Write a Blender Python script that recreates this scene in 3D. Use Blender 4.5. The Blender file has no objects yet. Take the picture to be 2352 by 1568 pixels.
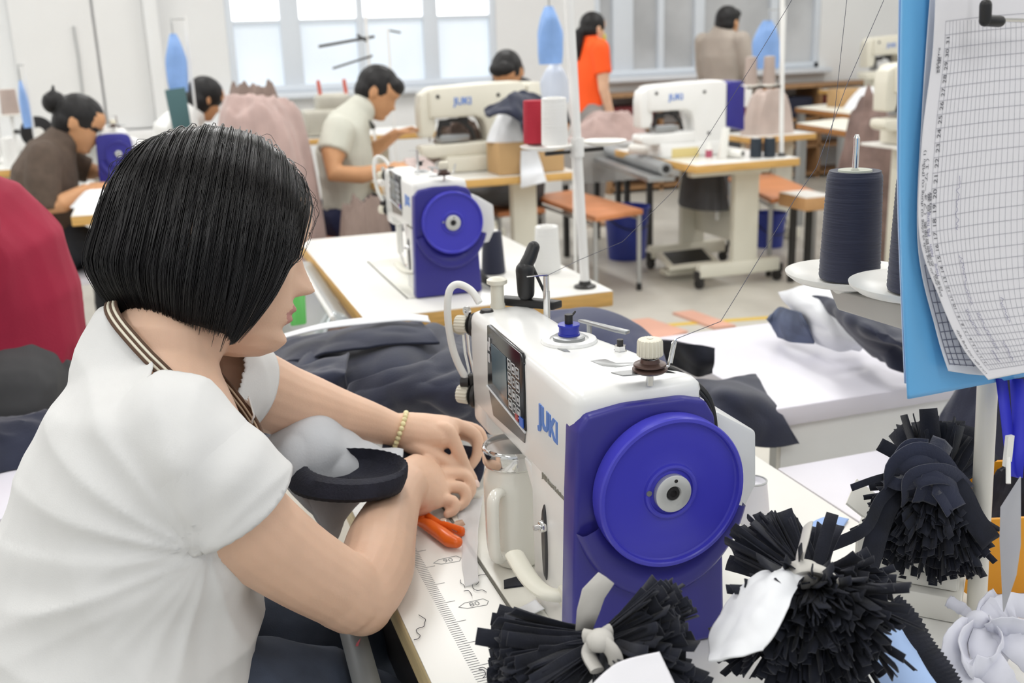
import bpy, bmesh, math, random
from mathutils import Vector, Matrix, noise
from math import sin, cos, pi, radians, sqrt, atan2, exp
SC = bpy.context.scene
COL = SC.collection
V = Vector
# ------------------------------------------------------------------ camera geometry (2352 x 1568 frame)
F_PX = 2400.0
CAM = V((0, 0, 1.34))
def cam_axes(pitch=16.0, yaw=18.3, roll=2.0):
    p, y, r = radians(pitch), radians(yaw), radians(roll)
    fw = V((sin(y)*cos(p), cos(y)*cos(p), -sin(p)))
    rt = V((cos(y), -sin(y), 0)); up = rt.cross(fw)
    return rt*cos(r)-up*sin(r), up*cos(r)+rt*sin(r), fw
RT, UP, FW = cam_axes()
def ray(px, py): return RT*((px-1176)/F_PX) - UP*((py-784)/F_PX) + FW
def PD(px, py, d): return CAM + ray(px, py)*d
def PZ(px, py, z):
    r = ray(px, py); return CAM + r*((z-CAM.z)/r.z)
def PY(px, py, y):
    r = ray(px, py); return CAM + r*((y-CAM.y)/r.y)
def PX(px, py, x):
    r = ray(px, py); return CAM + r*((x-CAM.x)/r.x)
def depth(p): return (V(p)-CAM).dot(FW)
# ------------------------------------------------------------------ materials
def lin(c):
    if isinstance(c, str):
        c = [int(c[i:i+2], 16) for i in (0, 2, 4)]
    o = []
    for v in c[:3]:
        v /= 255.0
        o.append(v/12.92 if v <= 0.04045 else ((v+0.055)/1.055)**2.4)
    return (o[0], o[1], o[2], 1.0)
MATS = {}
def mat(name, col, rough=0.5, metal=0.0, spec=0.5, vary=0.0, vscale=8.0, bump=0.0, bscale=60.0, sheen=0.0,
        trans=0.0, alpha=1.0, emit=0.0, col2=None, coat=0.0, stretch=(1, 1, 1), sss=0.0):
    if name in MATS: return MATS[name]
    m = bpy.data.materials.new(name); m.use_nodes = True
    nt = m.node_tree; b = nt.nodes['Principled BSDF']
    c = lin(col)
    b.inputs['Base Color'].default_value = c
    b.inputs['Roughness'].default_value = rough
    b.inputs['Metallic'].default_value = metal
    b.inputs['Specular IOR Level'].default_value = spec
    if sheen: b.inputs['Sheen Weight'].default_value = sheen
    if trans: b.inputs['Transmission Weight'].default_value = trans
    if alpha < 1: b.inputs['Alpha'].default_value = alpha
    if coat: b.inputs['Coat Weight'].default_value = coat
    if sss:
        b.inputs['Subsurface Weight'].default_value = sss
        b.inputs['Subsurface Radius'].default_value = (0.012, 0.005, 0.003)
    if emit:
        b.inputs['Emission Color'].default_value = c
        b.inputs['Emission Strength'].default_value = emit
    if vary or bump or col2:
        tc = nt.nodes.new('ShaderNodeTexCoord')
        mp = nt.nodes.new('ShaderNodeMapping'); mp.inputs['Scale'].default_value = stretch
        nt.links.new(tc.outputs['Object'], mp.inputs['Vector'])
    if vary or col2:
        n = nt.nodes.new('ShaderNodeTexNoise'); n.inputs['Scale'].default_value = vscale; n.inputs['Detail'].default_value = 4
        nt.links.new(mp.outputs['Vector'], n.inputs['Vector'])
        r = nt.nodes.new('ShaderNodeValToRGB')
        e = r.color_ramp.elements
        e[0].position = 0.35; e[1].position = 0.65
        if col2:
            e[0].color = c; e[1].color = lin(col2)
        else:
            e[0].color = tuple(x*(1-vary) for x in c[:3])+(1,)
            e[1].color = tuple(min(1, x*(1+vary)) for x in c[:3])+(1,)
        nt.links.new(n.outputs['Fac'], r.inputs['Fac'])
        nt.links.new(r.outputs['Color'], b.inputs['Base Color'])
    if bump:
        n2 = nt.nodes.new('ShaderNodeTexNoise'); n2.inputs['Scale'].default_value = bscale; n2.inputs['Detail'].default_value = 3
        nt.links.new(mp.outputs['Vector'], n2.inputs['Vector'])
        bp = nt.nodes.new('ShaderNodeBump'); bp.inputs['Strength'].default_value = bump; bp.inputs['Distance'].default_value = 0.01
        nt.links.new(n2.outputs['Fac'], bp.inputs['Height'])
        nt.links.new(bp.outputs['Normal'], b.inputs['Normal'])
    MATS[name] = m
    return m
# ------------------------------------------------------------------ mesh builder (world coordinates)
def frame(t, ref=None):
    t = t.normalized()
    r = ref if ref is not None else (V((0, 0, 1)) if abs(t.z) < 0.9 else V((1, 0, 0)))
    a = (r - t*r.dot(t))
    if a.length < 1e-6: a = t.orthogonal()
    a.normalize()
    return a, t.cross(a)
class MB:
    def __init__(s): s.v = []; s.f = []; s.mi = []; s.cur = 0
    def add(s, vs, fs):
        o = len(s.v); s.v += [V(x) for x in vs]
        for f in fs: s.f.append(tuple(i+o for i in f)); s.mi.append(s.cur)
    def m(s, i): s.cur = i; return s
    def box(s, c, sz, M=None, bev=0.0, taper=None, seg=2):
        bm = bmesh.new(); bmesh.ops.create_cube(bm, size=1)
        for v in bm.verts:
            k = 1.0
            if taper and v.co.z > 0: k = taper
            v.co = V((v.co.x*sz[0]*k, v.co.y*sz[1]*k, v.co.z*sz[2]))
        if bev: bmesh.ops.bevel(bm, geom=list(bm.edges), offset=bev, segments=seg, profile=0.5, affect='EDGES')
        s.bm(bm, c, M); return s
    def bm(s, bm, c=(0, 0, 0), M=None):
        bm.verts.ensure_lookup_table(); c = V(c)
        vs = [((M @ v.co) if M else v.co) + c for v in bm.verts]
        bm.verts.index_update()
        s.add(vs, [[v.index for v in f.verts] for f in bm.faces]); bm.free()
    def tube(s, pts, rad, n=12, cap=True, ref=None, closed=False, rnd=False):
        """swept tube; rad: number, list, or list of (ra, rb) along frame axes (a from ref)"""
        pts = [V(p) for p in pts]; L = len(pts)
        if not isinstance(rad, (list, tuple)): rad = [rad]*L
        rad = [(r, r) if not isinstance(r, (list, tuple)) else r for r in rad]
        if rnd and not closed:     # rounded ends
            t0 = (pts[0]-pts[1]).normalized(); t1 = (pts[-1]-pts[-2]).normalized()
            h0 = min(rad[0]); h1 = min(rad[-1])
            P0 = [pts[0]+t0*h0*k for k in (.97, .75, .4)]; R0 = [(rad[0][0]*k, rad[0][1]*k) for k in (.25, .66, .92)]
            P1 = [pts[-1]+t1*h1*k for k in (.4, .75, .97)]; R1 = [(rad[-1][0]*k, rad[-1][1]*k) for k in (.92, .66, .25)]
            if rnd == 's': P1 = []; R1 = []
            pts = P0+pts+P1; rad = R0+rad+R1; L = len(pts)
        vs = []; fs = []; a = None
        for i in range(L):
            if closed: t = pts[(i+1) % L]-pts[i-1]
            else: t = pts[min(i+1, L-1)]-pts[max(i-1, 0)]
            if t.length < 1e-9: t = V((0, 0, 1))
            if a is None or (ref is not None): a, b = frame(t, ref)
            else: a, b = frame(t, a)
            for k in range(n):
                th = 2*pi*k/n
                vs.append(pts[i]+a*cos(th)*rad[i][0]+b*sin(th)*rad[i][1])
        for i in range(L if closed else L-1):
            j = (i+1) % L
            for k in range(n):
                k2 = (k+1) % n
                fs.append((i*n+k, i*n+k2, j*n+k2, j*n+k))
        if cap and not closed:
            fs.append(tuple(range(n-1, -1, -1))); fs.append(tuple((L-1)*n+k for k in range(n)))
        s.add(vs, fs); return s
    def lathe(s, prof, c=(0, 0, 0), axis=(0, 0, 1), n=32, closed=False):
        ax = V(axis).normalized(); a, b = frame(ax); c = V(c); vs = []; fs = []; L = len(prof)
        for r, z in prof:
            for k in range(n):
                th = 2*pi*k/n
                vs.append(c+ax*z+(a*cos(th)+b*sin(th))*max(r, 1e-5))
        for i in range(L if closed else L-1):
            j = (i+1) % L
            for k in range(n):
                k2 = (k+1) % n; fs.append((i*n+k, i*n+k2, j*n+k2, j*n+k))
        if not closed:
            fs.append(tuple(range(n-1, -1, -1))); fs.append(tuple((L-1)*n+k for k in range(n)))
        s.add(vs, fs); return s
    def ell(s, c, r, M=None, n=20):
        bm = bmesh.new(); bmesh.ops.create_uvsphere(bm, u_segments=n, v_segments=max(6, n*2//3), radius=1)
        for v in bm.verts: v.co = V((v.co.x*r[0], v.co.y*r[1], v.co.z*r[2]))
        s.bm(bm, c, M); return s
    def grid(s, rows, closed=False):
        o = []; nr = len(rows); nc = len(rows[0]); fs = []
        for r in rows: o += list(r)
        for i in range(nr-1):
            for j in range(nc if closed else nc-1):
                j2 = (j+1) % nc
                fs.append((i*nc+j, i*nc+j2, (i+1)*nc+j2, (i+1)*nc+j))
        s.add(o, fs); return s
    def prism(s, poly, ex):
        """polygon of 3D points extruded by vector ex"""
        ex = V(ex); n = len(poly); vs = [V(p) for p in poly]+[V(p)+ex for p in poly]
        fs = [tuple(range(n-1, -1, -1)), tuple(range(n, 2*n))]+[(i, (i+1) % n, n+(i+1) % n, n+i) for i in range(n)]
        s.add(vs, fs); return s
    def bprism(s, poly, ex, bev, seg=2):
        t = MB(); t.prism(poly, ex); bm = t.to_bm()
        bmesh.ops.recalc_face_normals(bm, faces=list(bm.faces))
        bmesh.ops.bevel(bm, geom=list(bm.edges), offset=bev, segments=seg, profile=0.5, affect='EDGES', clamp_overlap=True)
        s.bm(bm); return s
    def to_bm(s):
        bm = bmesh.new(); vv = [bm.verts.new(v) for v in s.v]
        for f in s.f:
            try: bm.faces.new([vv[i] for i in f])
            except ValueError: pass
        return bm
    def mesh(s, name, org=V((0, 0, 0))):
        me = bpy.data.meshes.new(name)
        me.from_pydata([tuple(v-org) for v in s.v], [], s.f)
        me.polygons.foreach_set('material_index', s.mi)
        me.update(); return me
    def build(s, name, m, parent=None, smooth=True, recalc=True, angle=40, solid=0.0, sub=0, base=None, off=0.0, bevel=0.0):
        if parent is not None: org = worldloc(parent)
        elif base is not None: org = V(base)
        else:
            xs = [v.x for v in s.v]; ys = [v.y for v in s.v]; zs = [v.z for v in s.v]
            org = V(((min(xs)+max(xs))/2, (min(ys)+max(ys))/2, min(zs)))
        me = s.mesh(name, org)
        if recalc:
            bm = bmesh.new(); bm.from_mesh(me); bmesh.ops.recalc_face_normals(bm, faces=list(bm.faces)); bm.to_mesh(me); bm.free()
        for x in (m if isinstance(m, (list, tuple)) else [m]): me.materials.append(x)
        o = bpy.data.objects.new(name, me); COL.objects.link(o)
        if parent is not None: o.parent = parent
        else: o.location = org
        if smooth: shade(me, angle)
        if bevel:
            md = o.modifiers.new('b', 'BEVEL'); md.width = bevel; md.segments = 2; md.limit_method = 'ANGLE'
        if solid:
            md = o.modifiers.new('s', 'SOLIDIFY'); md.thickness = solid; md.offset = off
        if sub:
            md = o.modifiers.new('u', 'SUBSURF'); md.levels = sub; md.render_levels = sub
        return o
def shade(me, angle=40):
    me.polygons.foreach_set('use_smooth', [True]*len(me.polygons))
    if angle < 180:
        bm = bmesh.new(); bm.from_mesh(me); ca = radians(angle)
        for e in bm.edges:
            if len(e.link_faces) == 2 and e.calc_face_angle(0) > ca: e.smooth = False
        bm.to_mesh(me); bm.free()
    me.update()
def worldloc(o):
    p = V(o.location)
    while o.parent is not None:
        o = o.parent; p += V(o.location)
    return p
def thing(name, label, cat, loc=(0, 0, 0), group=None):
    o = bpy.data.objects.new(name, None); COL.objects.link(o); o.location = V(loc)
    o.empty_display_size = 0.05
    o['label'] = label; o['category'] = cat
    if group: o['group'] = group
    return o
def tag(o, label, cat, group=None, kind=None):
    o['label'] = label; o['category'] = cat
    if group: o['group'] = group
    if kind: o['kind'] = kind
    return o
def struct(o): o['kind'] = 'structure'; return o
def kids(o): return [c for c in bpy.data.objects if c.parent == o]
def copy_tree(o, parent=None):
    c = o.copy(); COL.objects.link(c)
    if parent is not None: c.parent = parent
    for k in kids(o): copy_tree(k, c)
    return c
def dup(o, loc, rz=0.0, label=None, group=None):
    c = copy_tree(o); c.location = V(loc); c.rotation_euler = (0, 0, rz)
    if label: c['label'] = label
    if group: c['group'] = group
    return c
def fuse(mb, voxel, it=2, fac=0.5):
    """union of closed shapes -> one continuous mesh; returns MB"""
    me = mb.mesh('tmp')
    bm = bmesh.new(); bm.from_mesh(me); bmesh.ops.recalc_face_normals(bm, faces=list(bm.faces)); bm.to_mesh(me); bm.free()
    o = bpy.data.objects.new('tmp', me); COL.objects.link(o)
    r = o.modifiers.new('r', 'REMESH'); r.mode = 'VOXEL'; r.voxel_size = voxel
    if it:
        sm = o.modifiers.new('s', 'SMOOTH'); sm.iterations = it; sm.factor = fac
    dg = bpy.context.evaluated_depsgraph_get()
    ev = o.evaluated_get(dg); m2 = ev.to_mesh()
    out = MB(); out.add([v.co.copy() for v in m2.vertices], [tuple(p.vertices) for p in m2.polygons])
    ev.to_mesh_clear()
    bpy.data.objects.remove(o); bpy.data.meshes.remove(me)
    return out
def normals(mb):
    me = mb.mesh('tmpn'); n = [v.normal.copy() for v in me.vertices]; bpy.data.meshes.remove(me); return n
def displace(mb, fn):
    ns = normals(mb)
    mb.v = [v+n*fn(v, n) for v, n in zip(mb.v, ns)]
def cull(mb, fn):
    """remove faces whose centre satisfies fn"""
    keep = [];ki = []
    for f, i in zip(mb.f, mb.mi):
        c = V((0, 0, 0))
        for k in f: c += mb.v[k]
        if not fn(c/len(f)): keep.append(f); ki.append(i)
    used = sorted({i for f in keep for i in f}); mp = {o: n for n, o in enumerate(used)}
    mb.v = [mb.v[i] for i in used]; mb.f = [tuple(mp[i] for i in f) for f in keep]; mb.mi = ki
def spline(pts, n=8):
    """Catmull-Rom through points (tuples of any length)"""
    P = [tuple(p) for p in pts]; out = []
    for i in range(len(P)-1):
        p0 = P[max(i-1, 0)]; p1 = P[i]; p2 = P[i+1]; p3 = P[min(i+2, len(P)-1)]
        for k in range(n):
            t = k/n
            out.append(tuple(0.5*((2*b)+(-a+c)*t+(2*a-5*b+4*c-d)*t*t+(-a+3*b-3*c+d)*t**3) for a, b, c, d in zip(p0, p1, p2, p3)))
    out.append(P[-1]); return out
def nz(p, s=1.0, off=0.0): return noise.noise(V((p[0]*s+off, p[1]*s+off*.7, p[2]*s-off*1.3)))
def ridge(p, s=1.0, off=0.0): return 1-2*abs(nz(p, s, off))
def text_mesh(txt, size, M, name, m, parent=None, bold=0.0, depth_=0.0006, align='CENTER', shear=0.0, sx=1.0, base=None):
    cu = bpy.data.curves.new(name or 'txt', 'FONT'); cu.body = txt; cu.size = size; cu.extrude = depth_
    cu.align_x = align; cu.align_y = 'CENTER'; cu.offset = bold; cu.shear = shear; cu.resolution_u = 3
    o = bpy.data.objects.new('tmp', cu); COL.objects.link(o)
    dg = bpy.context.evaluated_depsgraph_get(); ev = o.evaluated_get(dg); me = ev.to_mesh()
    mb = MB(); mb.add([M @ V((v.co.x*sx, v.co.y, v.co.z)) for v in me.vertices], [tuple(p.vertices) for p in me.polygons])
    ev.to_mesh_clear(); bpy.data.objects.remove(o); bpy.data.curves.remove(cu)
    if name is None or m is None: return mb
    return mb.build(name, m, parent, smooth=False, base=base)
def basis(o, x, y):
    x = V(x).normalized(); y = V(y); y = (y-x*y.dot(x)).normalized(); z = x.cross(y)
    M = Matrix(((x.x, y.x, z.x, o[0]), (x.y, y.y, z.y, o[1]), (x.z, y.z, z.z, o[2]), (0, 0, 0, 1)))
    return M
# ------------------------------------------------------------------ cloth makers
def heap_mb(c, rx, ry, h, rot=0.0, seed=0, fold=1.0, nu=72, nv=26, power=1.6, lean=(0, 0)):
    """a crumpled pile of cloth: closed mound with ridged folds"""
    mb = MB(); rows = []; c = V(c)
    for i in range(nv+1):
        t = i/nv
        row = []
        for k in range(nu):
            a = 2*pi*k/nu
            w = 1+0.16*noise.noise(V((cos(a)*1.6+seed, sin(a)*1.6, seed*.3)))+0.07*noise.noise(V((cos(a)*5+seed, sin(a)*5, 3)))
            r = t**0.8*w
            z = h*(1-t**power)
            x = cos(a)*rx*r; y = sin(a)*ry*r
            p = V((x*3/max(rx, .05), y*3/max(ry, .05), seed*1.7))
            d = (ridge(p, 0.55, seed)-.2)*0.30+(ridge(p, 1.2, seed+5)-.2)*0.16+ridge(p, 2.6, seed+9)*.05
            d *= min(1.0, .15+t*2.2)
            z = z*(1+fold*d*0.9)+h*0.04*fold*d*(1-t)
            z = max(z, 0.0) if t < 1 else 0.0
            ex = 1+fold*0.10*d
            q = V((x*ex+lean[0]*z/h, y*ex+lean[1]*z/h, 0)); q.rotate(Matrix.Rotation(rot, 3, 'Z'))
            row.append(c+V((q.x, q.y, z)))
        rows.append(row)
    mb.grid(rows, closed=True)
    mb.f.append(tuple((len(rows)-1)*nu+k for k in range(nu))); mb.mi.append(0)
    return mb
def sheet_mb(corners, nu=40, nv=40, fold=0.01, fs=6.0, seed=0, dirv=None, sag=0.0):
    """cloth patch through a coarse grid of control points (rows of 3D points), folds along normals"""
    R = [spline([tuple(p) for p in row], max(1, nu//(len(row)-1))) for row in corners]
    colsn = len(R[0]); Cc = []
    for j in range(colsn): Cc.append(spline([r[j] for r in R], max(1, nv//(len(R)-1))))
    rows = [[V(Cc[j][i]) for j in range(colsn)] for i in range(len(Cc[0]))]
    nr, nc = len(rows), colsn
    out = []
    for i in range(nr):
        o = []
        for j in range(nc):
            du = rows[i][min(j+1, nc-1)]-rows[i][max(j-1, 0)]; dv = rows[min(i+1, nr-1)][j]-rows[max(i-1, 0)][j]
            n = du.cross(dv)
            n = n.normalized() if n.length > 1e-12 else V((0, 0, 1))
            p = rows[i][j]
            q = p.copy()
            if dirv is not None:
                dd = V(dirv).normalized(); q = p-dd*p.dot(dd)*0.8
            d = fold*((ridge(q, fs, seed)-.3)*.7+(ridge(q, fs*2.3, seed+4)-.3)*.3)
            o.append(p+n*d)
        out.append(o)
    mb = MB(); mb.grid(out); return mb
def ribbon(mb, pts, w, nrm, curl=0.0):
    """flat strip with width w along a path; nrm = reference normal"""
    rows = []
    L = len(pts)
    for i in range(L):
        t = (V(pts[min(i+1, L-1)])-V(pts[max(i-1, 0)])).normalized()
        s_ = t.cross(nrm)
        if s_.length < 1e-6: s_ = t.orthogonal()
        s_.normalize(); n2 = s_.cross(t)
        ww = w[i] if isinstance(w, (list, tuple)) else w
        rows.append([V(pts[i])-s_*ww/2+n2*curl*ww, V(pts[i]), V(pts[i])+s_*ww/2+n2*curl*ww])
    mb.grid(rows)
# ------------------------------------------------------------------ palette
M_wall = mat('wall_paint', 'e9eaea', .75, vary=.02, vscale=1.2, bump=.03, bscale=30)
M_panel = mat('white_panel', 'ebebea', .55, vary=.01, vscale=2)
M_ceil = mat('ceiling_paint', 'f0f0ee', .8)
M_floor = mat('floor_concrete', 'c9c6bd', .38, vary=.08, vscale=3.5, bump=.05, bscale=14)
M_alu = mat('window_aluminium', 'dde4ec', .4, spec=.4)
M_frost = mat('frosted_glass', 'cdd5dc', .35, vary=.10, vscale=1.1, emit=.55)
M_sky = mat('daylight_pane', 'ffffff', .5, emit=1.6)
M_yellow = mat('yellow_floor_tape', 'e3bf4a', .5)
M_lam = mat('white_laminate', 'f2f1ec', .28, vary=.012, vscale=6, spec=.5)
M_lamlav = mat('pale_lavender_laminate', 'e4e2ec', .3, vary=.015, vscale=6)
M_ply = mat('ply_edge', 'd8ab63', .5, vary=.12, vscale=9, stretch=(1, 1, 14))
M_plypale = mat('pale_ply_edge', 'd9c79a', .5, vary=.12, vscale=9, stretch=(1, 1, 14))
M_orange_wood = mat('orange_bench_wood', 'd18a5c', .42, vary=.10, vscale=4, stretch=(1, 6, 1))
M_cream = mat('cream_steel', 'e4e2d4', .4, spec=.4)
M_steel = mat('grey_steel', 'a9abac', .35, metal=.7)
M_galv = mat('galvanised_leg', 'b9bbbb', .4, metal=.5)
M_chrome = mat('chrome', 'e2e2e2', .08, metal=1.0)
M_black = mat('black_plastic', '1b1b1d', .4)
M_dkmetal = mat('dark_metal', '3b3a3a', .4, metal=.5)
M_bin = mat('blue_bin_plastic', '2f3f9c', .4)
M_white = mat('white_enamel', 'f2f2f0', .25, spec=.5, vary=.008, vscale=5)
M_beige = mat('beige_enamel', 'dedacb', .35, vary=.02, vscale=6)
M_purple = mat('blue_violet_plastic', '36338c', .33, spec=.45, vary=.03, vscale=10)
M_wheel = mat('handwheel_blue', '4543c2', .32, spec=.5)
M_navy = mat('navy_twill', '23283d', .85, sheen=.25, vary=.18, vscale=14, bump=.12, bscale=400)
M_navyd = mat('navy_scrap_cloth', '171a26', .95, sheen=.1, vary=.3, vscale=45, bump=.1, bscale=500)
M_mauve = mat('mauve_cloth', 'b39a94', .85, sheen=.2, vary=.10, vscale=8)
M_taupe = mat('taupe_cloth', '8c7a72', .85, vary=.12, vscale=8)
M_grey_cloth = mat('pale_grey_lining', 'c3c6cb', .85, vary=.05, vscale=12, bump=.06, bscale=300)
M_white_cloth = mat('white_cloth', 'eceef2', .8, vary=.03, vscale=12)
M_skin = mat('skin', 'e0b698', .45, spec=.35, vary=.05, vscale=25, sss=.12, bump=.05, bscale=350)
M_skin2 = mat('skin_tan', 'c9976f', .5, spec=.3, vary=.04, vscale=20, sss=.08)
M_hair = mat('black_hair', '0e0c0e', .34, spec=.5)
M_clearblue = mat('blue_plastic_bag', '8db4ee', .3, vary=.10, vscale=9, alpha=.9)
M_folder = mat('sky_blue_folder', '6db8ef', .3, spec=.4)
M_paper = mat('white_paper', 'efeef3', .7)
M_card = mat('cardboard_white', 'e6e4dc', .7, vary=.02, vscale=9)
M_brown_card = mat('brown_cardboard', 'c39f70', .75, vary=.04, vscale=8)
M_conewhite = mat('white_thread', 'f0f0ee', .7, bump=.25, bscale=350, stretch=(.05, .05, 1))
M_conenavy = mat('navy_thread', '20243c', .7, sheen=.2, bump=.3, bscale=350, stretch=(.05, .05, 1))
M_conered = mat('red_thread', 'b32238', .7, bump=.2, bscale=300, stretch=(.05, .05, 1))
M_plate = mat('white_plastic', 'f0efea', .3)
M_wood_shelf = mat('brown_shelf_wood', '9c7752', .6, vary=.12, vscale=5, stretch=(8, 1, 1))
# ------------------------------------------------------------------ room shell
YB = 9.0
XL, XR, ZC = -2.6, 9.0, 3.2
def plane(name, a, b, c, d, m):
    mb = MB(); mb.grid([[V(a), V(b)], [V(d), V(c)]])
    n = (V(b)-V(a)).cross(V(c)-V(b))
    return struct(mb.build(name, m, smooth=False, recalc=False, base=(0, 0, 0)))
mb = MB(); mb.box(((XL+XR)/2, 3.2, -.05), (XR-XL, 12.0, .1)); struct(mb.build('floor', M_floor, smooth=False))
mb = MB(); mb.box(((XL+XR)/2, 3.2, ZC+.05), (XR-XL, 12.0, .1)); struct(mb.build('ceiling', M_ceil, smooth=False))
mb = MB(); mb.box((XL-.05, 3.2, ZC/2), (.1, 12.0, ZC)); struct(mb.build('wall_left', M_wall, smooth=False))
mb = MB(); mb.box((XR+.05, 3.2, ZC/2), (.1, 12.0, ZC)); struct(mb.build('wall_right', M_wall, smooth=False))
# back wall with openings  (x0, x1, z0, z1)
W1 = (0.66, 2.93, 1.0, 2.5); W2 = (3.86, 6.22, 1.0, 2.5); W3 = (-2.5, -1.30, .35, 2.7)
mb = MB()
xs = [XL]+[v for w in (W3, W1, W2) for v in w[:2]]+[XR]
for i in range(0, len(xs), 2):
    mb.box(((xs[i]+xs[i+1])/2, YB+.1, ZC/2), (xs[i+1]-xs[i], .2, ZC))
for w in (W1, W2, W3):
    cx = (w[0]+w[1])/2; wd = w[1]-w[0]
    mb.box((cx, YB+.1, w[2]/2), (wd, .2, w[2])); mb.box((cx, YB+.1, (w[3]+ZC)/2), (wd, .2, ZC-w[3]))
struct(mb.build('wall_back', M_wall, smooth=False))
def window(n, w, mull, trans, frost=True, frame_w=.055):
    x0, x1, z0, z1 = w; y = YB+.05
    t = bpy.data.objects.new('window_%d' % n, None); COL.objects.link(t); t.location = ((x0+x1)/2, YB, z0); struct(t)
    f = MB()
    for x in (x0+frame_w/2, x1-frame_w/2): f.box((x, y, (z0+z1)/2), (frame_w, .09, z1-z0), bev=.006)
    for z in (z0+frame_w/2, z1-frame_w/2): f.box(((x0+x1)/2, y, z), (x1-x0, .09, frame_w), bev=.006)
    f.box(((x0+x1)/2, y, trans), (x1-x0, .08, .03), bev=.005)
    f.build('window_frame', M_alu, t)
    ms = [x0]+[m[0] for m in mull]+[x1]
    for m in mull:
        q = MB(); q.box((m[0], y, (z0+z1)/2), (m[1], .085, z1-z0), bev=.006); q.build('mullion', M_alu, t)
    for i in range(len(ms)-1):
        q = MB(); q.box(((ms[i]+ms[i+1])/2, y+.01, (z0+trans)/2), (ms[i+1]-ms[i]-.02, .008, trans-z0)); q.build('lower_pane', M_frost if frost else M_sky, t, smooth=False)
        q = MB(); q.box(((ms[i]+ms[i+1])/2, y+.01, (z1+trans)/2), (ms[i+1]-ms[i]-.02, .008, z1-trans)); q.build('upper_pane', M_sky, t, smooth=False)
    s = MB(); s.box(((x0+x1)/2, YB-.05, z0-.025), (x1-x0+.16, .14, .05), bev=.008); s.build('window_sill', M_alu, t)
    return t
M_frost1 = M_frost
def xw(px): return PY(px, 120, YB).x
window(1, W1, [(xw(672), .16), (xw(833), .06), (xw(993), .13)], 1.56)
M_frost = mat('outside_grey_pane', 'b4b6b8', .3, vary=.18, vscale=1.6, emit=.10)
window(2, W2, [(xw(1433), .20), (xw(1520), .06), (xw(1608), .10), (xw(1778), .08)], 1.72)
window(3, W3, [], 1.5, frost=False)
M_frost = M_frost1
# white boards and a pilaster left of the first window
def onwall(px0, px1, z0, z1, th, m, name, bev=.006):
    x0, x1 = xw(px0), xw(px1); mb = MB(); mb.box(((x0+x1)/2, YB-th/2, (z0+z1)/2), (x1-x0, th, z1-z0), bev=bev)
    return struct(mb.build(name, m))
onwall(35, 222, .78, 2.9, .05, M_panel, 'trim_1')
onwall(228, 340, .78, 2.9, .05, M_panel, 'trim_2')
onwall(340, 372, 0, ZC, .16, M_wall, 'trim_3')
mb = MB(); mb.box(((xw(-20)+xw(500))/2, YB-.12, .72), (xw(500)-xw(-20), .24, .10), bev=.01); struct(mb.build('trim_4', M_panel))
mb = MB(); mb.box((3.2, YB-.02, .05), (11.5, .04, .1)); struct(mb.build('baseboard_back', M_wall, smooth=False))
mb = MB(); mb.tube([PY(168, 60, YB-.07), PY(180, 130, YB-.07), PY(190, 215, YB-.07)], .008, 8)
tag(mb.build('wall_conduit', M_galv), 'thin grey conduit running down the white board on the far left wall', 'pipe')
# floor tape and pink boards lying on the floor
a, b = PZ(1650, 738, 0), PZ(1800, 727, 0)
mb = MB(); d = (b-a).normalized(); n = V((-d.y, d.x, 0))*.022; a = a-d*.3; b = b+d*1.2
mb.prism([a-n, b-n, b+n, a+n], (0, 0, .002)); tag(mb.build('floor_tape', M_yellow, smooth=False), 'yellow marking tape on the grey floor behind the white table', 'tape')
M_pink = mat('pink_board', 'dba995', .7, vary=.05, vscale=5)
for k, (q, lb) in enumerate((([(1430, 742), (1490, 735), (1580, 765), (1500, 790)], 'salmon board on the floor left of the other one'),
              ([(1545, 722), (1590, 717), (1690, 752), (1640, 757)], 'dusty pink board on the floor nearer the yellow tape'))):
    mb = MB(); mb.prism([PZ(x, y, 0) for x, y in q], (0, 0, .012)); tag(mb.build('floor_board', M_pink, smooth=False), lb, 'board', 'boards on the floor')
# ------------------------------------------------------------------ lockstitch sewing machine (built at its place on the near table)
M_panelblk = mat('control_panel_black', '17181c', .18, spec=.6)
M_screen = mat('screen_grey_blue', '4f6470', .12, spec=.6)
M_icon = mat('icon_white', 'd8dadd', .5)
M_logo = mat('logo_blue', '5f8ad6', .4)
M_graytext = mat('grey_lettering', '9a978c', .5)
M_rib = mat('ribbed_cream_knob', 'e8e3d2', .4)
M_brown = mat('brown_metal_disc', '5e4a44', .3, metal=.5)
M_hose = mat('white_tube', 'eeeeea', .3)
M_seam = mat('seam_grey', '6b6a62', .7)
def ribbed_knob(mb, c, ax, r, h, ribs=20):
    ax = V(ax).normalized(); a, b = frame(ax); c = V(c); rows = []
    for z, k in ((0, .9), (h*.08, 1), (h*.8, .97), (h*.95, .9), (h, .75)):
        rows.append([c+ax*z+(a*cos(2*pi*i/(ribs*4))+b*sin(2*pi*i/(ribs*4)))*r*k*(1+.045*(1 if i % 4 < 2 else -1)) for i in range(ribs*4)])
    mb.grid(rows, closed=True)
    o = len(mb.v); n = ribs*4
    mb.f.append(tuple(o-n+i for i in range(n))); mb.mi.append(mb.cur)
    mb.f.append(tuple(o-5*n+i for i in range(n-1, -1, -1))); mb.mi.append(mb.cur)
Y0 = .825
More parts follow.
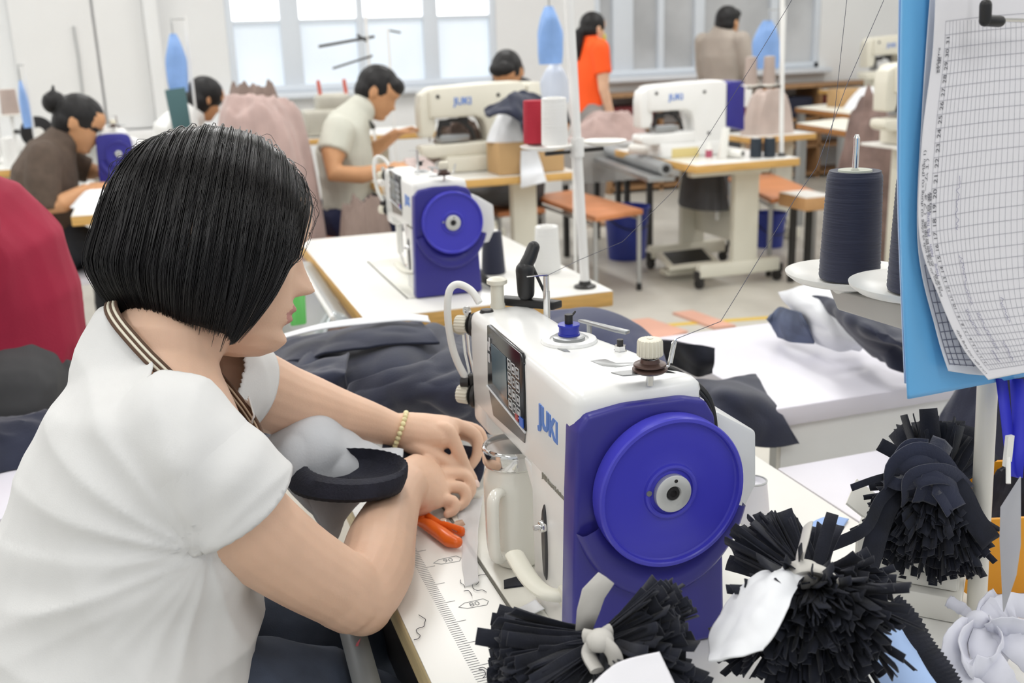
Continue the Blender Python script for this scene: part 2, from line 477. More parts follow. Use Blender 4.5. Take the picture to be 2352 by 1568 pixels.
def make_machine():
    t = thing('sewing_machine', 'white industrial lockstitch sewing machine with a big blue handwheel, in the foreground', 'sewing machine', (.40, 1.0, .75), 'blue wheel sewing machines')
    # body: pillar, arm and needle head as one casting
    b = MB()
    P3 = lambda pl, z: [V((x, y, z)) for x, y in pl]
    b.bprism(P3([(.3335, .834), (.3360, .968), (.452, .968), (.478, .834)], .752), (0, 0, .2), .004)
    b.bprism(P3([(.333, .834), (.336, 1.0), (.337, 1.185), (.418, 1.185), (.420, 1.07), (.447, .95), (.468, .834)], .905), (0, 0, .125), .013, 3)
    b.bprism(P3([(.337, 1.118), (.338, 1.188), (.415, 1.188), (.415, 1.118)], .885), (0, 0, .13), .010, 3)
    b.bprism([V((.336, .96, .91)), V((.336, .995, .91)), V((.336, .96, .875))], (.11, 0, 0), .004)
    b.build('machine_body', M_white, t, angle=30)
    q = MB()   # back housing
    q.bprism([V((.440, .85, 1.0)), V((.492, .85, .985)), V((.535, .85, .958)), V((.537, .85, .90)), V((.520, .85, .868)), V((.44, .85, .86))], (0, .13, 0), .004)
    q.bprism([V((.455, .85, .752)), V((.455, .85, .88)), V((.49, .85, .88)), V((.49, .85, .752))], (0, .10, 0), .003)
    q.build('motor_housing', M_white, t, angle=30)
    # bed plate flush with the table top and its seam
    q = MB(); q.box((.395, 1.09, .7519), (.178, .50, .003), bev=.001); q.build('bed_plate', mat('bed_enamel', 'e6e5dc', .3), t)
    q = MB(); q.box((.3045, 1.09, .7513), (.0028, .50, .0018)); q.build('bed_seam', M_seam, t)  # dark joint line along the edge of the bed
    q = MB(); q.box((.385, 1.19, .7542), (.03, .075, .0015), bev=.0005); q.build('throat_plate', M_chrome, t)
    # blue end cover
    q = MB()
    cov = [V((.323, Y0, .752)), V((.3295, Y0, .93)), V((.333, Y0, .998)), V((.343, Y0, 1.0115)), V((.38, Y0, 1.0165)), V((.44, Y0, 1.0155)), V((.464, Y0, 1.009)), V((.474, Y0, .992)), V((.486, Y0, .86)), V((.490, Y0, .752))]
    q.bprism(cov, (0, .034, 0), .005, 3)
    cv = q.build('end_cover', M_purple, t, angle=35)
    # raised lower shield with an arc step, framed by the wheel recess
    q = MB(); cx, cz = .418, .9316
    rows = []
    for k in range(33):
        a = radians(196+k*(344-196)/32)
        rr = .104
        rows.append([V((cx+cos(a)*r*.86, Y0-d, cz+sin(a)*r*1.04-.004)) for r, d in ((.070, -.001), (.074, .004), (.088, .0105), (.100, .011), (rr, .0088), (rr+.003, -.001))])
    q.grid(rows); q.build('wheel_shield', M_purple, cv, angle=60, recalc=True)
    # handwheel
    q = MB(); R = .0745
    q.lathe([(.020, -.004), (.060, -.002), (R-.006, 0), (R-.001, .003), (R, .006), (R, .021), (R-.0012, .0228), (R-.0042, .0232), (R-.0052, .0222), (R-.006, .0185), (R-.0075, .0175), (.045, .0158), (.030, .0150), (.0275, .0155), (.0265, .0182), (.0245, .0190), (.0225, .0182), (.0215, .0165), (.0, .0165)],
            (cx, Y0-.001, cz), (0, -1, 0), 72)
    wl = q.build('handwheel', M_wheel, t, angle=28)
    q = MB(); q.lathe([(0, .0165), (.0178, .0165), (.0182, .017), (.0182, .0225), (.0172, .0232), (.0078, .0232), (.0072, .0215), (.0055, .0195), (0, .0195)], (cx, Y0-.001, cz), (0, -1, 0), 40)
    hb = q.build('hub', mat('hub_aluminium', 'd5d6d4', .35, metal=.35), wl)
    q = MB(); q.lathe([(0, .0195), (.0066, .0196), (.0062, .0222), (.0035, .0224), (.0030, .0205), (0, .0205)], (cx, Y0-.001, cz), (0, -1, 0), 24)
    q.lathe([(0, .0236), (.0018, .0236), (.0018, .0225), (0, .0225)], (cx+.002, Y0-.001, cz+.0128), (0, -1, 0), 12)
    q.build('hub_screw', M_dkmetal, hb)
    q = MB(); q.lathe([(0, .0165), (.0028, .0165), (.0028, .0195), (0, .0195)], (cx-.0235, Y0-.001, cz+.003), (0, -1, 0), 12)
    q.build('lock_screw', M_steel, wl)
    # control panel on the operator side
    xf = .3335
    q = MB(); q.bprism([V((xf, 1.098, 1.032)), V((xf, .985, 1.029)), V((xf, .975, 1.020)), V((xf, .975, .945)), V((xf, 1.105, .957))], (.006, 0, 0), .0015)
    pn = q.build('control_panel', M_panelblk, t)
    PP = lambda y, z: V((xf-.0008, y, z))
    q = MB(); q.prism([PP(1.082, 1.014), PP(1.030, 1.012), PP(1.030, .963), PP(1.082, .967)], (.0006, 0, 0)); q.build('screen', M_screen, pn, smooth=False)
    for r in range(4):
        for c in range(3):
            q = MB()
            y0 = 1.020-c*.0135; z0 = 1.012-r*.0150-c*.001
            w, h = .0098, .0105
            for (dy, dz, sy, sz) in ((0, 0, w, .0009), (0, -h, w, .0009), (-w/2, -h/2, .0009, h), (w/2, -h/2, .0009, h)):
                q.box((xf-.0006, y0+dy, z0+dz), (.0006, sy, sz))
            q.box((xf-.0006, y0, z0-h/2), (.0006, .003+.002*((r+c) % 2), .004-.002*((r*c) % 2)))
            q.build('button', M_icon, pn, smooth=False)
    for (y, z, sy, sz) in ((1.092, 1.008, .006, .010), (1.0925, .994, .006, .010), (1.088, 1.014, .004, .010)):
        q = MB(); q.box((xf-.0006, y, z), (.0006, sy, sz)); q.build('status_icon', M_icon, pn, smooth=False)
    q = MB(); q.box((xf-.0008, .984, .953), (.001, .0115, .010)); q.build('blue_button', mat('button_blue', '3f6fd6', .4), pn)
    q = MB(); q.box((xf-.0008, .999, .9535), (.001, .009, .007)); q.build('red_button', mat('button_red', 'b0474a', .4), pn)
    q = MB(); q.tube([V((xf, 1.106, .9565)), V((xf, .975, .9445))], .0014, 8); q.build('panel_trim', M_icon, pn)
    q = MB(); q.prism([V((xf+.001, 1.105, .956)), V((xf+.001, .978, .944)), V((xf+.001, .982, .930)), V((xf+.001, 1.09, .925))], (.004, 0, 0)); q.build('lower_guard', mat('grey_guard', '6f6d6b', .2), t)
    # maker's lettering on the pillar
    Mx = basis((.3339, .905, .977), (0, -1, -.06), (.0, .05, 1))
    text_mesh('JUKI', .031, Mx, 'logo_lettering', M_logo, t, bold=.0012, sx=.93, shear=.0)
    Mx = basis((.3340, .895, .915), (0, -1, -.0), (0, 0, 1))
    text_mesh('JUKI Smart Solutions', .0085, Mx, 'small_lettering', M_graytext, t, sx=.9)
    # slot with stitch regulator, reverse lever
    q = MB()
    for z in (.80, .835, .87): pass
    q.lathe([(0, .002), (.0052, .002), (.0060, .0), (.0060, -.004), (0, -.004)], (.3342, .925, .84), (-1, 0, 0), 24)
    q.v = [V((v.x, v.y, .84+(v.z-.84)*7.2)) for v in q.v]
    q.build('lever_slot', mat('slot_dark', '4b4a4c', .35, metal=.4), t)
    q = MB(); q.lathe([(0, 0), (.0065, 0), (.0068, .003), (.0055, .006), (.003, .0065), (.0028, .012), (0, .012)], (.3342, .925, .859), (-1, 0, 0), 20)
    q.build('regulator_screw', M_chrome, t)
    q = MB()
    path = spline([(.338, .872, .806), (.320, .884, .806), (.312, .912, .809), (.311, .958, .815)], 6)
    q.tube(path, [(.006, .009)]*6+[(.0055, .0105)]*(len(path)-6), 14, rnd=True, ref=V((0, 0, 1)))
    q.box((.340, .870, .805), (.022, .024, .022), bev=.005)
    q.build('reverse_lever', M_cream, t)
    # thread tension post on top
    tp = V((.411, .838, 1.028)); q = MB()
    q.tube([tp, tp+V((0, 0, .03))], .0036, 12); q.build('tension_post', M_chrome, t)
    q = MB(); q.lathe([(0, .013), (.014, .013), (.0165, .015), (.0165, .0165), (.012, .018), (.0155, .0195), (.0150, .021), (.0095, .0225), (.0085, .026), (0, .026)], tp, n=32); q.build('tension_discs', M_brown, t)
    q = MB(); q.tube([tp+V((cos(k*.8)*.0075, sin(k*.8)*.0075, .024+k*.0003)) for k in range(24)], .0008, 6); q.build('tension_spring', M_chrome, t)
    q = MB(); ribbed_knob(q, tp+V((0, 0, .0285)), (0, 0, 1), .0118, .0165); q.lathe([(0, .0449), (.003, .0449), (.003, .0458), (0, .0458)], tp, n=12); q.build('tension_knob', M_rib, t)
    q = MB(); q.prism([tp+V((-.034, .012, .0125)), tp+V((-.028, -.001, .0125)), tp+V((.004, -.008, .0125)), tp+V((.016, .0, .0125)), tp+V((.008, .010, .0125))], (0, 0, .0012)); q.build('thread_plate', M_steel, t)
    hk = MB()
    hk.tube([tp+V((.012, .002, .013)), tp+V((.022, .006, .014)), tp+V((.030, .012, .034)), tp+V((.0335, .014, .0365)), tp+V((.034, .0148, .034)), tp+V((.027, .010, .015))], .0014, 8)
    hk.build('thread_hook', M_chrome, t)
    # bobbin winder
    bp = V((.395, 1.0, 1.029)); q = MB()
    q.lathe([(0, 0), (.030, 0), (.0305, .002), (.029, .0045), (.021, .005), (.0205, .003), (0, .003)], bp, n=40); q.build('winder_base', M_white, t)
    q = MB(); q.lathe([(0, .003), (.017, .003), (.0175, .007), (.015, .0085), (0, .0085)], bp, n=32); q.build('winder_disc', M_steel, t)
    q = MB(); q.lathe([(0, .0085), (.0118, .0085), (.012, .0095), (.0118, .0105), (.0108, .0108), (.0108, .018), (.0118, .0183), (.012, .0195), (.0115, .0205), (.005, .0208), (0, .0208)], bp, n=32); q.build('bobbin', mat('blue_bobbin', '2733a8', .3), t)
    q = MB(); q.tube([bp+V((0, 0, .02)), bp+V((0, 0, .031))], .0045, 10); q.tube([bp+V((.004, .002, .028)), bp+V((.010, .006, .0315))], .0012, 6); q.build('winder_spindle', M_black, t)
    q = MB(); q.bprism([bp+V((.028, .045, .008)), bp+V((.036, .040, .008)), bp+V((.062, -.022, .008)), bp+V((.054, -.026, .008)), bp+V((.047, -.012, .008))], (0, 0, .004), .0015)
    q.tube([bp+V((.036, .03, -.002)), bp+V((.036, .03, .009))], .003, 8); q.build('winder_lever', M_steel, t)
    # other top fittings
    q = MB(); c = V((.430, .946, 1.028)); q.lathe([(0, 0), (.0078, 0), (.0078, .002), (.0062, .0022), (.0062, .0075), (0, .0075)], c, n=6); q.build('nut', M_chrome, t)
    q = MB(); q.lathe([(0, .0074), (.0034, .0074), (.0034, .014), (0, .0142)], c, n=12); q.build('stud', M_dkmetal, t)
    q = MB(); q.bprism([V((.388, .925, 1.0296)), V((.392, .905, 1.0296)), V((.402, .895, 1.0296)), V((.425, .895, 1.0296)), V((.424, .902, 1.0296)), V((.408, .908, 1.0296)), V((.404, .925, 1.0296))], (0, 0, .0009), .0003); q.build('thread_catch', M_steel, t)
    q = MB(); q.prism([V((.372, .985, 1.0302)), V((.376, .966, 1.0302)), V((.381, .962, 1.0302)), V((.381, .98, 1.0302))], (0, 0, .0006)); q.build('blade_cover', M_steel, t)
    q = MB(); c = V((.418, 1.128, 1.022)); q.tube([c, c+V((0, 0, .034))], .0042, 12); q.tube([c+V((0, 0, .034)), c+V((0, 0, .052))], .0036, 12)
    q.tube([c+V((-.022, .006, .052)), c+V((.002, 0, .053))], .0009, 6); q.build('thread_guide_pin', M_chrome, t)
    q = MB(); c = V((.372, 1.175, 1.022)); q.lathe([(0, 0), (.0095, 0), (.0090, .012), (.0082, .014), (.0080, .036), (.0125, .0385), (.0125, .043), (.008, .0455), (0, .046)], c, n=28); q.build('spool_post', M_beige, t)
    q = MB(); q.lathe([(0, 0), (.0088, 0), (.0072, .0035), (0, .0042)], (.354, 1.163, 1.0292), n=24); q.build('rubber_plug', M_dkmetal, t)
    # small black work lamp clipped on top
    c = V((.408, 1.165, 1.029)); q = MB()
    q.bprism([c+V((-.034, .028, 0)), c+V((-.018, .034, 0)), c+V((.036, -.022, 0)), c+V((.020, -.030, 0))], (0, 0, .010), .002); lb = q.build('lamp_foot', M_black, t)
    q = MB(); q.tube([c+V((-.002, .002, .01)), c+V((-.002, .002, .018))], .004, 10); q.tube([c+V((-.002, .002, .018)), c+V((-.003, .0, .046))], [(.0105, .0105), (.0115, .0115)], 16, rnd=True)
    q.tube([c+V((-.006, -.001, .046)), c+V((.004, .002, .060)), c+V((.010, .004, .072))], [.0085, .0085, .0078], 14, rnd=True)
    q.tube([c+V((.006, .002, .052)), c+V((.017, -.010, .020)), c+V((.020, -.014, .002))], .0020, 8); q.build('work_lamp', M_black, lb)
    # needle end fittings
    q = MB(); q.tube([V(p) for p in spline([(.352, 1.185, 1.036), (.345, 1.196, 1.050), (.331, 1.203, 1.0575), (.320, 1.204, 1.050), (.316, 1.203, 1.022), (.319, 1.203, .985), (.325, 1.202, .960), (.334, 1.199, .938)], 7)], .0046, 12)
    q.build('thread_tube', M_hose, t)
    for (p, rr, nm) in ((V((.345, 1.19, 1.008)), .0115, 'upper'), (V((.343, 1.19, .917)), .0125, 'lower')):
        q = MB(); q.lathe([(0, -.004), (rr*1.25, -.003), (rr*1.3, .001), (rr*.9, .003), (rr*1.15, .005), (rr*.7, .008), (0, .008)], p, (-.75, .66, 0), 24); q.build('tension_disc', M_dkmetal, t)
        q = MB(); ribbed_knob(q, p+V((-.75, .66, 0))*.008, (-.75, .66, 0), rr*.92, .016, 16); q.build('tension_dial', M_rib, t)
    q = MB(); q.lathe([(0, -.002), (.0058, -.002), (.0058, .002), (.0022, .002), (.0022, -.0005), (0, -.0005)], (.338, 1.193, 1.0255), (-.9, -.4, 0), 16); q.build('eyelet', M_chrome, t)
    q = MB()
    for dx in (0, .0055): q.tube([V((.333+dx, 1.198, .995)), V((.335+dx, 1.2, .97)), V((.340+dx, 1.198, .938))], .0016, 8)
    q.build('check_spring', M_chrome, t)
    q = MB(); q.box((.347, 1.194, .936), (.022, .012, .016), bev=.003); q.lathe([(0, 0), (.006, 0), (.006, .01), (0, .01)], (.336, 1.194, .934), (-.8, .4, 0), 16); q.build('take_up_bracket', M_dkmetal, t)
    q = MB(); q.tube([V((.362, 1.165, .895)), V((.364, 1.168, .80))], .0058, 14); q.build('presser_bar', M_hose, t)
    q = MB(); q.tube([V((.376, 1.185, .895)), V((.376, 1.185, .80))], .0032, 12); q.tube([V((.376, 1.185, .80)), V((.376, 1.185, .757))], [.0012, .0004], 8); q.build('needle_bar', M_chrome, t)
    q = MB(); q.bprism([V((.364, 1.15, .757)), V((.39, 1.15, .757)), V((.386, 1.195, .757)), V((.379, 1.20, .757)), V((.372, 1.20, .757)), V((.366, 1.19, .757))], (0, 0, .003), .0008); q.tube([V((.364, 1.168, .80)), V((.375, 1.165, .760))], .003, 10); q.build('presser_foot', M_chrome, t)
    # cable along the back edge
    q = MB(); q.tube([V(p) for p in spline([(.435, .885, 1.033), (.452, .862, 1.028), (.470, .843, 1.012), (.478, .838, .99), (.482, .838, .95), (.486, .838, .90)], 8)], .0034, 10)
    q.tube([V(p) for p in spline([(.430, .87, 1.032), (.449, .852, 1.027), (.466, .836, 1.010), (.4735, .832, .99), (.478, .832, .95)], 8)], .0018, 8)
    q.build('cable', M_black, t)
    return t
machine1 = make_machine()
machine2 = dup(machine1, (.40+.232, 1.0+1.575, .75), label='white sewing machine with a blue handwheel on the table beyond the near one', group='blue wheel sewing machines')
for k in kids(machine2):                      # the farther machine has no lamp, bobbin or loose cable
    n = k.name.split('.')[0]
    if n in ('lamp_foot', 'bobbin', 'cable', 'spool_post'):
        for kk in kids(k): bpy.data.objects.remove(kk)
        bpy.data.objects.remove(k)
# ------------------------------------------------------------------ the two near sewing tables and what stands under them
def table(name, label, x0, x1, y0, y1, z=.75, th=.038, edge=None, top=None, group='sewing tables', legs=True, edges_bev=.004):
    t = thing(name, label, 'table', ((x0+x1)/2, (y0+y1)/2, 0), group)
    b = MB(); b.box(((x0+x1)/2, (y0+y1)/2, z-th/2-.001), (x1-x0, y1-y0, th), bev=edges_bev)
    tt = b.build('table_top', edge or M_ply, t)
    b = MB(); b.box(((x0+x1)/2, (y0+y1)/2, z-.001), (x1-x0-.002, y1-y0-.002, .0022), bev=.0008); b.build('laminate', top or M_lam, tt)
    if legs:
        for yy in (y0+.22, y1-.22):
            b = MB(); b.box(((x0+x1)/2, yy, .36), (.11, .06, .66), bev=.006); b.build('leg', M_cream, t)
            b = MB(); b.box(((x0+x1)/2, yy, .06), ((x1-x0)*.86, .07, .06), bev=.006); b.build('foot', M_cream, t)
            b = MB(); b.box(((x0+x1)/2, yy, z-th-.018), ((x1-x0)*.8, .07, .034), bev=.004); b.build('top_bracket', M_cream, t)
        b = MB(); b.box(((x0+x1)/2, (y0+y1)/2, .24), (.05, y1-y0-.44, .06), bev=.004); b.build('stretcher', M_cream, t)
        for yy in (y0+.22, y1-.22):
            for xx in (x0+.06, x1-.06):
                b = MB(); b.lathe([(0, -.014), (.026, -.014), (.028, -.01), (.028, .01), (.026, .014), (0, .014)], (xx, yy, .028), (1, 0, 0), 20); b.build('caster', M_dkmetal, t)
    return t
T1 = table('sewing_table', 'white topped sewing table with a pale wood edge, under the nearest sewing machine', .19, .775, .46, 1.93, edge=M_plypale)
T2 = table('sewing_table', 'white topped sewing table with a tan wood edge, carrying the second blue wheel machine', .402, 1.015, 2.27, 3.36)
# ruler printed along the operator's edge
M_ink = mat('printed_ink', '8d8f90', .6)
q = MB(); nt_ = 0
for k in range(118):
    y = 1.215-k*.0043
    w = .012 if k % 10 else .022
    q.box((.232+w/2, y, .7503), (w, .0006, .0003))
for k in (10, 24, 38, 52):
    pass
ru = q.build('printed_ruler', M_ink, T1, smooth=False); 
for n, y in (('90', 1.093), ('80', .985), ('70', .877)):
    c = V((.272, y, .7503)); q = MB()
    pl = [c+V((-.018, 0, 0)), c+V((-.010, .006, 0)), c+V((.012, .007, 0)), c+V((.016, 0, 0)), c+V((.012, -.007, 0)), c+V((-.010, -.006, 0))]
    for i in range(6):
        q.tube([pl[i], pl[(i+1) % 6]], .0004, 4)
    tm = text_mesh(n, .012, basis(c, (1, 0, 0), (0, 1, 0)), None, None, depth_=.0001); q.add(tm.v, tm.f)
    q.build('ruler_mark', M_ink, T1, smooth=False)
# grey steel guard and black belt cover below the near edge of table one
a = PZ(815, 1450, .66)
q = MB(); pth = [PD(800, 1330, 1.22), PD(812, 1450, 1.16), PD(850, 1590, 1.08), PD(880, 1720, 1.02)]
rows = []
for p in pth: rows.append([p-RT*.016, p+RT*.014])
q.grid(rows); gp = q.build('steel_guard', mat('grey_guard_paint', '8f9496', .4, metal=.3), T1, solid=.004)
q = MB(); c = PD(817, 1484, 1.139); rows = [[c-RT*.006+UP*.010, c+RT*.002+UP*.014], [c-RT*.004-UP*.002, c+RT*.006+UP*.002]]
q = MB(); q.prism([c-RT*.004-UP*.012-FW*.002, c+RT*.000-UP*.008-FW*.002, c+RT*.006+UP*.010-FW*.002, c+RT*.001+UP*.004-FW*.002], FW*.001); q.build('red_sticker', mat('red_sticker', 'c0565e', .5), gp, smooth=False)
q = MB(); q.bprism([V((.20, .62, .60)), V((.20, 1.2, .60)), V((.20, 1.2, .70)), V((.20, .62, .70))], (.10, 0, 0), .01); q.build('oil_pan', mat('black_oil_pan', '2a2624', .35), T1)
# trough beside table two: clear plastic chute with metal rim, green offcut behind
q = MB(); e0, e1 = PZ(690, 600, .74), PZ(775, 735, .74)
rows = []
for k in range(9):
    u = k/8; p = e0.lerp(e1, u); rows.append([p+V((-.10, 0, -.12)), p+V((-.055, 0, -.06)), p+V((-.01, 0, 0)), p+V((.03, 0, -.005))])
q.grid(rows); ch = q.build('chute', mat('grey_chute', 'aeb4b6', .25, metal=.3), solid=.004); ch.parent = T2; ch.location = ch.location-V(T2.location)
q = MB(); q.tube([e0+V((-.01, 0, .004)), e1+V((-.01, 0, .004))], .006, 8); q.build('chute_rim', M_white, ch)
q = MB(); q.bprism([PD(668, 640, 2.45), PD(700, 640, 2.45), PD(705, 745, 2.4), PD(668, 750, 2.4)], V((0, .03, 0)), .004)
tag(q.build('green_bin', mat('green_plastic', '4fae4a', .4)), 'green plastic box glimpsed past the lips of the woman in the white shirt', 'box')
# white work table to the right behind the near machine
t = thing('work_table', 'long white work table at right, behind the near machine, with navy pieces on it', 'table', (1.6, 1.62, 0))
q = MB(); q.box((1.72, 1.625, .732), (1.62, .47, .034), bev=.004); q.build('table_top', M_lamlav, t)
q = MB(); q.box((1.72, 1.41, .64), (1.58, .014, .15), bev=.002); q.build('apron', M_white, t)
q = MB(); q.box((1.72, 1.43, .53), (1.58, .3, .02), bev=.002); q.build('lower_shelf', M_white, t)
for x in (.96, 2.45):
    for y in (1.44, 1.82):
        q = MB(); q.box((x, y, .36), (.035, .035, .72), bev=.003); q.build('leg', M_steel, t)
q = MB(); q.box((1.30, 1.402, .56), (.028, .012, .07), bev=.002); q.build('bracket', M_dkmetal, t)
# ------------------------------------------------------------------ furniture and machines farther back
def bench(label, x0, x1, y0, y1, z=.45, top=None, group='work benches', rz=0.0, corners=None):
    c = corners or [V((x0, y0, z)), V((x1, y0, z)), V((x1, y1, z)), V((x0, y1, z))]
    m = sum(c, V((0, 0, 0)))/4
    t = thing('bench', label, 'bench', (m.x, m.y, 0), group)
    b = MB(); b.bprism([p-V((0, 0, .028)) for p in c], (0, 0, .028), .005); b.build('seat', top or M_orange_wood, t)
    for p in c:
        q = p.lerp(m, .07)
        b = MB(); b.tube([V((q.x, q.y, z-.028)), V((q.x, q.y, .03))], .013, 10); b.build('leg', M_galv, t)
        b = MB(); b.tube([V((q.x, q.y, .04)), V((q.x, q.y, .0))], .016, 10); b.build('rubber_foot', M_black, t)
    b = MB()
    for i, j in ((0, 3), (1, 2)): b.tube([c[i].lerp(m, .07)-V((0, 0, .05)), c[j].lerp(m, .07)-V((0, 0, .05))], .010, 8)
    b.tube([c[0].lerp(c[3], .5).lerp(m, .07)-V((0, 0, .05)), c[1].lerp(c[2], .5).lerp(m, .07)-V((0, 0, .05))], .010, 8)
    b.build('frame', M_galv, t); return t
bench('orange topped bench with grey legs left of the treadle table', 0, 0, 0, 0, corners=[V((2.13, 4.98, .45)), V((2.45, 5.08, .45)), V((2.42, 6.0, .45)), V((2.12, 5.92, .45))])
bench('orange topped bench right of the treadle table, behind the big navy cone', 0, 0, 0, 0, corners=[V((3.22, 5.05, .45)), V((3.58, 5.12, .45)), V((3.83, 6.0, .45)), V((3.50, 6.0, .45))])
bench('orange bench under the man in the pale grey T-shirt', .70, 1.06, 5.04, 5.9)
bench('bench with a whitish top under the woman in the brown shirt', -.55, -.21, 4.62, 5.25, top=M_lamlav)
def cone_mb(r0, r1, h, c, n=36):
    m = MB(); m.lathe([(r1*.5, h*.985), (r1*.9, h), (r1, h*.985), (r0, h*.04), (r0*.96, 0), (0, 0)][::-1], c, n=n); return m
def cone(label, c, r0, r1, h, m, group=None, core=True, name='thread_cone', parent=None):
    c = V(c); t = thing(name, label, 'thread cone', c, group)
    cone_mb(r0, r1, h, c).build('thread', m, t)
    if core:
        q = MB(); q.lathe([(r1*.18, h*.96), (r1*.18, h*1.012), (r1*.62, h*1.014), (r1*.60, h*1.0), (r1*.5, h*.97)], c, n=28); q.build('core', M_plate, t)
    return t
# --- treadle table with its steel stand
zt = .705
t = thing('treadle_table', 'white sewing table with tan edge on a cream steel treadle stand', 'table', (2.885, 5.2, 0))
q = MB(); q.box((2.885, 5.24, zt-.02), (.61, 1.0, .04), bev=.004); q.build('table_top', M_ply, t)
q = MB(); q.box((2.885, 5.24, zt+.0005), (.606, .996, .002)); q.build('laminate', M_lam, t, smooth=False)
for y in (4.98, 5.58):
    x = 3.0
    q = MB(); q.box((x+.01, y, .36), (.15, .05, .60), bev=.006); q.build('post', M_cream, t)
    q = MB(); q.box((x-.02, y, .10), (.50, .06, .075), bev=.008); q.build('foot', M_cream, t)
    q = MB(); q.box((x-.09, y, zt-.065), (.48, .06, .05), bev=.006); q.build('top_rail', M_cream, t)
    for xx in (x-.26, x+.23):
        q = MB(); q.lathe([(0, -.013), (.028, -.013), (.03, -.008), (.03, .008), (.028, .013), (0, .013)], (xx, y, .03), (1, .3, 0), 20); q.box((xx, y, .075), (.05, .05, .05), bev=.006); q.build('caster', M_dkmetal, t)
q = MB(); q.box((3.03, 5.28, .31), (.02, .56, .19), bev=.004); q.build('side_panel', M_cream, t)
q = MB(); q.box((2.82, 5.28, .045), (.30, .10, .03), bev=.004); q.build('treadle_bar', M_cream, t)
q = MB(); q.bprism([V((2.66, 5.18, .07)), V((2.94, 5.10, .09)), V((2.98, 5.36, .13)), V((2.70, 5.44, .11))], (0, 0, .018), .004); q.build('treadle', M_cream, t)
q = MB(); q.prism([V((2.70, 5.21, .0935)), V((2.915, 5.15, .109)), V((2.945, 5.33, .143)), V((2.73, 5.40, .128))], (0, 0, .004)); q.build('treadle_pad', M_black, t)
q = heap_mb((2.93, 5.3, .40), .11, .22, .24, 0, 7, .5, power=4); q.build('motor_cover', mat('dark_motor', '45464a', .6, vary=.2), t)
q = MB(); q.tube([V((2.97, 5.2, .44)), V((2.97, 5.2, .33))], .014, 10); q.build('oil_bottle', M_white, t)
# --- bar tacking machine
def bartack(label, o, beige=False, s=1.0):
    t = thing('bar_tacking_machine', label, 'sewing machine', o, 'arm machines in the background')
    o = V(o); P = lambda u, z, y=0: o+V((u, y, z))*s
    mm = M_beige if beige else M_white
    q = MB()
    q.bprism([P(*p) for p in ((.035, .25), (.035, .375), (.07, .385), (.30, .395), (.47, .397), (.50, .38), (.50, .003), (.33, .003), (.30, .20), (.285, .235), (.25, .25))], V((0, .15, 0))*s, .012*s, 3)
    q.build('machine_body', mm, t, angle=35)
    q = MB(); q.bprism([P(*p, .02) for p in ((-.005, .165), (-.008, .30), (.0, .355), (.03, .372), (.062, .37), (.066, .20), (.05, .165))], V((0, .10, 0))*s, .010*s, 3); q.build('needle_head', mm, t, angle=35)
    q = MB(); q.bprism([P(*p, .01) for p in ((.0, .082), (-.012, .10), (-.005, .13), (.40, .137), (.40, .075), (.03, .072))], V((0, .12, 0))*s, .010*s, 3)
    q.bprism([P(*p, -.01) for p in ((.10, .003), (.10, .075), (.47, .075), (.47, .003))], V((0, .20, 0))*s, .008*s); q.build('cylinder_bed', mm, t, angle=35)
    if not beige:
        q = MB(); q.bprism([P(*p, -.005) for p in ((.502, .15), (.502, .375), (.515, .39), (.59, .388), (.603, .37), (.61, .12))], V((0, .165, 0))*s, .008*s); q.build('motor_cover', M_purple, t, angle=35)
    else:
        q = MB(); q.bprism([P(*p, -.005) for p in ((.502, .15), (.502, .375), (.515, .39), (.57, .388), (.583, .37), (.59, .12))], V((0, .165, 0))*s, .008*s); q.build('motor_cover', mm, t, angle=35)
    q = MB(); q.tube([P(.08, .16, .04), P(.09, .225, .04), P(.14, .235, .04), P(.19, .235, .04), P(.235, .19, .04), P(.25, .145, .04)], .011*s, 8); q.box(P(.11, .225, .04), (.05*s, .03*s, .03*s)); q.box(P(.20, .235, .04), (.04*s, .03*s, .03*s)); q.build('clamp_arm', M_dkmetal, t)
    q = MB(); q.box(P(.15, .155, .06), (.14*s, .09*s, .03*s), bev=.004); q.build('clamp_plate', M_steel, t)
    q = MB(); q.tube([P(.045, .25, .07), P(.045, .142, .07)], .004*s, 8); q.build('needle_bar', M_chrome, t)
    for (u, z) in ((.075, .345), (.36, .34), (.39, .12)):
        q = MB(); q.lathe([(0, 0), (.009*s, 0), (.008*s, .004*s), (0, .004*s)], P(u, z, -.0), (0, -1, 0), 14); q.build('screw', M_dkmetal, t)
    text_mesh('JUKI', .045*s, basis(P(.19, .32, -.0022), (1, 0, 0), (0, 0, 1)), 'logo_lettering', M_logo, t, bold=.001)
    return t
bartack('white bar tacking machine with a violet back cover on the treadle table', (2.47, 5.12, zt+.0015))
bartack('beige bar tacking machine in front of the man in the pale grey T-shirt', (1.27, 5.12, .7115), True, 1.1)
# --- table carrying the beige machine
def plain_table(label, x0, x1, y0, y1, z, group=None, name='sewing_table', leg=True):
    t = thing(name, label, 'table', ((x0+x1)/2, (y0+y1)/2, 0), group)
    q = MB(); q.box(((x0+x1)/2, (y0+y1)/2, z-.02), (x1-x0, y1-y0, .038), bev=.004); q.build('table_top', M_ply, t)
    q = MB(); q.box(((x0+x1)/2, (y0+y1)/2, z), (x1-x0-.003, y1-y0-.003, .002)); q.build('laminate', M_lam, t, smooth=False)
    for x in (x0+(x1-x0)*.3, x0+(x1-x0)*.78):
        q = MB(); q.box((x, y0+.22, z/2-.02), (.13, .06, z-.04), bev=.005); q.build('leg', M_cream, t)
        q = MB(); q.box((x, (y0+y1)/2, .045), (.08, (y1-y0)*.85, .06), bev=.005); q.box((x, (y0+y1)/2, .01), (.05, (y1-y0)*.7, .02)); q.build('foot', M_cream, t)
    return t
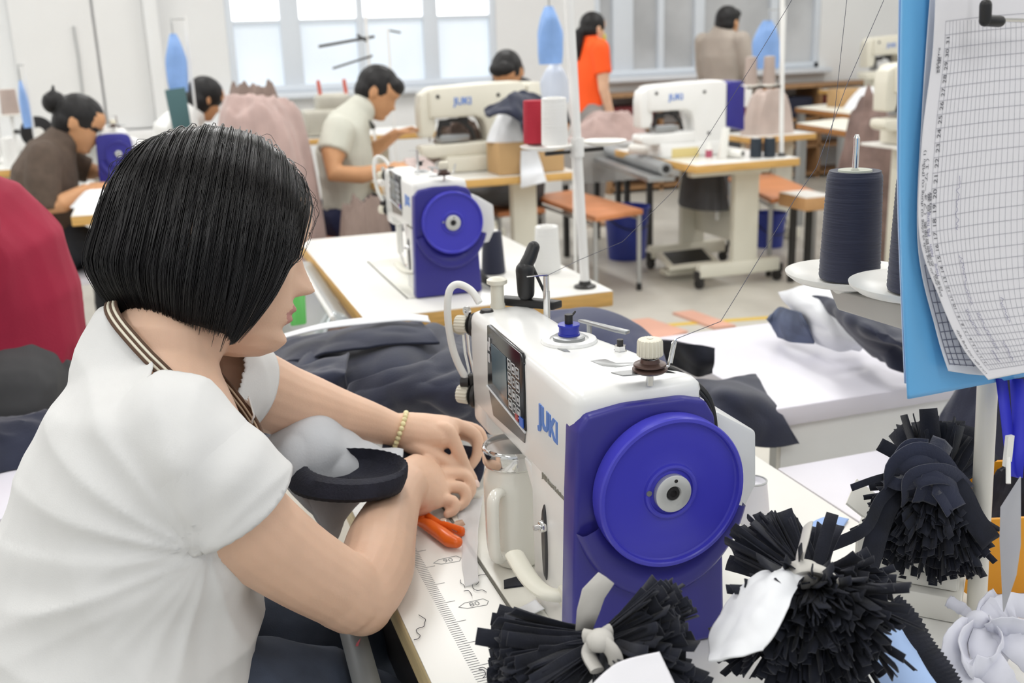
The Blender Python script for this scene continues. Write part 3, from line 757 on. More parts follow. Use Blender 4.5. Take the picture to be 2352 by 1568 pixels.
plain_table('white sewing table with orange tan edge under the beige machine', .98, 1.98, 4.84, 5.55, .71)
# grey table with hanging skirt, and the roll lying on it
t = thing('packing_table', 'grey skirted table behind the first orange bench', 'table', (2.3, 6.3, 0))
xa, xb = PY(1288, 380, 6.1).x, PY(1565, 400, 6.1).x
q = MB(); q.box(((xa+xb)/2, 6.4, .69), (xb-xa, .62, .03), bev=.004); q.build('table_top', mat('light_grey_top', 'cfd0d0', .5), t)
q = MB(); q.box(((xa+xb)/2, 6.095, .575), (xb-xa-.02, .012, .21)); q.build('skirt', mat('light_grey_skirt', 'b9bab8', .7), t)
for px in (1440, 1492, 1300):
    x = PY(px, 480, 6.15).x
    for y in (6.15, 6.64):
        q = MB(); q.box((x, y, .34), (.035, .035, .68), bev=.004); q.build('leg', M_dkmetal, t)
q = MB(); a, b = PZ(1398, 345, .67), PZ(1530, 388, .67); q.tube([a, b], .036, 18); q.tube([a+(b-a)*1.002, b+(b-a).normalized()*.004], .02, 12)
q.build('x', M_steel) if False else None
rl = thing('fabric_roll', 'grey rolled interlining lying along the left edge of the treadle table', 'roll', ((a+b)/2)-V((0, 0, .036)))
q = MB(); q.tube([a, b], .036, 18); q.build('roll', mat('grey_roll', '9da0a2', .5, vary=.05), rl)
q = MB(); q.tube([b, b+(b-a).normalized()*.003], .020, 14); q.build('core', M_black, rl)
q = MB(); d = (b-a).normalized(); n = V((d.y, -d.x, 0)); q.bprism([a-n*.05-V((0, 0, .066)), b-n*.05-V((0, 0, .066)), b+n*.10-V((0, 0, .066)), a+n*.10-V((0, 0, .066))], (0, 0, .029), .004); q.build('side_ledge', M_steel, bpy.data.objects['treadle_table'])
# bins
def bin_(label, c, r, h):
    t = thing('waste_bin', label, 'bin', c, 'blue bins'); q = MB()
    q.lathe([(0, 0), (r*.82, 0), (r*.84, .01), (r, h), (r*1.05, h), (r*1.05, h-.02), (r*.98, h-.02), (r*.97, h-.005), (r*.8, .02), (0, .02)], c, n=32); q.build('bucket', M_bin, t)
    q = MB(); q.tube([V(c)+V((cos(a)*r*1.06, sin(a)*r*1.06, h-.03-.10*abs(sin(a*1.0)))) for a in [pi*k/12+pi for k in range(13)]], .004, 6); q.build('handle', M_dkmetal, t)
bin_('round blue bin under the end of the first orange bench', (2.75, 5.94, 0), .14, .33)
bin_('blue bin half hidden by the leg of the right orange bench', (3.72, 5.85, 0), .11, .22)
# storage shelf along the back wall
t = thing('storage_shelf', 'long brown wooden shelf unit below the right window', 'shelf', (5.2, 8.75, 0))
q = MB(); q.box((5.25, 8.74, .85), (2.95, .42, .03), bev=.004); q.build('top_board', M_wood_shelf, t)
for z in (.55, .30, .04):
    q = MB(); q.box((5.25, 8.74, z), (2.9, .40, .025)); q.build('shelf_board', M_wood_shelf, t)
for x in (3.8, 4.3, 4.85, 5.4, 5.95, 6.7):
    q = MB(); q.box((x, 8.74, .42), (.03, .40, .84)); q.build('divider', M_wood_shelf, t)
M_dred = mat('dark_red_cloth', '6a2a2c', .9, vary=.2); M_nv2 = mat('dark_navy_folded', '232739', .9)
for k, (x0, x1, m, lb) in enumerate(((3.84, 4.27, M_dred, 'dark red folded cloth in the leftmost bay of the wall shelf'), (4.9, 5.35, M_dred, 'dark red folded cloth left of the navy one in the wall shelf'), (5.45, 5.9, M_nv2, 'navy folded cloth in the wall shelf beside dark red ones'), (6.0, 6.6, M_dred, 'dark red folded cloth in the rightmost bay of the wall shelf'))):
    q = MB(); q.box(((x0+x1)/2, 8.74, .66), (x1-x0, .32, .19), bev=.03, seg=3); tag(q.build('folded_cloth', m), lb, 'folded cloth', 'folded cloths in the wall shelf')
# right side tables
def quad_table(label, pts, z, name='cutting_table'):
    P = [PZ(x, y, z) for x, y in pts]; m = sum(P, V((0, 0, 0)))/len(P)
    t = thing(name, label, 'table', (m.x, m.y, 0), 'cutting tables at the right'); q = MB()
    q.bprism([p-V((0, 0, .04)) for p in P], (0, 0, .039), .004); q.build('table_top', mat('brown_edge', 'b07a44', .5), t)
    q = MB(); q.prism([p.lerp(m, .004) for p in P], (0, 0, .0015)); q.build('laminate', mat('cream_top', 'ebe8da', .4), t, smooth=False)
    for p in P:
        l = p.lerp(m, .12); q = MB(); q.box((l.x, l.y, (z-.04)/2), (.05, .05, z-.04)); q.build('leg', M_steel, t)
    return t
quad_table('cream topped cutting table with brown edge right of the tall treadle table stand pole', [(1828, 283), (1990, 308), (2095, 292), (1935, 271)], .72)
quad_table('farther cream topped cutting table behind the other one at right', [(1826, 247), (1960, 263), (2080, 247), (1940, 234)], .74)
q = MB(); c = PZ(1962, 245, .741); q.box(c+V((0, .1, .07)), (.26, .18, .14), bev=.004); tag(q.build('cardboard_box', M_brown_card), 'tan cardboard box on the farther cutting table', 'box')
q = heap_mb(PZ(2020, 250, .741)+V((0, .1, 0)), .24, .18, .16, .3, 3, .6); tag(q.build('white_bundle', M_white_cloth), 'white cloth bundle beside the cardboard box on the farther cutting table', 'cloth bundle')
q = heap_mb(V((PY(2012, 420, 4.95).x, 4.95, 0)), .27, .24, .92, .2, 11, .6, power=3.2); tag(q.build('cloth_pile', mat('brown_mauve_cloth', '85706a', .9, vary=.25, vscale=9)), 'tall brownish mauve cloth pile behind the big navy thread cone', 'cloth pile')
bartack('cream machine arm half hidden by the blue folder, low at the right', (PY(2036, 350, 4.2).x, 4.2, .795), True, 1.0)
t5 = thing('machine_stand', 'low grey cabinet under the machine half hidden by the blue folder', 'cabinet', (4.2*.53, 4.27, 0))
x5 = PY(2036, 350, 4.2).x
q = MB(); q.box((x5+.50, 4.28, .39), (.55, .34, .78), bev=.008); q.build('cabinet_body', M_cream, t5)
q = MB(); q.box((x5+.42, 4.28, .787), (.72, .40, .014), bev=.003); q.build('cabinet_top', M_lam, t5)
bartack('white machine far back at upper right, left of the blue folder', (PY(1988, 160, 7.95).x, 7.9, .83), True, 1.15)
x6 = PY(1988, 160, 7.95).x
plain_table('white table under the far machine at upper right', x6-.2, x6+.9, 7.75, 8.35, .828)
# pale pole stand and beige cones standing near the treadle table
def thread_stand(label, base, top, r=.012, arms=(), collar=None, plates=()):
    b = V(base); t = thing('thread_stand', label, 'thread stand', b, 'thread stands')
    q = MB(); q.tube([b, V(top)], r, 16); q.build('pole', M_white, t)
    q = MB(); q.lathe([(0, 0), (r*2.4, 0), (r*2.4, .004), (r*1.4, .008), (r*1.2, .016), (0, .016)], b, n=24); q.build('base_flange', M_dkmetal, t)
    if collar is not None:
        p = b.lerp(V(top), collar); q = MB(); q.tube([p-V((0, 0, .022)), p+V((0, 0, .022))], r*1.45, 16); q.build('collar', M_white, t)
    for (a, c, rr) in arms:
        q = MB(); q.tube([V(a), V(c)], rr, 8); q.build('arm', M_dkmetal, t)
    for (c, rr) in plates:
        q = MB(); q.lathe([(0, -.004), (rr*.3, -.004), (rr*.9, .004), (rr, .008), (rr*.99, .0095), (rr*.88, .006), (rr*.3, 0), (0, 0)], c, n=40); q.build('cone_plate', M_plate, t)
    return t
# second table: pole, plates, cones
b2 = V((.967, 2.334, .7512)); top2 = V((.926, 2.336, 1.70))
pl = V((.872, 2.33, 1.094)); pr = V((1.03, 2.36, 1.094))
thread_stand('white thread stand on the second table, carrying a red and a white cone', b2, top2, .0115, arms=((V((.87, 2.33, 1.083)), V((1.03, 2.36, 1.083)), .005),), collar=.36, plates=((pl, .062), (pr, .058)))
cone('red thread cone mostly hidden behind the white cone on the second stand', (.866, 2.392, 1.1045), .027, .025, .10, M_conered, core=False)
cone('white thread cone on the second stand plate, in front of the red one', (.888, 2.315, 1.1045), .031, .029, .108, M_conewhite)
cone('navy thread cone on the second table beside the blue wheel machine', (.815, 2.60, .7512), .0325, .025, .112, M_conenavy)
cone('white thread cone on the second table at the foot of the stand', (.948, 2.545, .7512), .036, .030, .122, M_conewhite)
q = MB(); p = PZ(1100, 640, .752)
q.tube([PZ(1095, 618, .775), PZ(1112, 640, .77), PZ(1138, 662, .757)], [(.010, .006), (.013, .006), (.008, .004)], 10, rnd=True); q.tube([PZ(1095, 640, .757), PZ(1140, 665, .756)], .003, 6)
tag(q.build('thread_clippers', M_black), 'black thread clippers beside the navy cone on the second table', 'clippers')
# treadle table: stand with beige cones, spools, small things
bs = PZ(1795, 358, zt+.002)
thread_stand('thread stand at the right corner of the treadle table', bs, bs+V((-.03, .0, .85)), .012, arms=((bs+V((-.02, 0, .36)), bs+V((-.19, .05, .36)), .007),), plates=((bs+V((-.08, .02, .365)), .05), (bs+V((-.17, .05, .365)), .05)))
M_conebeige = mat('beige_thread', 'b5a49c', .7, vary=.04)
cone('beige thread cone on the treadle table stand, nearer the pole', bs+V((-.08, .02, .375)), .032, .028, .14, M_conebeige, group='beige cones')
cone('beige thread cone on the treadle table stand, farther from the pole', bs+V((-.17, .05, .375)), .032, .028, .14, M_conebeige, group='beige cones')
cone('slim white spool standing beyond the beige cones', PY(1718, 245, 6.5), .026, .022, .22, M_conewhite)
sp = thing('spool_post', 'thin rod stand holding the slim white spool', 'stand', V((PY(1718, 245, 6.5).x, 6.5, 0)))
p = PY(1718, 245, 6.5); q = MB(); q.tube([V((p.x, p.y, 0)), p-V((0, 0, .003))], .012, 10); q.build('rod', M_galv, sp); q = MB(); q.lathe([(0, 0), (.12, 0), (.12, .02), (0, .02)], (p.x, p.y, 0), n=24); q.build('base', M_galv, sp)
M_conedk = mat('dark_teal_thread', '26303b', .7)
cone('dark spool on the treadle table, left of its twin', PZ(1736, 361, zt+.002), .032, .030, .10, M_conedk, group='dark spools on the treadle table')
cone('dark spool on the treadle table, next to the stand pole', PZ(1767, 360, zt+.002), .032, .030, .10, M_conedk, group='dark spools on the treadle table')
q = MB(); p = PZ(1568, 360, zt+.002); q.box(p+V((0, 0, .025)), (.16, .07, .05), bev=.003); tag(q.build('small_box', mat('yellow_card', 'ddcb8c', .7)), 'pale yellow carton lying on the treadle table', 'carton')
def core_roll(label, a, b, r):
    t = thing('paper_core', label, 'paper roll', (V(a)+V(b))/2-V((0, 0, r))); q = MB(); q.tube([a, b], r, 18); q.build('roll', M_plate, t)
    d = (V(b)-V(a)).normalized(); q = MB(); q.tube([V(b), V(b)+d*.002], r*.5, 14); q.build('hole', M_black, t); return t
core_roll('white paper core with dark hole near the left end of the treadle table', PZ(1450, 342, zt+.034), PZ(1522, 346, zt+.034), .03)
core_roll('white paper roll beside the dark spools on the treadle table', PZ(1655, 350, zt+.026), PZ(1706, 353, zt+.026), .023)
q = MB(); p = PZ(1660, 365, zt+.002); q.bprism([p+V((-.02, 0, 0)), p+V((.025, 0, 0)), p+V((.04, .0, .16)), p+V((.012, 0, .16))], (0, .03, 0), .002); tag(q.build('paper_carton', M_plate), 'tall white leaning carton on the treadle table', 'carton')
t = thing('bottle', 'small bottle with red and violet label on the treadle table', 'bottle', PZ(1628, 366, zt+.002)); p = V(t.location)
q = MB(); q.lathe([(0, 0), (.018, 0), (.018, .06), (.008, .075), (.008, .09), (0, .09)], p, n=20); q.build('glass', M_plate, t)
q = MB(); q.lathe([(.0185, .01), (.0185, .05)], p, n=20); q.build('label_band', mat('red_label', 'b05068', .6), t)
xp = PY(1765, 305, 6.1).x
plain_table('white topped table behind the treadle table carrying the beige cloth', xp-.25, xp+.25, 5.92, 6.3, .70)
q = heap_mb(V((xp, 6.1, .7015)), .20, .11, .25, .2, 5, .7, power=3); tag(q.build('cloth_pile', mat('beige_cloth', 'c0b0a8', .9, vary=.08)), 'beige cloth pile behind the violet backed machine', 'cloth pile')
# hanging blue plastic bags
def bag(label, px0, px1, py0, py1, y, hook=True, card=None, mt=None, pole_y=None):
    a, b = PY(px0, py0, y), PY(px1, py1, y)
    cx = (a.x+b.x)/2; w = abs(b.x-a.x); h = a.z-b.z
    t = thing('hanging_bag', label, 'plastic bag', (cx, y, b.z), 'blue plastic bags'); q = MB()
    rows = []
    for i in range(13):
        u = i/12; ww = w*(.28+.72*min(1, u*2.2)**.8)*(1-.12*max(0, u-.8)/.2); row = []
        for k in range(28):
            an = 2*pi*k/28
            rr = 1+.10*sin(3*an+u*3+px0)+.06*sin(7*an+px0)
            row.append(V((cx+cos(an)*ww/2*rr, y+sin(an)*.035*rr*(1 if u > .1 else .6), a.z-h*u)))
        rows.append(row)
    q.grid(rows, closed=True); q.f.append(tuple(12*28+k for k in range(28))); q.mi.append(0); q.build('bag', mt or M_clearblue, t)
    q = MB(); q.tube([V((cx, y, a.z-.03)), V((cx, y, a.z+.05))], .005, 8); q.build('clip', M_galv, t)
    return t, cx, a.z+.05
M_bagclear = mat('clear_bag', 'dfe6f4', .25, alpha=.75)
ZTOP = 2.1
def hanger(label, x, y, z1, zb=0.0, dx=.0):
    t = thing('thread_stand', label, 'thread stand', (x, y, zb), 'thread stands')
    q = MB(); q.tube([V((x+dx, y+.05, zb)), V((x+dx, y+.05, z1+.035))], .0065, 12); q.build('pole', M_white, t)
    q = MB(); q.tube([V((x+dx, y+.05, z1+.02)), V((x, y, z1+.02)), V((x, y, z1-.01))], .004, 8); q.build('hook', M_galv, t)
    q = MB(); q.lathe([(0, 0), (.10, 0), (.10, .015), (0, .015)], (x+dx, y+.05, zb), n=24); q.build('base_flange', M_dkmetal, t)
_, x, z = bag('bright blue bag hanging left of the white cone stand, near the ponytailed woman', 1232, 1292, 15, 146, 4.3)
hanger('pole from which the blue bag beside the ponytailed woman hangs', x, 4.3, z, dx=.12)
_, x, z = bag('pale clear bag below the blue one near the ponytailed woman', 1242, 1308, 148, 235, 4.42, mt=M_bagclear)
_, x, z = bag('light blue bag with darker edge hanging beside the standing man', 1732, 1790, 48, 156, 6.5)
hanger('white pole behind the light blue bag beside the standing man', x, 6.5, z, dx=.17)
_, x, z = bag('blue bag hanging above the teal card, behind the bent head in black hair', 372, 436, 78, 210, 5.7)
hanger('thin pole carrying the blue bag and teal card at left', x, 5.7, z, dx=.07)
q = MB(); q.bprism([PY(378, 207, 5.64), PY(425, 200, 5.64), PY(440, 292, 5.64), PY(397, 300, 5.64)], V((0, .012, 0)), .003); tag(q.build('hanging_card', mat('teal_card', '46686c', .6)), 'dark teal card hanging below the blue bag at left', 'card')
_, x, z = bag('narrow sky blue bag at the far left edge', 36, 74, 185, 292, 5.6)
hanger('pole carrying the narrow sky blue bag at the far left', x, 5.6, z, dx=.02)
# --- left side: table of the woman in brown, far white table
T7 = plain_table('white sewing table with tan edge in front of the woman in the brown shirt', -.335, .13, 4.34, 5.5, .75)
machine3 = dup(machine1, (.40-.565, 1.0+4.03, .753), label='distant sewing machine with a violet end cover, before the woman in brown', group='blue wheel sewing machines')
for k in kids(machine3):
    n = k.name.split('.')[0]
    if n in ('lamp_foot', 'bobbin', 'cable', 'spool_post', 'control_panel', 'tension_disc', 'tension_dial', 'check_spring', 'eyelet', 'button', 'small_lettering', 'thread_tube', 'thread_hook', 'presser_foot', 'regulator_screw', 'bed_seam'):
        for kk in kids(k): bpy.data.objects.remove(kk)
        bpy.data.objects.remove(k)
    elif n == 'handwheel':
        k.material_slots[0].link = 'OBJECT'; k.material_slots[0].material = M_purple; k.scale = (.72, 1, .72)
        L = k.location; k.location = ((1-.72)*(.418-.40), L.y, (1-.72)*(.9316-.75))
q = heap_mb(PZ(215, 475, .752)+V((.02, .05, 0)), .11, .10, .06, 0, 21, .8); tag(q.build('cloth_piece', M_white_cloth), 'white cloth being sewn by the woman in the brown shirt', 'cloth')
far = plain_table('white table at the far left behind the woman in brown', -1.6, -.55, 5.9, 6.7, .80)
t = thing('overlock_machine', 'pale machine with a black round handwheel at the far left edge', 'sewing machine', (-.95, 6.2, .802))
q = MB(); q.box((-1.05, 6.25, .90), (.55, .2, .10), bev=.015); q.box((-1.0, 6.28, 1.0), (.45, .16, .14), bev=.02); q.box((-.9, 6.28, .83), (.2, .2, .055)); q.build('machine_body', M_white, t)
q = MB(); hw = PY(90, 300, 6.25); q.lathe([(0, 0), (.05, 0), (.085, .01), (.085, .03), (.05, .035), (0, .035)], hw+V((0, -.14, 0)), (.3, -1, 0), 32); wq = q.build('handwheel', M_black, t)
q = MB(); q.lathe([(0, .035), (.028, .035), (.028, .045), (0, .045)], hw+V((0, -.14, 0)), (.3, -1, 0), 24); q.build('hub', M_plate, wq)
q = MB(); q.tube([hw+V((0, -.14, 0)), hw+V((-.12, .03, .0))], .012, 12); q.build('shaft', M_dkmetal, t)
cone('white thread cone on the far left table', PY(28, 392, 5.98), .035, .03, .17, M_conewhite)
cone('brownish cone on a plate at the far left edge', PY(25, 262, 6.3), .045, .04, .13, M_conebeige)
ts = PY(25, 262, 6.3); thread_stand('stand for the brownish cone at the far left edge', V((ts.x, 6.3, .802)), ts-V((0, 0, .012)), .010, plates=((ts-V((0, 0, .0105)), .07),))
# thread stands in front of the first window
p = PY(858, 250, 6.4); thread_stand('thin thread stand with crossed arms in front of the left window', (p.x, 6.4, .0), (p.x-.01, 6.4, 1.52), .009, arms=((PY(732, 107, 6.4), PY(860, 84, 6.4), .008), (PY(765, 157, 6.3), PY(855, 128, 6.4), .006), (PY(820, 80, 6.4), PY(845, 96, 6.4), .008)))
p = PY(905, 250, 6.9); thread_stand('thin grey thread stand right of the crossed arm stand at the left window', (p.x, 6.9, .0), (p.x-.01, 6.9, 1.45), .008, arms=((PY(895, 70, 6.9), PY(920, 75, 6.9), .006),))
far2 = plain_table('white table in front of the left window carrying grey machines', .95, 2.6, 6.9, 7.5, .78)
t = thing('overlock_machine', 'grey overlock machine left of the head of the man in the pale grey T-shirt', 'sewing machine', (PY(755, 240, 7.0).x, 7.1, .782))
xx = t.location.x; q = MB(); q.box((xx, 7.1, .87), (.34, .26, .17), bev=.03, seg=3); q.box((xx+.04, 7.1, .99), (.22, .2, .12), bev=.03, seg=3); q.build('machine_body', mat('grey_enamel', 'b9b6aa', .4, vary=.06, vscale=10), t)
for dx, nm in ((-.04, 'a'), (.13, 'b')):
    q = MB(); q.tube([V((xx+dx, 7.05, 1.03)), V((xx+dx-.01, 7.05, 1.14))], .012, 8); q.build('red_lever', mat('red_plastic', 'd2604a', .5), t)
# ------------------------------------------------------------------ big mauve cloth pile and the goods on the beige machine's table
q = heap_mb((.46, 5.0, 0), .27, .34, 1.10, .1, 4, .17, nu=120, nv=50, power=5)
tag(q.build('cloth_pile', M_mauve), 'big pile of dusty mauve cloth left of the man in the pale grey T-shirt', 'cloth pile')
q = heap_mb((.86, 4.66, 0), .15, .14, .62, .1, 14, .5, nu=96, nv=40, power=4); tag(q.build('cloth_pile', M_taupe), 'low heap of taupe cloth in front of the big mauve pile', 'cloth pile')
q = heap_mb((.52, 5.78, 0), .18, .18, 1.06, 0, 8, .4, power=6); tag(q.build('cloth_pile', M_taupe), 'taupe cloth heap under the chin of the head behind the mauve pile', 'cloth pile')
q = MB(); q.box((1.75, 4.98, .79), (.34, .2, .155), bev=.004); tag(q.build('cardboard_box', M_brown_card), 'brown cardboard box on the edge of the table with the beige machine', 'box')
q = heap_mb((1.75, 5.0, .868), .20, .11, .20, .1, 31, .7); tag(q.build('cloth_pile', M_white_cloth), 'white and lilac cloth heaped on the brown cardboard box', 'cloth pile')
nv = sheet_mb([[PY(1110, 245, 4.9), PY(1160, 222, 4.9), PY(1200, 205, 4.95), PY(1255, 220, 4.95)], [PY(1118, 265, 4.84), PY(1170, 250, 4.82), PY(1210, 262, 4.82), PY(1255, 275, 4.85)], [PY(1150, 255, 4.83), PY(1190, 270, 4.8), PY(1222, 300, 4.8), PY(1258, 300, 4.82)], [PY(1185, 262, 4.83), PY(1198, 300, 4.8), PY(1215, 330, 4.8), PY(1250, 325, 4.82)]], 30, 30, .03, 8, 3)
tag(nv.build('garment', M_navy, solid=.012), 'navy garment draped over the white cloth heap on the cardboard box', 'garment')
ws = sheet_mb([[PY(1196, 345, 4.872), PY(1235, 345, 4.872)], [PY(1196, 385, 4.86), PY(1246, 382, 4.86)], [PY(1196, 402, 4.828), PY(1250, 396, 4.828)], [PY(1197, 432, 4.822), PY(1257, 418, 4.822)]], 14, 20, .012, 7, 5)
tag(ws.build('cloth_piece', M_white_cloth, solid=.006), 'white cloth piece hanging over the table edge below the cardboard box', 'cloth')
q = heap_mb(PZ(1040, 391, .7122), .13, .055, .075, -.1, 41, .4); tag(q.build('plastic_bag', mat('white_polybag', 'f2f2f4', .3, vary=.05)), 'crumpled white plastic bag left of the brown cardboard box', 'plastic bag')
q = heap_mb(PZ(960, 330, .80)*V((1, 1, 0))+V((.02, 0, .79)), .10, .06, .05, 0, 44, .8)
q = heap_mb(V((1.50, 5.3, .715)), .18, .10, .23, 0, 51, .9); tag(q.build('cloth_pile', M_taupe), 'taupe cloth bunched under the arm of the beige machine', 'cloth pile')
q = heap_mb(V((1.19, 4.97, .713)), .12, .10, .10, .3, 52, .9); tag(q.build('cloth_piece', mat('pale_mauve_cloth', 'cdbcb8', .85, vary=.08)), 'pale mauve cloth held by the man in the pale grey T-shirt', 'cloth')
q = heap_mb(V((PY(1400, 300, 6.35).x, 6.35, .706)), .28, .2, .17, .1, 61, .9); tag(q.build('cloth_pile', M_mauve), 'crumpled mauve cloth on the grey table below the ponytailed woman', 'cloth pile')
# box on floor and legs glimpsed at right
xc = PY(1868, 470, 4.72).x; zc = PY(1868, 455, 4.72).z
t = thing('small_table', 'corner of a small tan edged table just left of the big navy cone', 'table', (xc, 4.8, 0))
q = MB(); q.box((xc+.05, 4.86, zc-.035), (.18, .26, .07), bev=.004); q.build('table_top', mat('tan_wood', 'c79a6a', .6, vary=.1), t)
q = MB(); q.box((xc+.05, 4.86, zc+.0015), (.176, .256, .003)); q.build('laminate', M_lam, t, smooth=False)
for dx in (.0, .10): q = MB(); q.box((xc+dx, 4.9, (zc-.07)/2), (.03, .03, zc-.07)); q.build('leg', M_dkmetal, t)
# ------------------------------------------------------------------ people
def lerp_tab(tab, z):
    tab = sorted(tab)
    if z <= tab[0][0]: return tab[0][1]
    for (a, b), (c, d) in zip(tab, tab[1:]):
        if z <= c:
            u = (z-a)/(c-a); u = u*u*(3-2*u)*.5+u*.5
            return b+(d-b)*u
    return tab[-1][1]
H_F = [(-.118, .040), (-.113, .066), (-.104, .080), (-.092, .087), (-.080, .0845), (-.070, .086), (-.060, .089), (-.048, .089), (-.03, .0865), (-.01, .085), (.008, .0855), (.022, .094), (.04, .0965), (.06, .092), (.08, .078), (.098, .052), (.108, .025), (.113, .0)]
H_B = [(-.118, -.01), (-.10, -.03), (-.07, -.05), (-.04, -.072), (0, -.094), (.03, -.098), (.06, -.093), (.085, -.073), (.10, -.048), (.109, -.024), (.113, -.002)]
H_W = [(-.118, .012), (-.112, .024), (-.10, .036), (-.085, .047), (-.065, .058), (-.04, .066), (-.01, .0725), (.02, .0765), (.05, .075), (.075, .064), (.093, .046), (.105, .026), (.113, .003)]
def head_mb(mb, c, fwd, up, s=1.0, n=96, nz_=64):
    c = V(c); f = V(fwd).normalized(); u = V(up); u = (u-f*u.dot(f)).normalized(); l = u.cross(f)
    rows = []
    for i in range(nz_+1):
        z = -.118+.231*(i/nz_)
        F, B, W = lerp_tab(H_F, z), lerp_tab(H_B, z), lerp_tab(H_W, z)
        row = []
        for k in range(n):
            a = 2*pi*k/n
            ca, sa = cos(a), sin(a)
            x = (F if ca > 0 else -B)*(abs(ca)**.92)*(1 if ca > 0 else -1)
            y = W*(abs(sa)**.92)*(1 if sa > 0 else -1)
            zz = z
            if ca > 0:
                ay = abs(y)
                # nose
                if -.05 < z < .02:
                    t = (.016-z)/.049
                    hgt = .0255*max(0, min(1, t))**1.15
                    if z < -.033: hgt *= max(0, 1-((-.033-z)/.0105)**1.6) if z > -.0435 else 0
                    sg = .0052+.0055*max(0, min(1, t))
                    x += hgt*exp(-(ay/sg)**2)
                    if z < -.018: x += .0065*exp(-((ay-.0125)/.006)**2-((z+.032)/.009)**2)
                # brow, sockets, lids
                x -= .0095*exp(-((ay-.031)/.014)**2-((z-.006)/.011)**2)
                x += .0075*exp(-((ay-.031)/.0105)**2-((z-.0045)/.0085)**2)
                x += .0035*exp(-((ay-.03)/.022)**2-((z-.023)/.006)**2)
                # cheeks, lips, chin
                x += .004*exp(-((ay-.04)/.018)**2-((z+.028)/.018)**2)
                x += .0068*exp(-(ay/.017)**2-((z+.0565)/.0045)**2)
                x += .0066*exp(-(ay/.0155)**2-((z+.0685)/.0052)**2)
                x -= .0035*exp(-(ay/.021)**2-((z+.0622)/.0018)**2)
                x -= .0030*exp(-(ay/.016)**2-((z+.079)/.0045)**2)
                x += .0035*exp(-(ay/.016)**2-((z+.095)/.009)**2)
            row.append(c+(f*x+l*y+u*zz)*s)
        rows.append(row)
    mb.grid(rows, closed=True); o = len(mb.v)
    mb.f.append(tuple(o-n+i for i in range(n))); mb.mi.append(0)
    b0 = o-n*(nz_+1); mb.f.append(tuple(b0+i for i in range(n-1, -1, -1))); mb.mi.append(0)
    # ears
    for sd in (1, -1):
        e = c+(f*-.012+l*sd*.0745+u*-.004)*s
        pts = [e+(f*(cos(a)*.014)+u*(sin(a)*.026-.002)+l*sd*(.004+.006*(1-cos(a))/2))*s for a in [pi*2*k/16 for k in range(16)]]
        mb.tube(pts, .0048*s, 8, closed=True)
        mb.ell(e, (.012*s, .012*s, .012*s), None, 10)
    return f, l, u
def hand_mb(mb, w, d, nrm, s=1.0, left=False, curl=.5, spread=.16):
    """w wrist, d pointing direction, nrm = back-of-hand normal; five fingers"""
    w = V(w); d = V(d).normalized(); nrm = V(nrm); nrm = (nrm-d*nrm.dot(d)).normalized(); sd = d.cross(nrm)*(1 if left else -1)  # toward thumb
    L = .085*s
    mb.tube([w-d*.02*s, w+d*.02*s, w+d*.055*s, w+d*L], [(.024*s, .018*s), (.031*s, .016*s), (.039*s, .0145*s), (.037*s, .012*s)], 14, ref=sd, rnd=True)
    for k, (off, ln) in enumerate(((.027, .070), (.009, .078), (-.009, .072), (-.026, .056))):
        p = w+d*(L-.008*s)+sd*off*s; dd = (d+sd*(off*spread/.03)).normalized(); ang = 0; pts = [p]; cc = curl*(1+.10*k)
        for j, seg in enumerate((.44, .31, .25)):
            ang += cc*(.9 if j == 0 else 1.0)
            v = dd*cos(ang)-nrm*sin(ang); p = p+v*ln*seg*s; pts.append(p)
        mb.tube(pts, [.0088*s, .0084*s, .0076*s, .0064*s], 10, rnd=True)
    p = w+d*.022*s+sd*.024*s
    v1 = (d*.75+sd*.75-nrm*.25).normalized(); v2 = (d*.95+sd*.25-nrm*.35).normalized()
    mb.tube([p, p+v1*.034*s, p+v1*.034*s+v2*.030*s, p+v1*.034*s+v2*.052*s], [.0125*s, .0105*s, .0092*s, .0072*s], 10, rnd=True)
def cover(mb, path, grow, n=16, ref=None, rnd=True):
    mb.tube([p for p, *_ in path], [(r+grow, r+grow) for _, r in path] if len(path[0]) == 2 else [(a+grow, b+grow) for _, a, b in path], n, ref=ref, rnd=rnd)
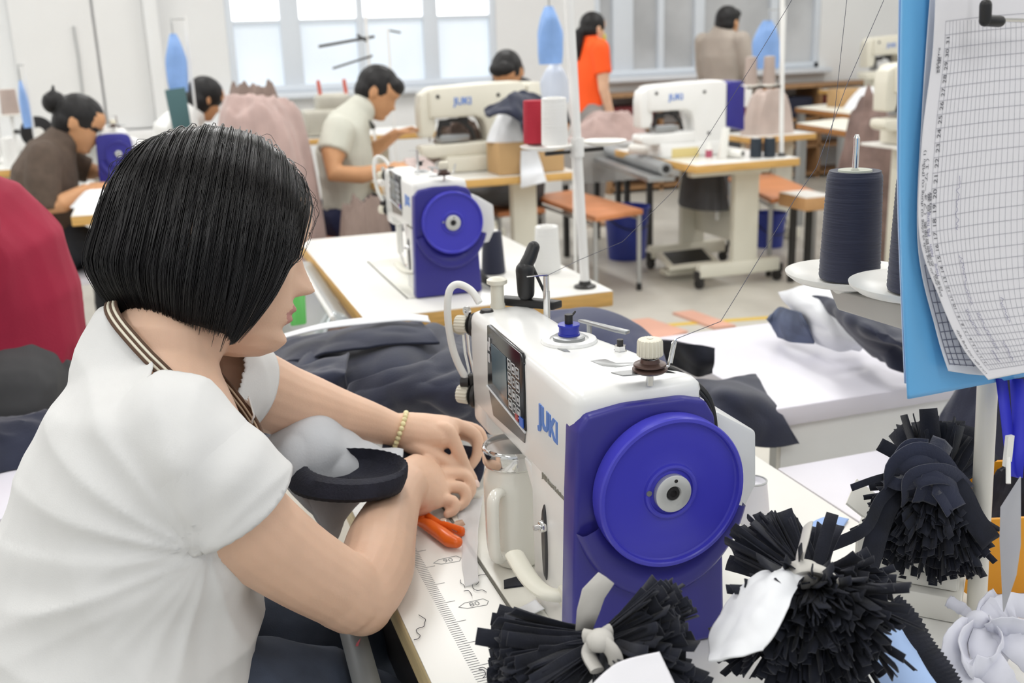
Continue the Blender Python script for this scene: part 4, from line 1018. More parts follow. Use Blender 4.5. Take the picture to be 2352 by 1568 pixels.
def human(label, base, head, spine, side, arms, legs, skin, shirt, pants, hair, hair_m, sleeve=.45, voxel=.007, shoes=True, hem=1, long_=False, group=None, feet_dir=None, wrinkle=.006):
    t = thing('person', label, 'person', base, group)
    b = MB(); hc, hf, hu, hs = head
    f, l, u = head_mb(b, hc, hf, hu, hs, 64, 44)
    nk = spine[-1][0]
    b.tube([nk-(V(hc)-nk)*.15, nk.lerp(V(hc)-u*.085*hs-f*.02*hs, .6), V(hc)-u*.05*hs-f*.022*hs], [.055*hs, .05*hs, .052*hs], 16)
    b.tube([p for p, *_ in spine], [(a, c) for _, a, c in spine], 20, ref=side, rnd=True)
    for arm in arms:
        pth = arm['p']; b.tube([p for p, _ in pth], [r for _, r in pth], 14, rnd=True)
        hand_mb(b, pth[-1][0], arm['d'], arm['n'], hs, arm.get('left', False), arm.get('curl', .5))
    for lg in legs:
        b.tube([p for p, _ in lg], [r for _, r in lg], 14, rnd=True)
        if feet_dir is not None:
            an = lg[-1][0]; fd = V(feet_dir); b.tube([an-fd*.04-V((0, 0, .045)), an+fd*.06-V((0, 0, .055)), an+fd*.17-V((0, 0, .062))], [(.034, .030), (.040, .028), (.036, .018)], 12, ref=fd.cross(V((0, 0, 1))), rnd=True)
    fuse(b, voxel, 3).build('body', skin, t, angle=180)
    sh = MB(); sh.tube([p for p, *_ in spine], [(a+.012, c+.012) for _, a, c in spine], 24, ref=side, rnd=True)
    for arm in arms:
        pth = arm['p']; m_ = len(pth); k = max(2, int(round(m_*sleeve))); pp = pth[:k]
        sh.tube([p for p, _ in pp], [r+.014 for _, r in pp], 16, rnd='s')
    sf = fuse(sh, voxel, 4)
    displace(sf, lambda v, n: wrinkle*(ridge(V((v.x, v.y, v.z*.6)), 9, base[0])-.35)); sf.build('shirt', shirt, t, angle=180)
    pt = MB()
    for lg in legs: pt.tube([p for p, _ in lg[:-1]]+[lg[-1][0]+V((0, 0, .02))], [r+.014 for _, r in lg], 16, rnd='s')
    p0 = spine[0]; p1 = spine[1] if len(spine) > 1 else spine[0]
    pt.tube([p0[0], p0[0].lerp(p1[0], .45)], [(p0[1]+.016, p0[2]+.016), (p1[1]*.5+p0[1]*.5+.008, p1[2]*.5+p0[2]*.5+.008)], 20, ref=side, rnd=True)
    pt.tube([p0[0]-(p1[0]-p0[0]).normalized()*.02, p0[0].lerp(p1[0], .2)], [(p0[1]+.018, p0[2]+.018)]*2, 20, ref=side, rnd=True)
    pf = fuse(pt, voxel, 4); displace(pf, lambda v, n: wrinkle*(ridge(v, 8, base[1])-.35)); pf.build('trousers', pants, t, angle=180)
    hm = MB(); hair(hm, V(hc), f, l, u, hs); hr = fuse(hm, voxel*.8, 2)
    displace(hr, lambda v, n: .0025*ridge(V((v.x*3, v.y*3, v.z)), 14, 1)); hr.build('hair', hair_m, t, angle=180)
    return t, f, l, u
def hair_short(m, c, f, l, u, s):
    M = Matrix((f, l, u)).transposed().to_4x4()
    m.ell(c+(f*-.012+u*.030)*s, (.100*s, .083*s, .092*s), M); m.ell(c+(f*-.045+u*-.012)*s, (.062*s, .078*s, .066*s), M); m.ell(c+(f*.05+u*.062)*s, (.052*s, .07*s, .042*s), M)
def hair_bun(m, c, f, l, u, s):
    M = Matrix((f, l, u)).transposed().to_4x4()
    m.ell(c+(f*-.010+u*.030)*s, (.102*s, .083*s, .092*s), M); m.ell(c+(f*-.04+u*-.015)*s, (.068*s, .079*s, .07*s), M); m.ell(c+(f*-.125+u*.035)*s, (.045*s, .05*s, .048*s), M)
    m.tube([c+(f*-.13+u*.05)*s, c+(f*-.155+u*.10)*s], [.012*s, .004*s], 8)
def hair_pony(m, c, f, l, u, s):
    M = Matrix((f, l, u)).transposed().to_4x4()
    m.ell(c+(f*-.010+u*.030)*s, (.102*s, .083*s, .090*s), M); m.ell(c+(f*-.04+u*-.012)*s, (.068*s, .079*s, .066*s), M)
    m.tube([c+(f*-.08+u*.0)*s, c+(f*-.125+u*-.04)*s, c+(f*-.125+u*-.13)*s, c+(f*-.105+u*-.24)*s], [.03*s, .038*s, .034*s, .008*s], 12, rnd=True)
def hair_helmet(m, c, f, l, u, s):
    M = Matrix((f, l, u)).transposed().to_4x4()
    m.ell(c+(f*-.012+u*.026)*s, (.104*s, .088*s, .094*s), M); m.ell(c+(f*-.035+u*-.03)*s, (.078*s, .086*s, .082*s), M)
X = V((1, 0, 0)); YV = V((0, 1, 0)); Z = V((0, 0, 1))
M_brownshirt = mat('brown_grey_shirt', '57493f', .85, vary=.12, vscale=30)
M_greytee = mat('pale_grey_tshirt', 'cbcbbf', .85, vary=.04)
M_orange = mat('orange_tshirt', 'ff5a14', .75)
M_tan = mat('greige_shirt', 'a79d93', .85, vary=.05)
M_darkgrey = mat('charcoal_shirt', '44464a', .85, vary=.1)
M_crimson = mat('crimson_shirt', 'a3203f', .85, vary=.10, vscale=6, bump=.06, bscale=200)
M_charcoal = mat('charcoal_trousers', '4a4a4c', .85, vary=.12, vscale=10)
M_navytr = mat('navy_trousers', '252b4d', .85, vary=.1)
M_dkhair = mat('dark_hair', '1b1a1b', .5, spec=.3)
M_whiteshirt = mat('white_shirt', 'e8e8e6', .85)
M_greytr = mat('grey_trousers', '8f8a87', .85)
def P(px, py, y): return PY(px, py, y)
# woman in the brown shirt
y = 4.9
human('person in a brown-grey shirt with a black hair bun and glasses, sewing at the left', (-.42, y, 0), (P(182, 283, y), V((.86, -.12, -.50)), V((.5, 0, .86)), 1.0),
      [(P(118, 560, y), .17, .13), (P(100, 480, y), .165, .125), (P(104, 400, y), .165, .12), (P(122, 352, y), .14, .09), (P(142, 326, y), .07, .06)], YV,
      [dict(p=[(P(104, 362, 4.74), .058), (P(98, 420, 4.70), .055), (P(108, 482, 4.68), .046), (P(140, 468, 4.66), .040), (P(196, 438, 4.72), .029)], d=V((.9, .25, .10)), n=V((-.1, -.5, .9)), curl=.45),
       dict(p=[(P(150, 362, 5.06), .055), (P(180, 385, 5.12), .05), (P(205, 392, 5.12), .042), (P(222, 396, 5.1), .034), (P(240, 398, 5.05), .027)], d=V((.9, -.2, -.15)), n=V((.1, .3, .9)), left=True)],
      [[(P(120, 572, 4.8), .085), (P(180, 562, 4.8), .08), (P(240, 572, 4.8), .068), (V((P(240, 572, 4.8).x+.0, 4.8, .30)), .055), (V((P(240, 572, 4.8).x-.02, 4.8, .08)), .04)],
       [(P(120, 572, 5.02), .085), (P(180, 562, 5.02), .08), (P(240, 568, 5.02), .068), (V((P(240, 568, 5.02).x, 5.02, .30)), .055), (V((P(240, 568, 5.02).x-.02, 5.02, .08)), .04)]],
      M_skin2, M_brownshirt, mat('black_trousers', '22242a', .85), hair_bun, M_dkhair, sleeve=.62, feet_dir=X)
t = bpy.data.objects['person']; hc = P(182, 283, y); f = V((.86, -.12, -.50)).normalized(); u = (V((.5, 0, .86))-f*V((.5, 0, .86)).dot(f)).normalized(); l = u.cross(f)
q = MB()
for sd in (1, -1):
    e = hc+f*.098+l*sd*.032+u*.006; q.tube([e+l*cos(a)*.021+u*sin(a)*.015 for a in [2*pi*k/18 for k in range(18)]], .0010, 6, closed=True)
    q.tube([hc+f*.096+l*sd*.053+u*.01, hc+f*.0+l*sd*.078+u*.012], .0014, 6)
q.tube([hc+f*.104+l*.011+u*.008, hc+f*.104-l*.011+u*.008], .0014, 6)
q.build('glasses', M_black, t)
# man in the pale grey T-shirt
y = 5.2
human('person in a pale grey T-shirt with dark collar, bent over the beige machine', (.9, y, 0), (P(868, 212, y), V((.80, -.28, -.52)), V((.5, -.1, .86)), 1.06),
      [(P(800, 500, y), .17, .125), (P(800, 430, y), .165, .12), (P(790, 350, y), .18, .125), (P(800, 285, y), .155, .09), (P(828, 252, y), .075, .065)], YV,
      [dict(p=[(P(778, 300, 5.02), .062), (P(766, 350, 4.97), .060), (P(768, 398, 4.92), .046), (P(830, 402, 4.90), .041), (P(895, 388, 4.92), .030)], d=V((.9, .2, .05)), n=V((-.1, -.5, .9))),
       dict(p=[(P(812, 300, 5.36), .060), (P(826, 340, 5.38), .055), (P(838, 358, 5.36), .043), (P(872, 335, 5.32), .037), (P(908, 308, 5.26), .028)], d=V((.85, -.2, .25)), n=V((-.4, .2, .9)), left=True)],
      [[(P(800, 510, 5.1), .09), (P(860, 490, 5.08), .085), (P(905, 500, 5.06), .07), (V((P(905, 500, 5.06).x+.02, 5.05, .28)), .055), (V((P(905, 500, 5.06).x, 5.05, .08)), .04)],
       [(P(800, 505, 5.32), .09), (P(860, 485, 5.34), .085), (P(905, 495, 5.34), .07), (V((P(905, 495, 5.34).x+.02, 5.34, .28)), .055), (V((P(905, 495, 5.34).x, 5.34, .08)), .04)]],
      M_skin2, M_greytee, M_navytr, hair_short, M_dkhair, sleeve=.42, feet_dir=X)
t = bpy.data.objects['person.001']; q = MB(); c = P(826, 258, y)
q.tube([c+V((cos(a)*.075*.8, sin(a)*.085, -.02-cos(a)*.055)) for a in [2*pi*k/24 for k in range(24)]], .012, 8, closed=True); q.build('collar', mat('dark_collar', '4c4f4c', .85), t)
# head behind the mauve pile
y = 6.3; c = P(472, 226, y)
human('person with black bobbed hair bent behind the big mauve pile, below the teal card', (c.x-.1, y, 0), (c, V((.80, .35, -.5)), V((.5, .1, .86)), 1.0),
      [(V((c.x-.22, y, .50)), .16, .12), (V((c.x-.22, y, .72)), .15, .11), (V((c.x-.18, y, .92)), .16, .11), (V((c.x-.10, y, 1.0)), .10, .08)], YV,
      [dict(p=[(V((c.x-.16, y-.17, .95)), .052), (V((c.x-.10, y-.18, .82)), .048), (V((c.x+.0, y-.18, .74)), .04), (V((c.x+.12, y-.15, .76)), .034), (V((c.x+.2, y-.1, .78)), .027)], d=X, n=Z),
       dict(p=[(V((c.x-.16, y+.17, .95)), .052), (V((c.x-.10, y+.18, .82)), .048), (V((c.x+.0, y+.18, .74)), .04), (V((c.x+.12, y+.15, .76)), .034), (V((c.x+.2, y+.1, .78)), .027)], d=X, n=Z, left=True)],
      [[(V((c.x-.2, y+s*.1, .5)), .085), (V((c.x+.02, y+s*.1, .52)), .08), (V((c.x+.2, y+s*.1, .50)), .065), (V((c.x+.22, y+s*.1, .28)), .05), (V((c.x+.2, y+s*.1, .08)), .04)] for s in (-1, 1)],
      M_skin2, M_whiteshirt, M_charcoal, hair_helmet, M_dkhair, feet_dir=X, voxel=.009)
bench('stool under the person behind the big mauve pile', c.x-.42, c.x-.05, y-.3, y+.3, z=.40)
# head behind the beige machine
y = 5.85; c = P(1165, 168, y)
human('person with black hair and a charcoal shirt, face half hidden by the beige machine', (c.x+.1, y, 0), (c, V((-.55, -.62, -.5)), V((-.25, -.25, .9)), 1.05),
      [(V((c.x+.05, y+.08, .50)), .17, .12), (V((c.x+.09, y+.09, .74)), .16, .12), (V((c.x+.15, y+.06, .98)), .18, .11), (V((c.x+.08, y+.04, 1.05)), .10, .08)], V((.6, -.7, 0)),
      [dict(p=[(V((c.x+.24, y-.06, 1.0)), .055), (V((c.x+.26, y-.16, .86)), .05), (V((c.x+.2, y-.24, .76)), .04), (V((c.x+.08, y-.27, .77)), .034), (V((c.x+.0, y-.27, .78)), .027)], d=-X, n=Z, left=True),
       dict(p=[(V((c.x-.0, y+.16, 1.0)), .055), (V((c.x-.06, y+.12, .86)), .05), (V((c.x-.12, y-.02, .76)), .04), (V((c.x-.14, y-.12, .77)), .034), (V((c.x-.14, y-.2, .78)), .027)], d=-YV, n=Z)],
      [[(V((c.x+.05, y+.06+s*.08, .5)), .085), (V((c.x-.10, y+s*.1, .52)), .08), (V((c.x-.26, y-.06+s*.1, .50)), .065), (V((c.x-.28, y-.06+s*.1, .28)), .05), (V((c.x-.26, y-.06+s*.1, .08)), .04)] for s in (-1, 1)],
      M_skin2, M_darkgrey, M_charcoal, hair_short, M_dkhair, feet_dir=-X, voxel=.009)
bench('stool under the person half hidden by the beige machine', c.x-.14, c.x+.15, y-.17, y+.2, z=.40)
# standing woman in orange
y = 7.2; c = P(1362, 66, y)
sx = c.x-.02
orange = human('person standing in an orange T-shirt with ponytail and yellowish face mask', (sx, y, 0), (c, V((.93, .30, -.12)), V((.1, 0, 1)), .98),
      [(V((sx-.0, y, .80)), .15, .115), (V((sx-.0, y, .95)), .14, .105), (V((sx-.0, y, 1.15)), .155, .105), (V((sx-.01, y, 1.29)), .14, .075), (V((sx-.01, y, 1.35)), .06, .055)], YV,
      [dict(p=[(V((sx-.0, y-.17, 1.27)), .052), (V((sx+.01, y-.195, 1.10)), .046), (V((sx+.01, y-.20, 1.0)), .038), (V((sx+.05, y-.20, .86)), .032), (V((sx+.08, y-.20, .76)), .026)], d=V((.25, 0, -1)), n=V((-.2, -.9, 0)), curl=.25),
       dict(p=[(V((sx-.0, y+.17, 1.27)), .052), (V((sx+.01, y+.195, 1.10)), .046), (V((sx+.01, y+.20, 1.0)), .038), (V((sx+.05, y+.20, .86)), .032), (V((sx+.08, y+.20, .76)), .026)], d=V((.25, 0, -1)), n=V((-.2, .9, 0)), curl=.25, left=True)],
      [[(V((sx, y+s*.085, .80)), .09), (V((sx+.01, y+s*.09, .6)), .08), (V((sx+.01, y+s*.09, .44)), .06), (V((sx-.01, y+s*.09, .25)), .052), (V((sx-.02, y+s*.09, .085)), .04)] for s in (-1, 1)],
      M_skin, M_orange, M_greytr, hair_pony, M_dkhair, sleeve=.42, feet_dir=X, voxel=.009)
t, f, l, u = orange
q = MB(); q.ell(c+f*.082-u*.055, (.030, .050, .042), Matrix((f, l, u)).transposed().to_4x4(), 20)
for sd in (1, -1): q.tube([c+f*.085+l*sd*.035-u*.045, c+f*.0+l*sd*.080-u*.0], .002, 6)
q.build('face_mask', mat('yellow_mask', 'cfc552', .8), t)
# standing man in greige
y = 7.45; c = P(1672, 52, y); sx = c.x-.03
human('person standing by the right window in a greige shirt, short black hair', (sx, y, 0), (c, V((.88, .45, -.05)), V((0, 0, 1)), 1.05),
      [(V((sx-.0, y, .82)), .16, .12), (V((sx-.0, y, .98)), .155, .115), (V((sx-.01, y, 1.18)), .185, .115), (V((sx-.02, y, 1.31)), .17, .08), (V((sx-.01, y, 1.38)), .065, .06)], V((-.35, .93, 0)),
      [dict(p=[(V((sx+.05, y-.17, 1.29)), .056), (V((sx+.09, y-.20, 1.12)), .050), (V((sx+.12, y-.19, 1.0)), .042), (V((sx+.22, y-.14, .93)), .034), (V((sx+.30, y-.1, .92)), .027)], d=V((.9, .2, 0)), n=Z, curl=.3),
       dict(p=[(V((sx-.08, y+.18, 1.29)), .056), (V((sx-.06, y+.22, 1.12)), .050), (V((sx-.03, y+.24, 1.0)), .042), (V((sx+.02, y+.24, .86)), .034), (V((sx+.06, y+.24, .76)), .027)], d=V((.2, 0, -1)), n=V((0, .9, 0)), curl=.3, left=True)],
      [[(V((sx, y+s*.09, .82)), .095), (V((sx+.01, y+s*.10, .62)), .085), (V((sx+.01, y+s*.10, .45)), .062), (V((sx-.01, y+s*.10, .25)), .055), (V((sx-.02, y+s*.10, .085)), .04)] for s in (-1, 1)],
      M_skin2, M_tan, M_charcoal, hair_short, M_dkhair, sleeve=.8, feet_dir=X, voxel=.009)
# person in crimson at the left edge
y = 2.0
hipc = PY(0, 850, y)
def Q(px, py, yy=2.0): return PY(px, py, yy)
hx = Q(-215, 395)
human('person in a crimson shirt and charcoal trousers, back turned, cut by the left edge', (hipc.x, y, 0), (hx, V((-.85, .25, -.45)), V((-.45, .1, .88)), 1.0),
      [(Q(5, 860), .17, .125), (Q(-12, 770), .165, .130), (Q(-25, 690), .165, .133), (Q(-62, 590), .175, .130), (Q(-110, 505), .17, .10), (Q(-160, 455), .08, .065)], V((.30, .95, 0)),
      [dict(p=[(Q(-120, 520, 1.82), .058), (Q(-190, 620, 1.78), .052), (Q(-260, 690, 1.76), .042), (Q(-340, 690, 1.84), .036), (Q(-400, 680, 1.9), .028)], d=-X, n=Z, left=True),
       dict(p=[(Q(-120, 520, 2.18), .058), (Q(-190, 620, 2.22), .052), (Q(-260, 690, 2.24), .042), (Q(-340, 690, 2.2), .036), (Q(-400, 680, 2.16), .028)], d=-X, n=Z)],
      [[(Q(-5, 900, 2.0+s*.10), .10), (Q(-100, 900, 2.0+s*.11), .09), (Q(-280, 905, 2.0+s*.11), .07), (V((Q(-290, 905, 2).x, 2.0+s*.11, .30)), .055), (V((Q(-280, 905, 2).x, 2.0+s*.11, .08)), .04)] for s in (-1, 1)],
      M_skin, M_crimson, M_charcoal, hair_helmet, M_dkhair, feet_dir=-X, voxel=.006, wrinkle=.009)
bx = hipc.x
bench('grey bench under the person in crimson', bx-.32, bx+.14, 1.86, 2.26, z=.50, top=M_steel)
# ------------------------------------------------------------------ foreground things on and around the near table
ZT = .7503
# white mug with chrome lid, on the bed under the machine arm
mc = V((.347, 1.058, .7536)); t = thing('mug', 'white ceramic mug with a shiny chrome lid, under the arm of the near machine', 'mug', mc)
M_mug = mat('mug_glaze', 'eeece3', .12, spec=.6, coat=.3)
q = MB(); q.lathe([(0, 0), (.024, 0), (.0275, .0025), (.031, .008), (.0345, .016), (.0358, .03), (.0358, .098), (.0350, .110), (.0325, .117), (.0325, .123), (0, .123)], mc, n=56); q.build('cup', M_mug, t)
q = MB(); hd = V((-.72, -.70, 0)); pts = [mc+hd*.034+V((0, 0, .100)), mc+hd*.046+V((0, 0, .102)), mc+hd*.054+V((0, 0, .092)), mc+hd*.055+V((0, 0, .055)), mc+hd*.053+V((0, 0, .032)), mc+hd*.045+V((0, 0, .022)), mc+hd*.032+V((0, 0, .022))]
q.tube([V(p) for p in spline(pts, 6)], [(.0075, .0055)]*37, 14, ref=hd.cross(Z), rnd=True); q.build('cup_handle', M_mug, t)
q = MB(); q.lathe([(0, .1228), (.0325, .1228), (.0345, .124), (.0360, .127), (.0362, .141), (.0357, .1445), (.0335, .1465), (.0322, .1462), (.0305, .1435), (.030, .1425), (0, .1420)], mc, n=56); q.build('mug_lid', M_chrome, t)
# orange thread nippers
M_or = mat('orange_plastic', 'e8681c', .3)
nb = PZ(1012, 1228, ZT); t = thing('thread_nippers', 'orange thread nippers lying on the table beside the mug', 'nippers', nb)
A = lambda px, py, dz: PZ(px, py, ZT)+V((0, 0, dz))
q = MB(); pth = [A(962, 1212, .010), A(985, 1222, .010), A(1015, 1243, .010), A(1035, 1258, .010), A(1050, 1262, .010)]
q.tube(pth, [(.0045, .007), (.0075, .009), (.0085, .0095), (.0085, .0095), (.007, .008)], 14, ref=Z, rnd=True); q.build('handle', M_or, t)
q = MB(); q.tube([A(962, 1212, .010), A(982, 1203, .011), A(1010, 1222, .011), A(1030, 1228, .0115), A(1062, 1236, .009)], [(.0045, .006), (.006, .005), (.006, .004), (.006, .0035), (.007, .004)], 12, ref=Z, rnd=True); q.build('upper_handle', M_or, t)
q = MB(); q.prism([A(1035, 1232, .0105), A(1048, 1215, .0105), A(1063, 1212, .0105), A(1070, 1224, .0105), A(1050, 1240, .0105)], (0, 0, .0012)); q.lathe([(0, 0), (.004, 0), (.004, .003), (0, .003)], A(1020, 1222, .0145), n=14); q.build('blade', M_chrome, t)
# loose bits on the table
q = MB(); q.prism([PZ(1157, 1335, ZT+.0035), PZ(1205, 1322, ZT+.0035), PZ(1212, 1345, ZT+.0035), PZ(1158, 1352, ZT+.0035)], (0, 0, .002)); tag(q.build('cloth_scrap', M_navyd), 'small dark scrap on the machine bed below the mug', 'scrap')
M_thread = mat('dark_thread', '3a3a44', .8)
def squiggle(label, px, py, n, amp, seed):
    r = random.Random(seed); q = MB(); 
    for s_ in range(2):
        pts = []; x, y = px+r.uniform(-5, 5), py+r.uniform(-5, 5); a = r.uniform(0, 6)
        for i in range(n):
            p = PZ(x, y, ZT+.0012+.0008*r.random()); pts.append(p); a += r.uniform(-1.1, 1.1); x += cos(a)*amp; y += sin(a)*amp*.7
        q.tube([V(p) for p in spline(pts, 4)], .00035, 5)
    tag(q.build('thread_snippet', M_thread), label, 'thread')
squiggle('snippet of dark thread on the table edge below the first ruler number', 968, 1440, 6, 11, 3)
squiggle('snippets of dark thread beside the machine bed seam near the mug', 1092, 1340, 6, 12, 5)
squiggle('dark thread snippet between ruler and mug', 1068, 1352, 4, 10, 8)
squiggle('dark thread snippet beside the lowest ruler number', 1100, 1535, 5, 10, 9)
sh = sheet_mb([[PZ(1045, 1165, ZT+.004), PZ(1110, 1130, ZT+.004)], [PZ(1060, 1230, ZT+.003), PZ(1098, 1215, ZT+.012)], [PZ(1062, 1310, ZT+.002), PZ(1096, 1290, ZT+.012)], [PZ(1068, 1345, ZT+.002), PZ(1100, 1335, ZT+.006)]], 12, 24, .003, 20, 2)
tag(sh.build('paper_sheet', mat('thin_white_tissue', 'f0f0f2', .6, alpha=.5), solid=.0006), 'thin white interfacing piece lying left of the mug', 'paper')
q = sheet_mb([[PZ(1165, 1410, ZT+.004), PZ(1230, 1375, ZT+.012)], [PZ(1185, 1425, ZT+.003), PZ(1250, 1395, ZT+.012)]], 10, 6, .003, 18, 4)
tag(q.build('cloth_scrap', M_white_cloth, solid=.0012), 'white scrap on the machine bed in front of the reverse lever', 'scrap')
# ------------------------------------------------------------------ scrap bundles
def strips(mb, knot, axis, length, spread, n, w, seed, droop=.0, flat=1.0, r0=.010, curl=.25, upv=Z, floor_=None):
    rd = random.Random(seed); ax = V(axis).normalized(); a, b = frame(ax)
    for i in range(n):
        th = rd.uniform(0, 2*pi); rr = sqrt(rd.random())*spread
        d = (ax+(a*cos(th)*flat+b*sin(th))*rr).normalized()
        L = length*rd.uniform(.8, 1.08); p = V(knot)+(a*cos(th)*flat+b*sin(th))*r0*rd.uniform(.2, 1)
        nr = V((rd.uniform(-1, 1), rd.uniform(-1, 1), rd.uniform(-1, 1))).normalized()
        pts = [p]; cd = d.copy(); k = rd.uniform(-curl, curl); bend = nr.cross(d)
        for s_ in range(5):
            cd = (cd+bend*k*.35+V((0, 0, -droop))).normalized(); p = p+cd*L/5
            if floor_ is not None and p.z < floor_: p.z = floor_+rd.uniform(0, .006)
            pts.append(p)
        ww = w*rd.uniform(.65, 1.25); ribbon(mb, pts, [ww*.55, ww*.85, ww, ww, ww*.95, ww*.9], nr, curl=rd.uniform(-.15, .15))
def core_blob(mb, pts, rad): mb.tube(pts, rad, 14, rnd=True)
def bundle(label, base, fans, ties, seed):
    t = thing('scrap_bundle', label, 'scrap bundle', base, 'tied bundles of navy scraps')
    q = MB()
    for f in fans: strips(q, **f)
    o = q.build('fabric_strips', M_navyd, t, recalc=False, angle=60, solid=.0011); o['kind'] = 'stuff'
    return t
# bundle in front of the machine, bottom centre
k1 = PD(1385, 1478, .86)
tb = bundle('bow shaped bundle of navy scraps in front of the blue wheel machine, tied with grey', PZ(1360, 1540, ZT),
    [dict(knot=k1, axis=PD(1210, 1505, .845)-k1, length=.088, spread=.42, n=150, w=.013, seed=1, flat=.6, curl=.25, floor_=ZT+.002),
     dict(knot=k1, axis=PD(1230, 1560, .82)-k1, length=.095, spread=.35, n=110, w=.013, seed=11, flat=.6, curl=.25, floor_=ZT+.002),
     dict(knot=k1, axis=PD(1500, 1430, .835)-k1, length=.076, spread=.42, n=130, w=.012, seed=2, flat=.7, curl=.25, floor_=ZT+.002),
     dict(knot=k1, axis=PD(1480, 1570, .80)-k1, length=.085, spread=.45, n=100, w=.013, seed=3, flat=.7, curl=.25, floor_=ZT+.002)], None, 1)
M_greytie = mat('grey_white_tie', 'cfccc6', .85, vary=.06, vscale=30)
q = MB(); ribbon(q, [PD(1340, 1445, .83), PD(1350, 1400, .825), PD(1362, 1360, .822), PD(1392, 1325, .82)], [.014, .019, .020, .016], FW*-1+RT*.3, .1); q.build('tie_end', M_greytie, tb, recalc=False, solid=.0012)
q = MB(); q.tube([V(p) for p in spline([PD(1345, 1462, .815), PD(1375, 1470, .805), PD(1402, 1490, .80), PD(1415, 1520, .80), PD(1410, 1570, .80)], 6)], [(.007, .004)]*25, 10); q.tube([V(p) for p in spline([PD(1400, 1450, .82), PD(1372, 1470, .81), PD(1352, 1500, .81), PD(1372, 1540, .80)], 6)], [(.007, .004)]*19, 10)
q.ell(PD(1378, 1470, .806), (.011, .010, .009)); q.build('tie', M_greytie, tb)
sh = sheet_mb([[PD(1360, 1570, .745), PD(1420, 1520, .75), PD(1515, 1495, .755)], [PD(1370, 1640, .73), PD(1440, 1620, .735), PD(1560, 1590, .74)]], 16, 12, .002, 20, 2)
tag(sh.build('paper_label', M_paper, solid=.0006), 'white paper slip lying on the bow shaped navy bundle at the bottom edge', 'paper')
# bundle with a white rag, right of the machine
k2 = PD(1860, 1335, .93)
tb = bundle('shaggy bundle of navy scraps tied with white rag, right of the blue wheel machine', PZ(1850, 1500, ZT),
    [dict(knot=k2, axis=PD(1735, 1235, .98)-k2, length=.075, spread=.42, n=100, w=.014, seed=21, flat=.6, curl=.2),
     dict(knot=k2, axis=PD(1800, 1215, .97)-k2, length=.064, spread=.3, n=34, w=.016, seed=28, flat=.6, curl=.2),
     dict(knot=k2, axis=PD(1880, 1465, .84)-k2, length=.115, spread=.55, n=420, w=.0095, seed=22, flat=.9, curl=.35, floor_=ZT+.002),
     dict(knot=k2, axis=PD(1990, 1400, .86)-k2, length=.072, spread=.5, n=220, w=.0095, seed=23, flat=.8, curl=.35, floor_=ZT+.002),
     dict(knot=k2, axis=PD(1760, 1500, .82)-k2, length=.10, spread=.4, n=140, w=.011, seed=24, flat=.8, curl=.35, floor_=ZT+.002),
     dict(knot=k2, axis=PD(1880, 1230, .95)-k2, length=.06, spread=.16, n=8, w=.016, seed=25, curl=.1)], None, 2)
sh = sheet_mb([[PD(1770, 1305, .862), PD(1810, 1298, .857), PD(1850, 1320, .852)], [PD(1735, 1330, .848), PD(1780, 1350, .822), PD(1822, 1365, .822)], [PD(1665, 1385, .855), PD(1735, 1405, .80), PD(1810, 1395, .797)], [PD(1625, 1455, .84), PD(1700, 1470, .787), PD(1775, 1455, .775)], [PD(1630, 1522, .80), PD(1690, 1508, .775), PD(1750, 1490, .77)]], 30, 40, .005, 18, 7)
sh.build('white_rag', M_white_cloth, tb, solid=.0014)
q = MB(); q.tube([V(p) for p in spline([PD(1790, 1330, .87), PD(1830, 1305, .86), PD(1880, 1310, .86), PD(1915, 1335, .865), PD(1930, 1372, .87)], 6)], [(.013, .005)]*25, 12, ref=FW); q.tube([V(p) for p in spline([PD(1840, 1315, .86), PD(1838, 1280, .87), PD(1848, 1240, .88), PD(1856, 1205, .89)], 6)], [(.008, .002)]*19, 10, ref=FW)
q.ell(PD(1845, 1318, .862), (.016, .013, .012)); q.build('white_tie', M_greytie, tb)
# open white box with the big bundle, yellow crate, side stand
def open_box(label, c, sx, sy, h, rz, m, th=.004, name='open_box', flap=None):
    q = MB(); R = Matrix.Rotation(rz, 4, 'Z'); c = V(c)
    for (x, y, wx, wy) in ((-sx/2, 0, th, sy), (sx/2, 0, th, sy), (0, -sy/2, sx, th), (0, sy/2, sx, th)):
        q.box(c+R @ V((x, y, h/2)), (wx, wy, h), R, bev=.001)
    q.box(c+V((0, 0, th/2)), (sx, sy, th), R)
    if flap: 
        for (x, y, wx, wy, ax, an) in flap:
            M = R @ Matrix.Rotation(an, 4, ax); q.box(c+R @ V((x, y, h)), (wx, wy, th*.6), M)
    return tag(q.build(name, m), label, 'box')
bc = PZ(2105, 1385, ZT)
open_box('open white cardboard box holding the big navy scrap bundle beside the pole', (.728, .842, ZT+.030), .10, .10, .050, -pi/4, M_card, flap=[(-.05, .02, .045, .07, 'Y', .6)])
q = MB(); q.box((.722, .836, ZT+.0145), (.112, .112, .028), Matrix.Rotation(-pi/4, 4, 'Z'), bev=.002); tag(q.build('flat_box', M_card), 'flat white carton under the open white box beside the pole', 'box')
k3 = PD(2150, 1110, 1.1100)
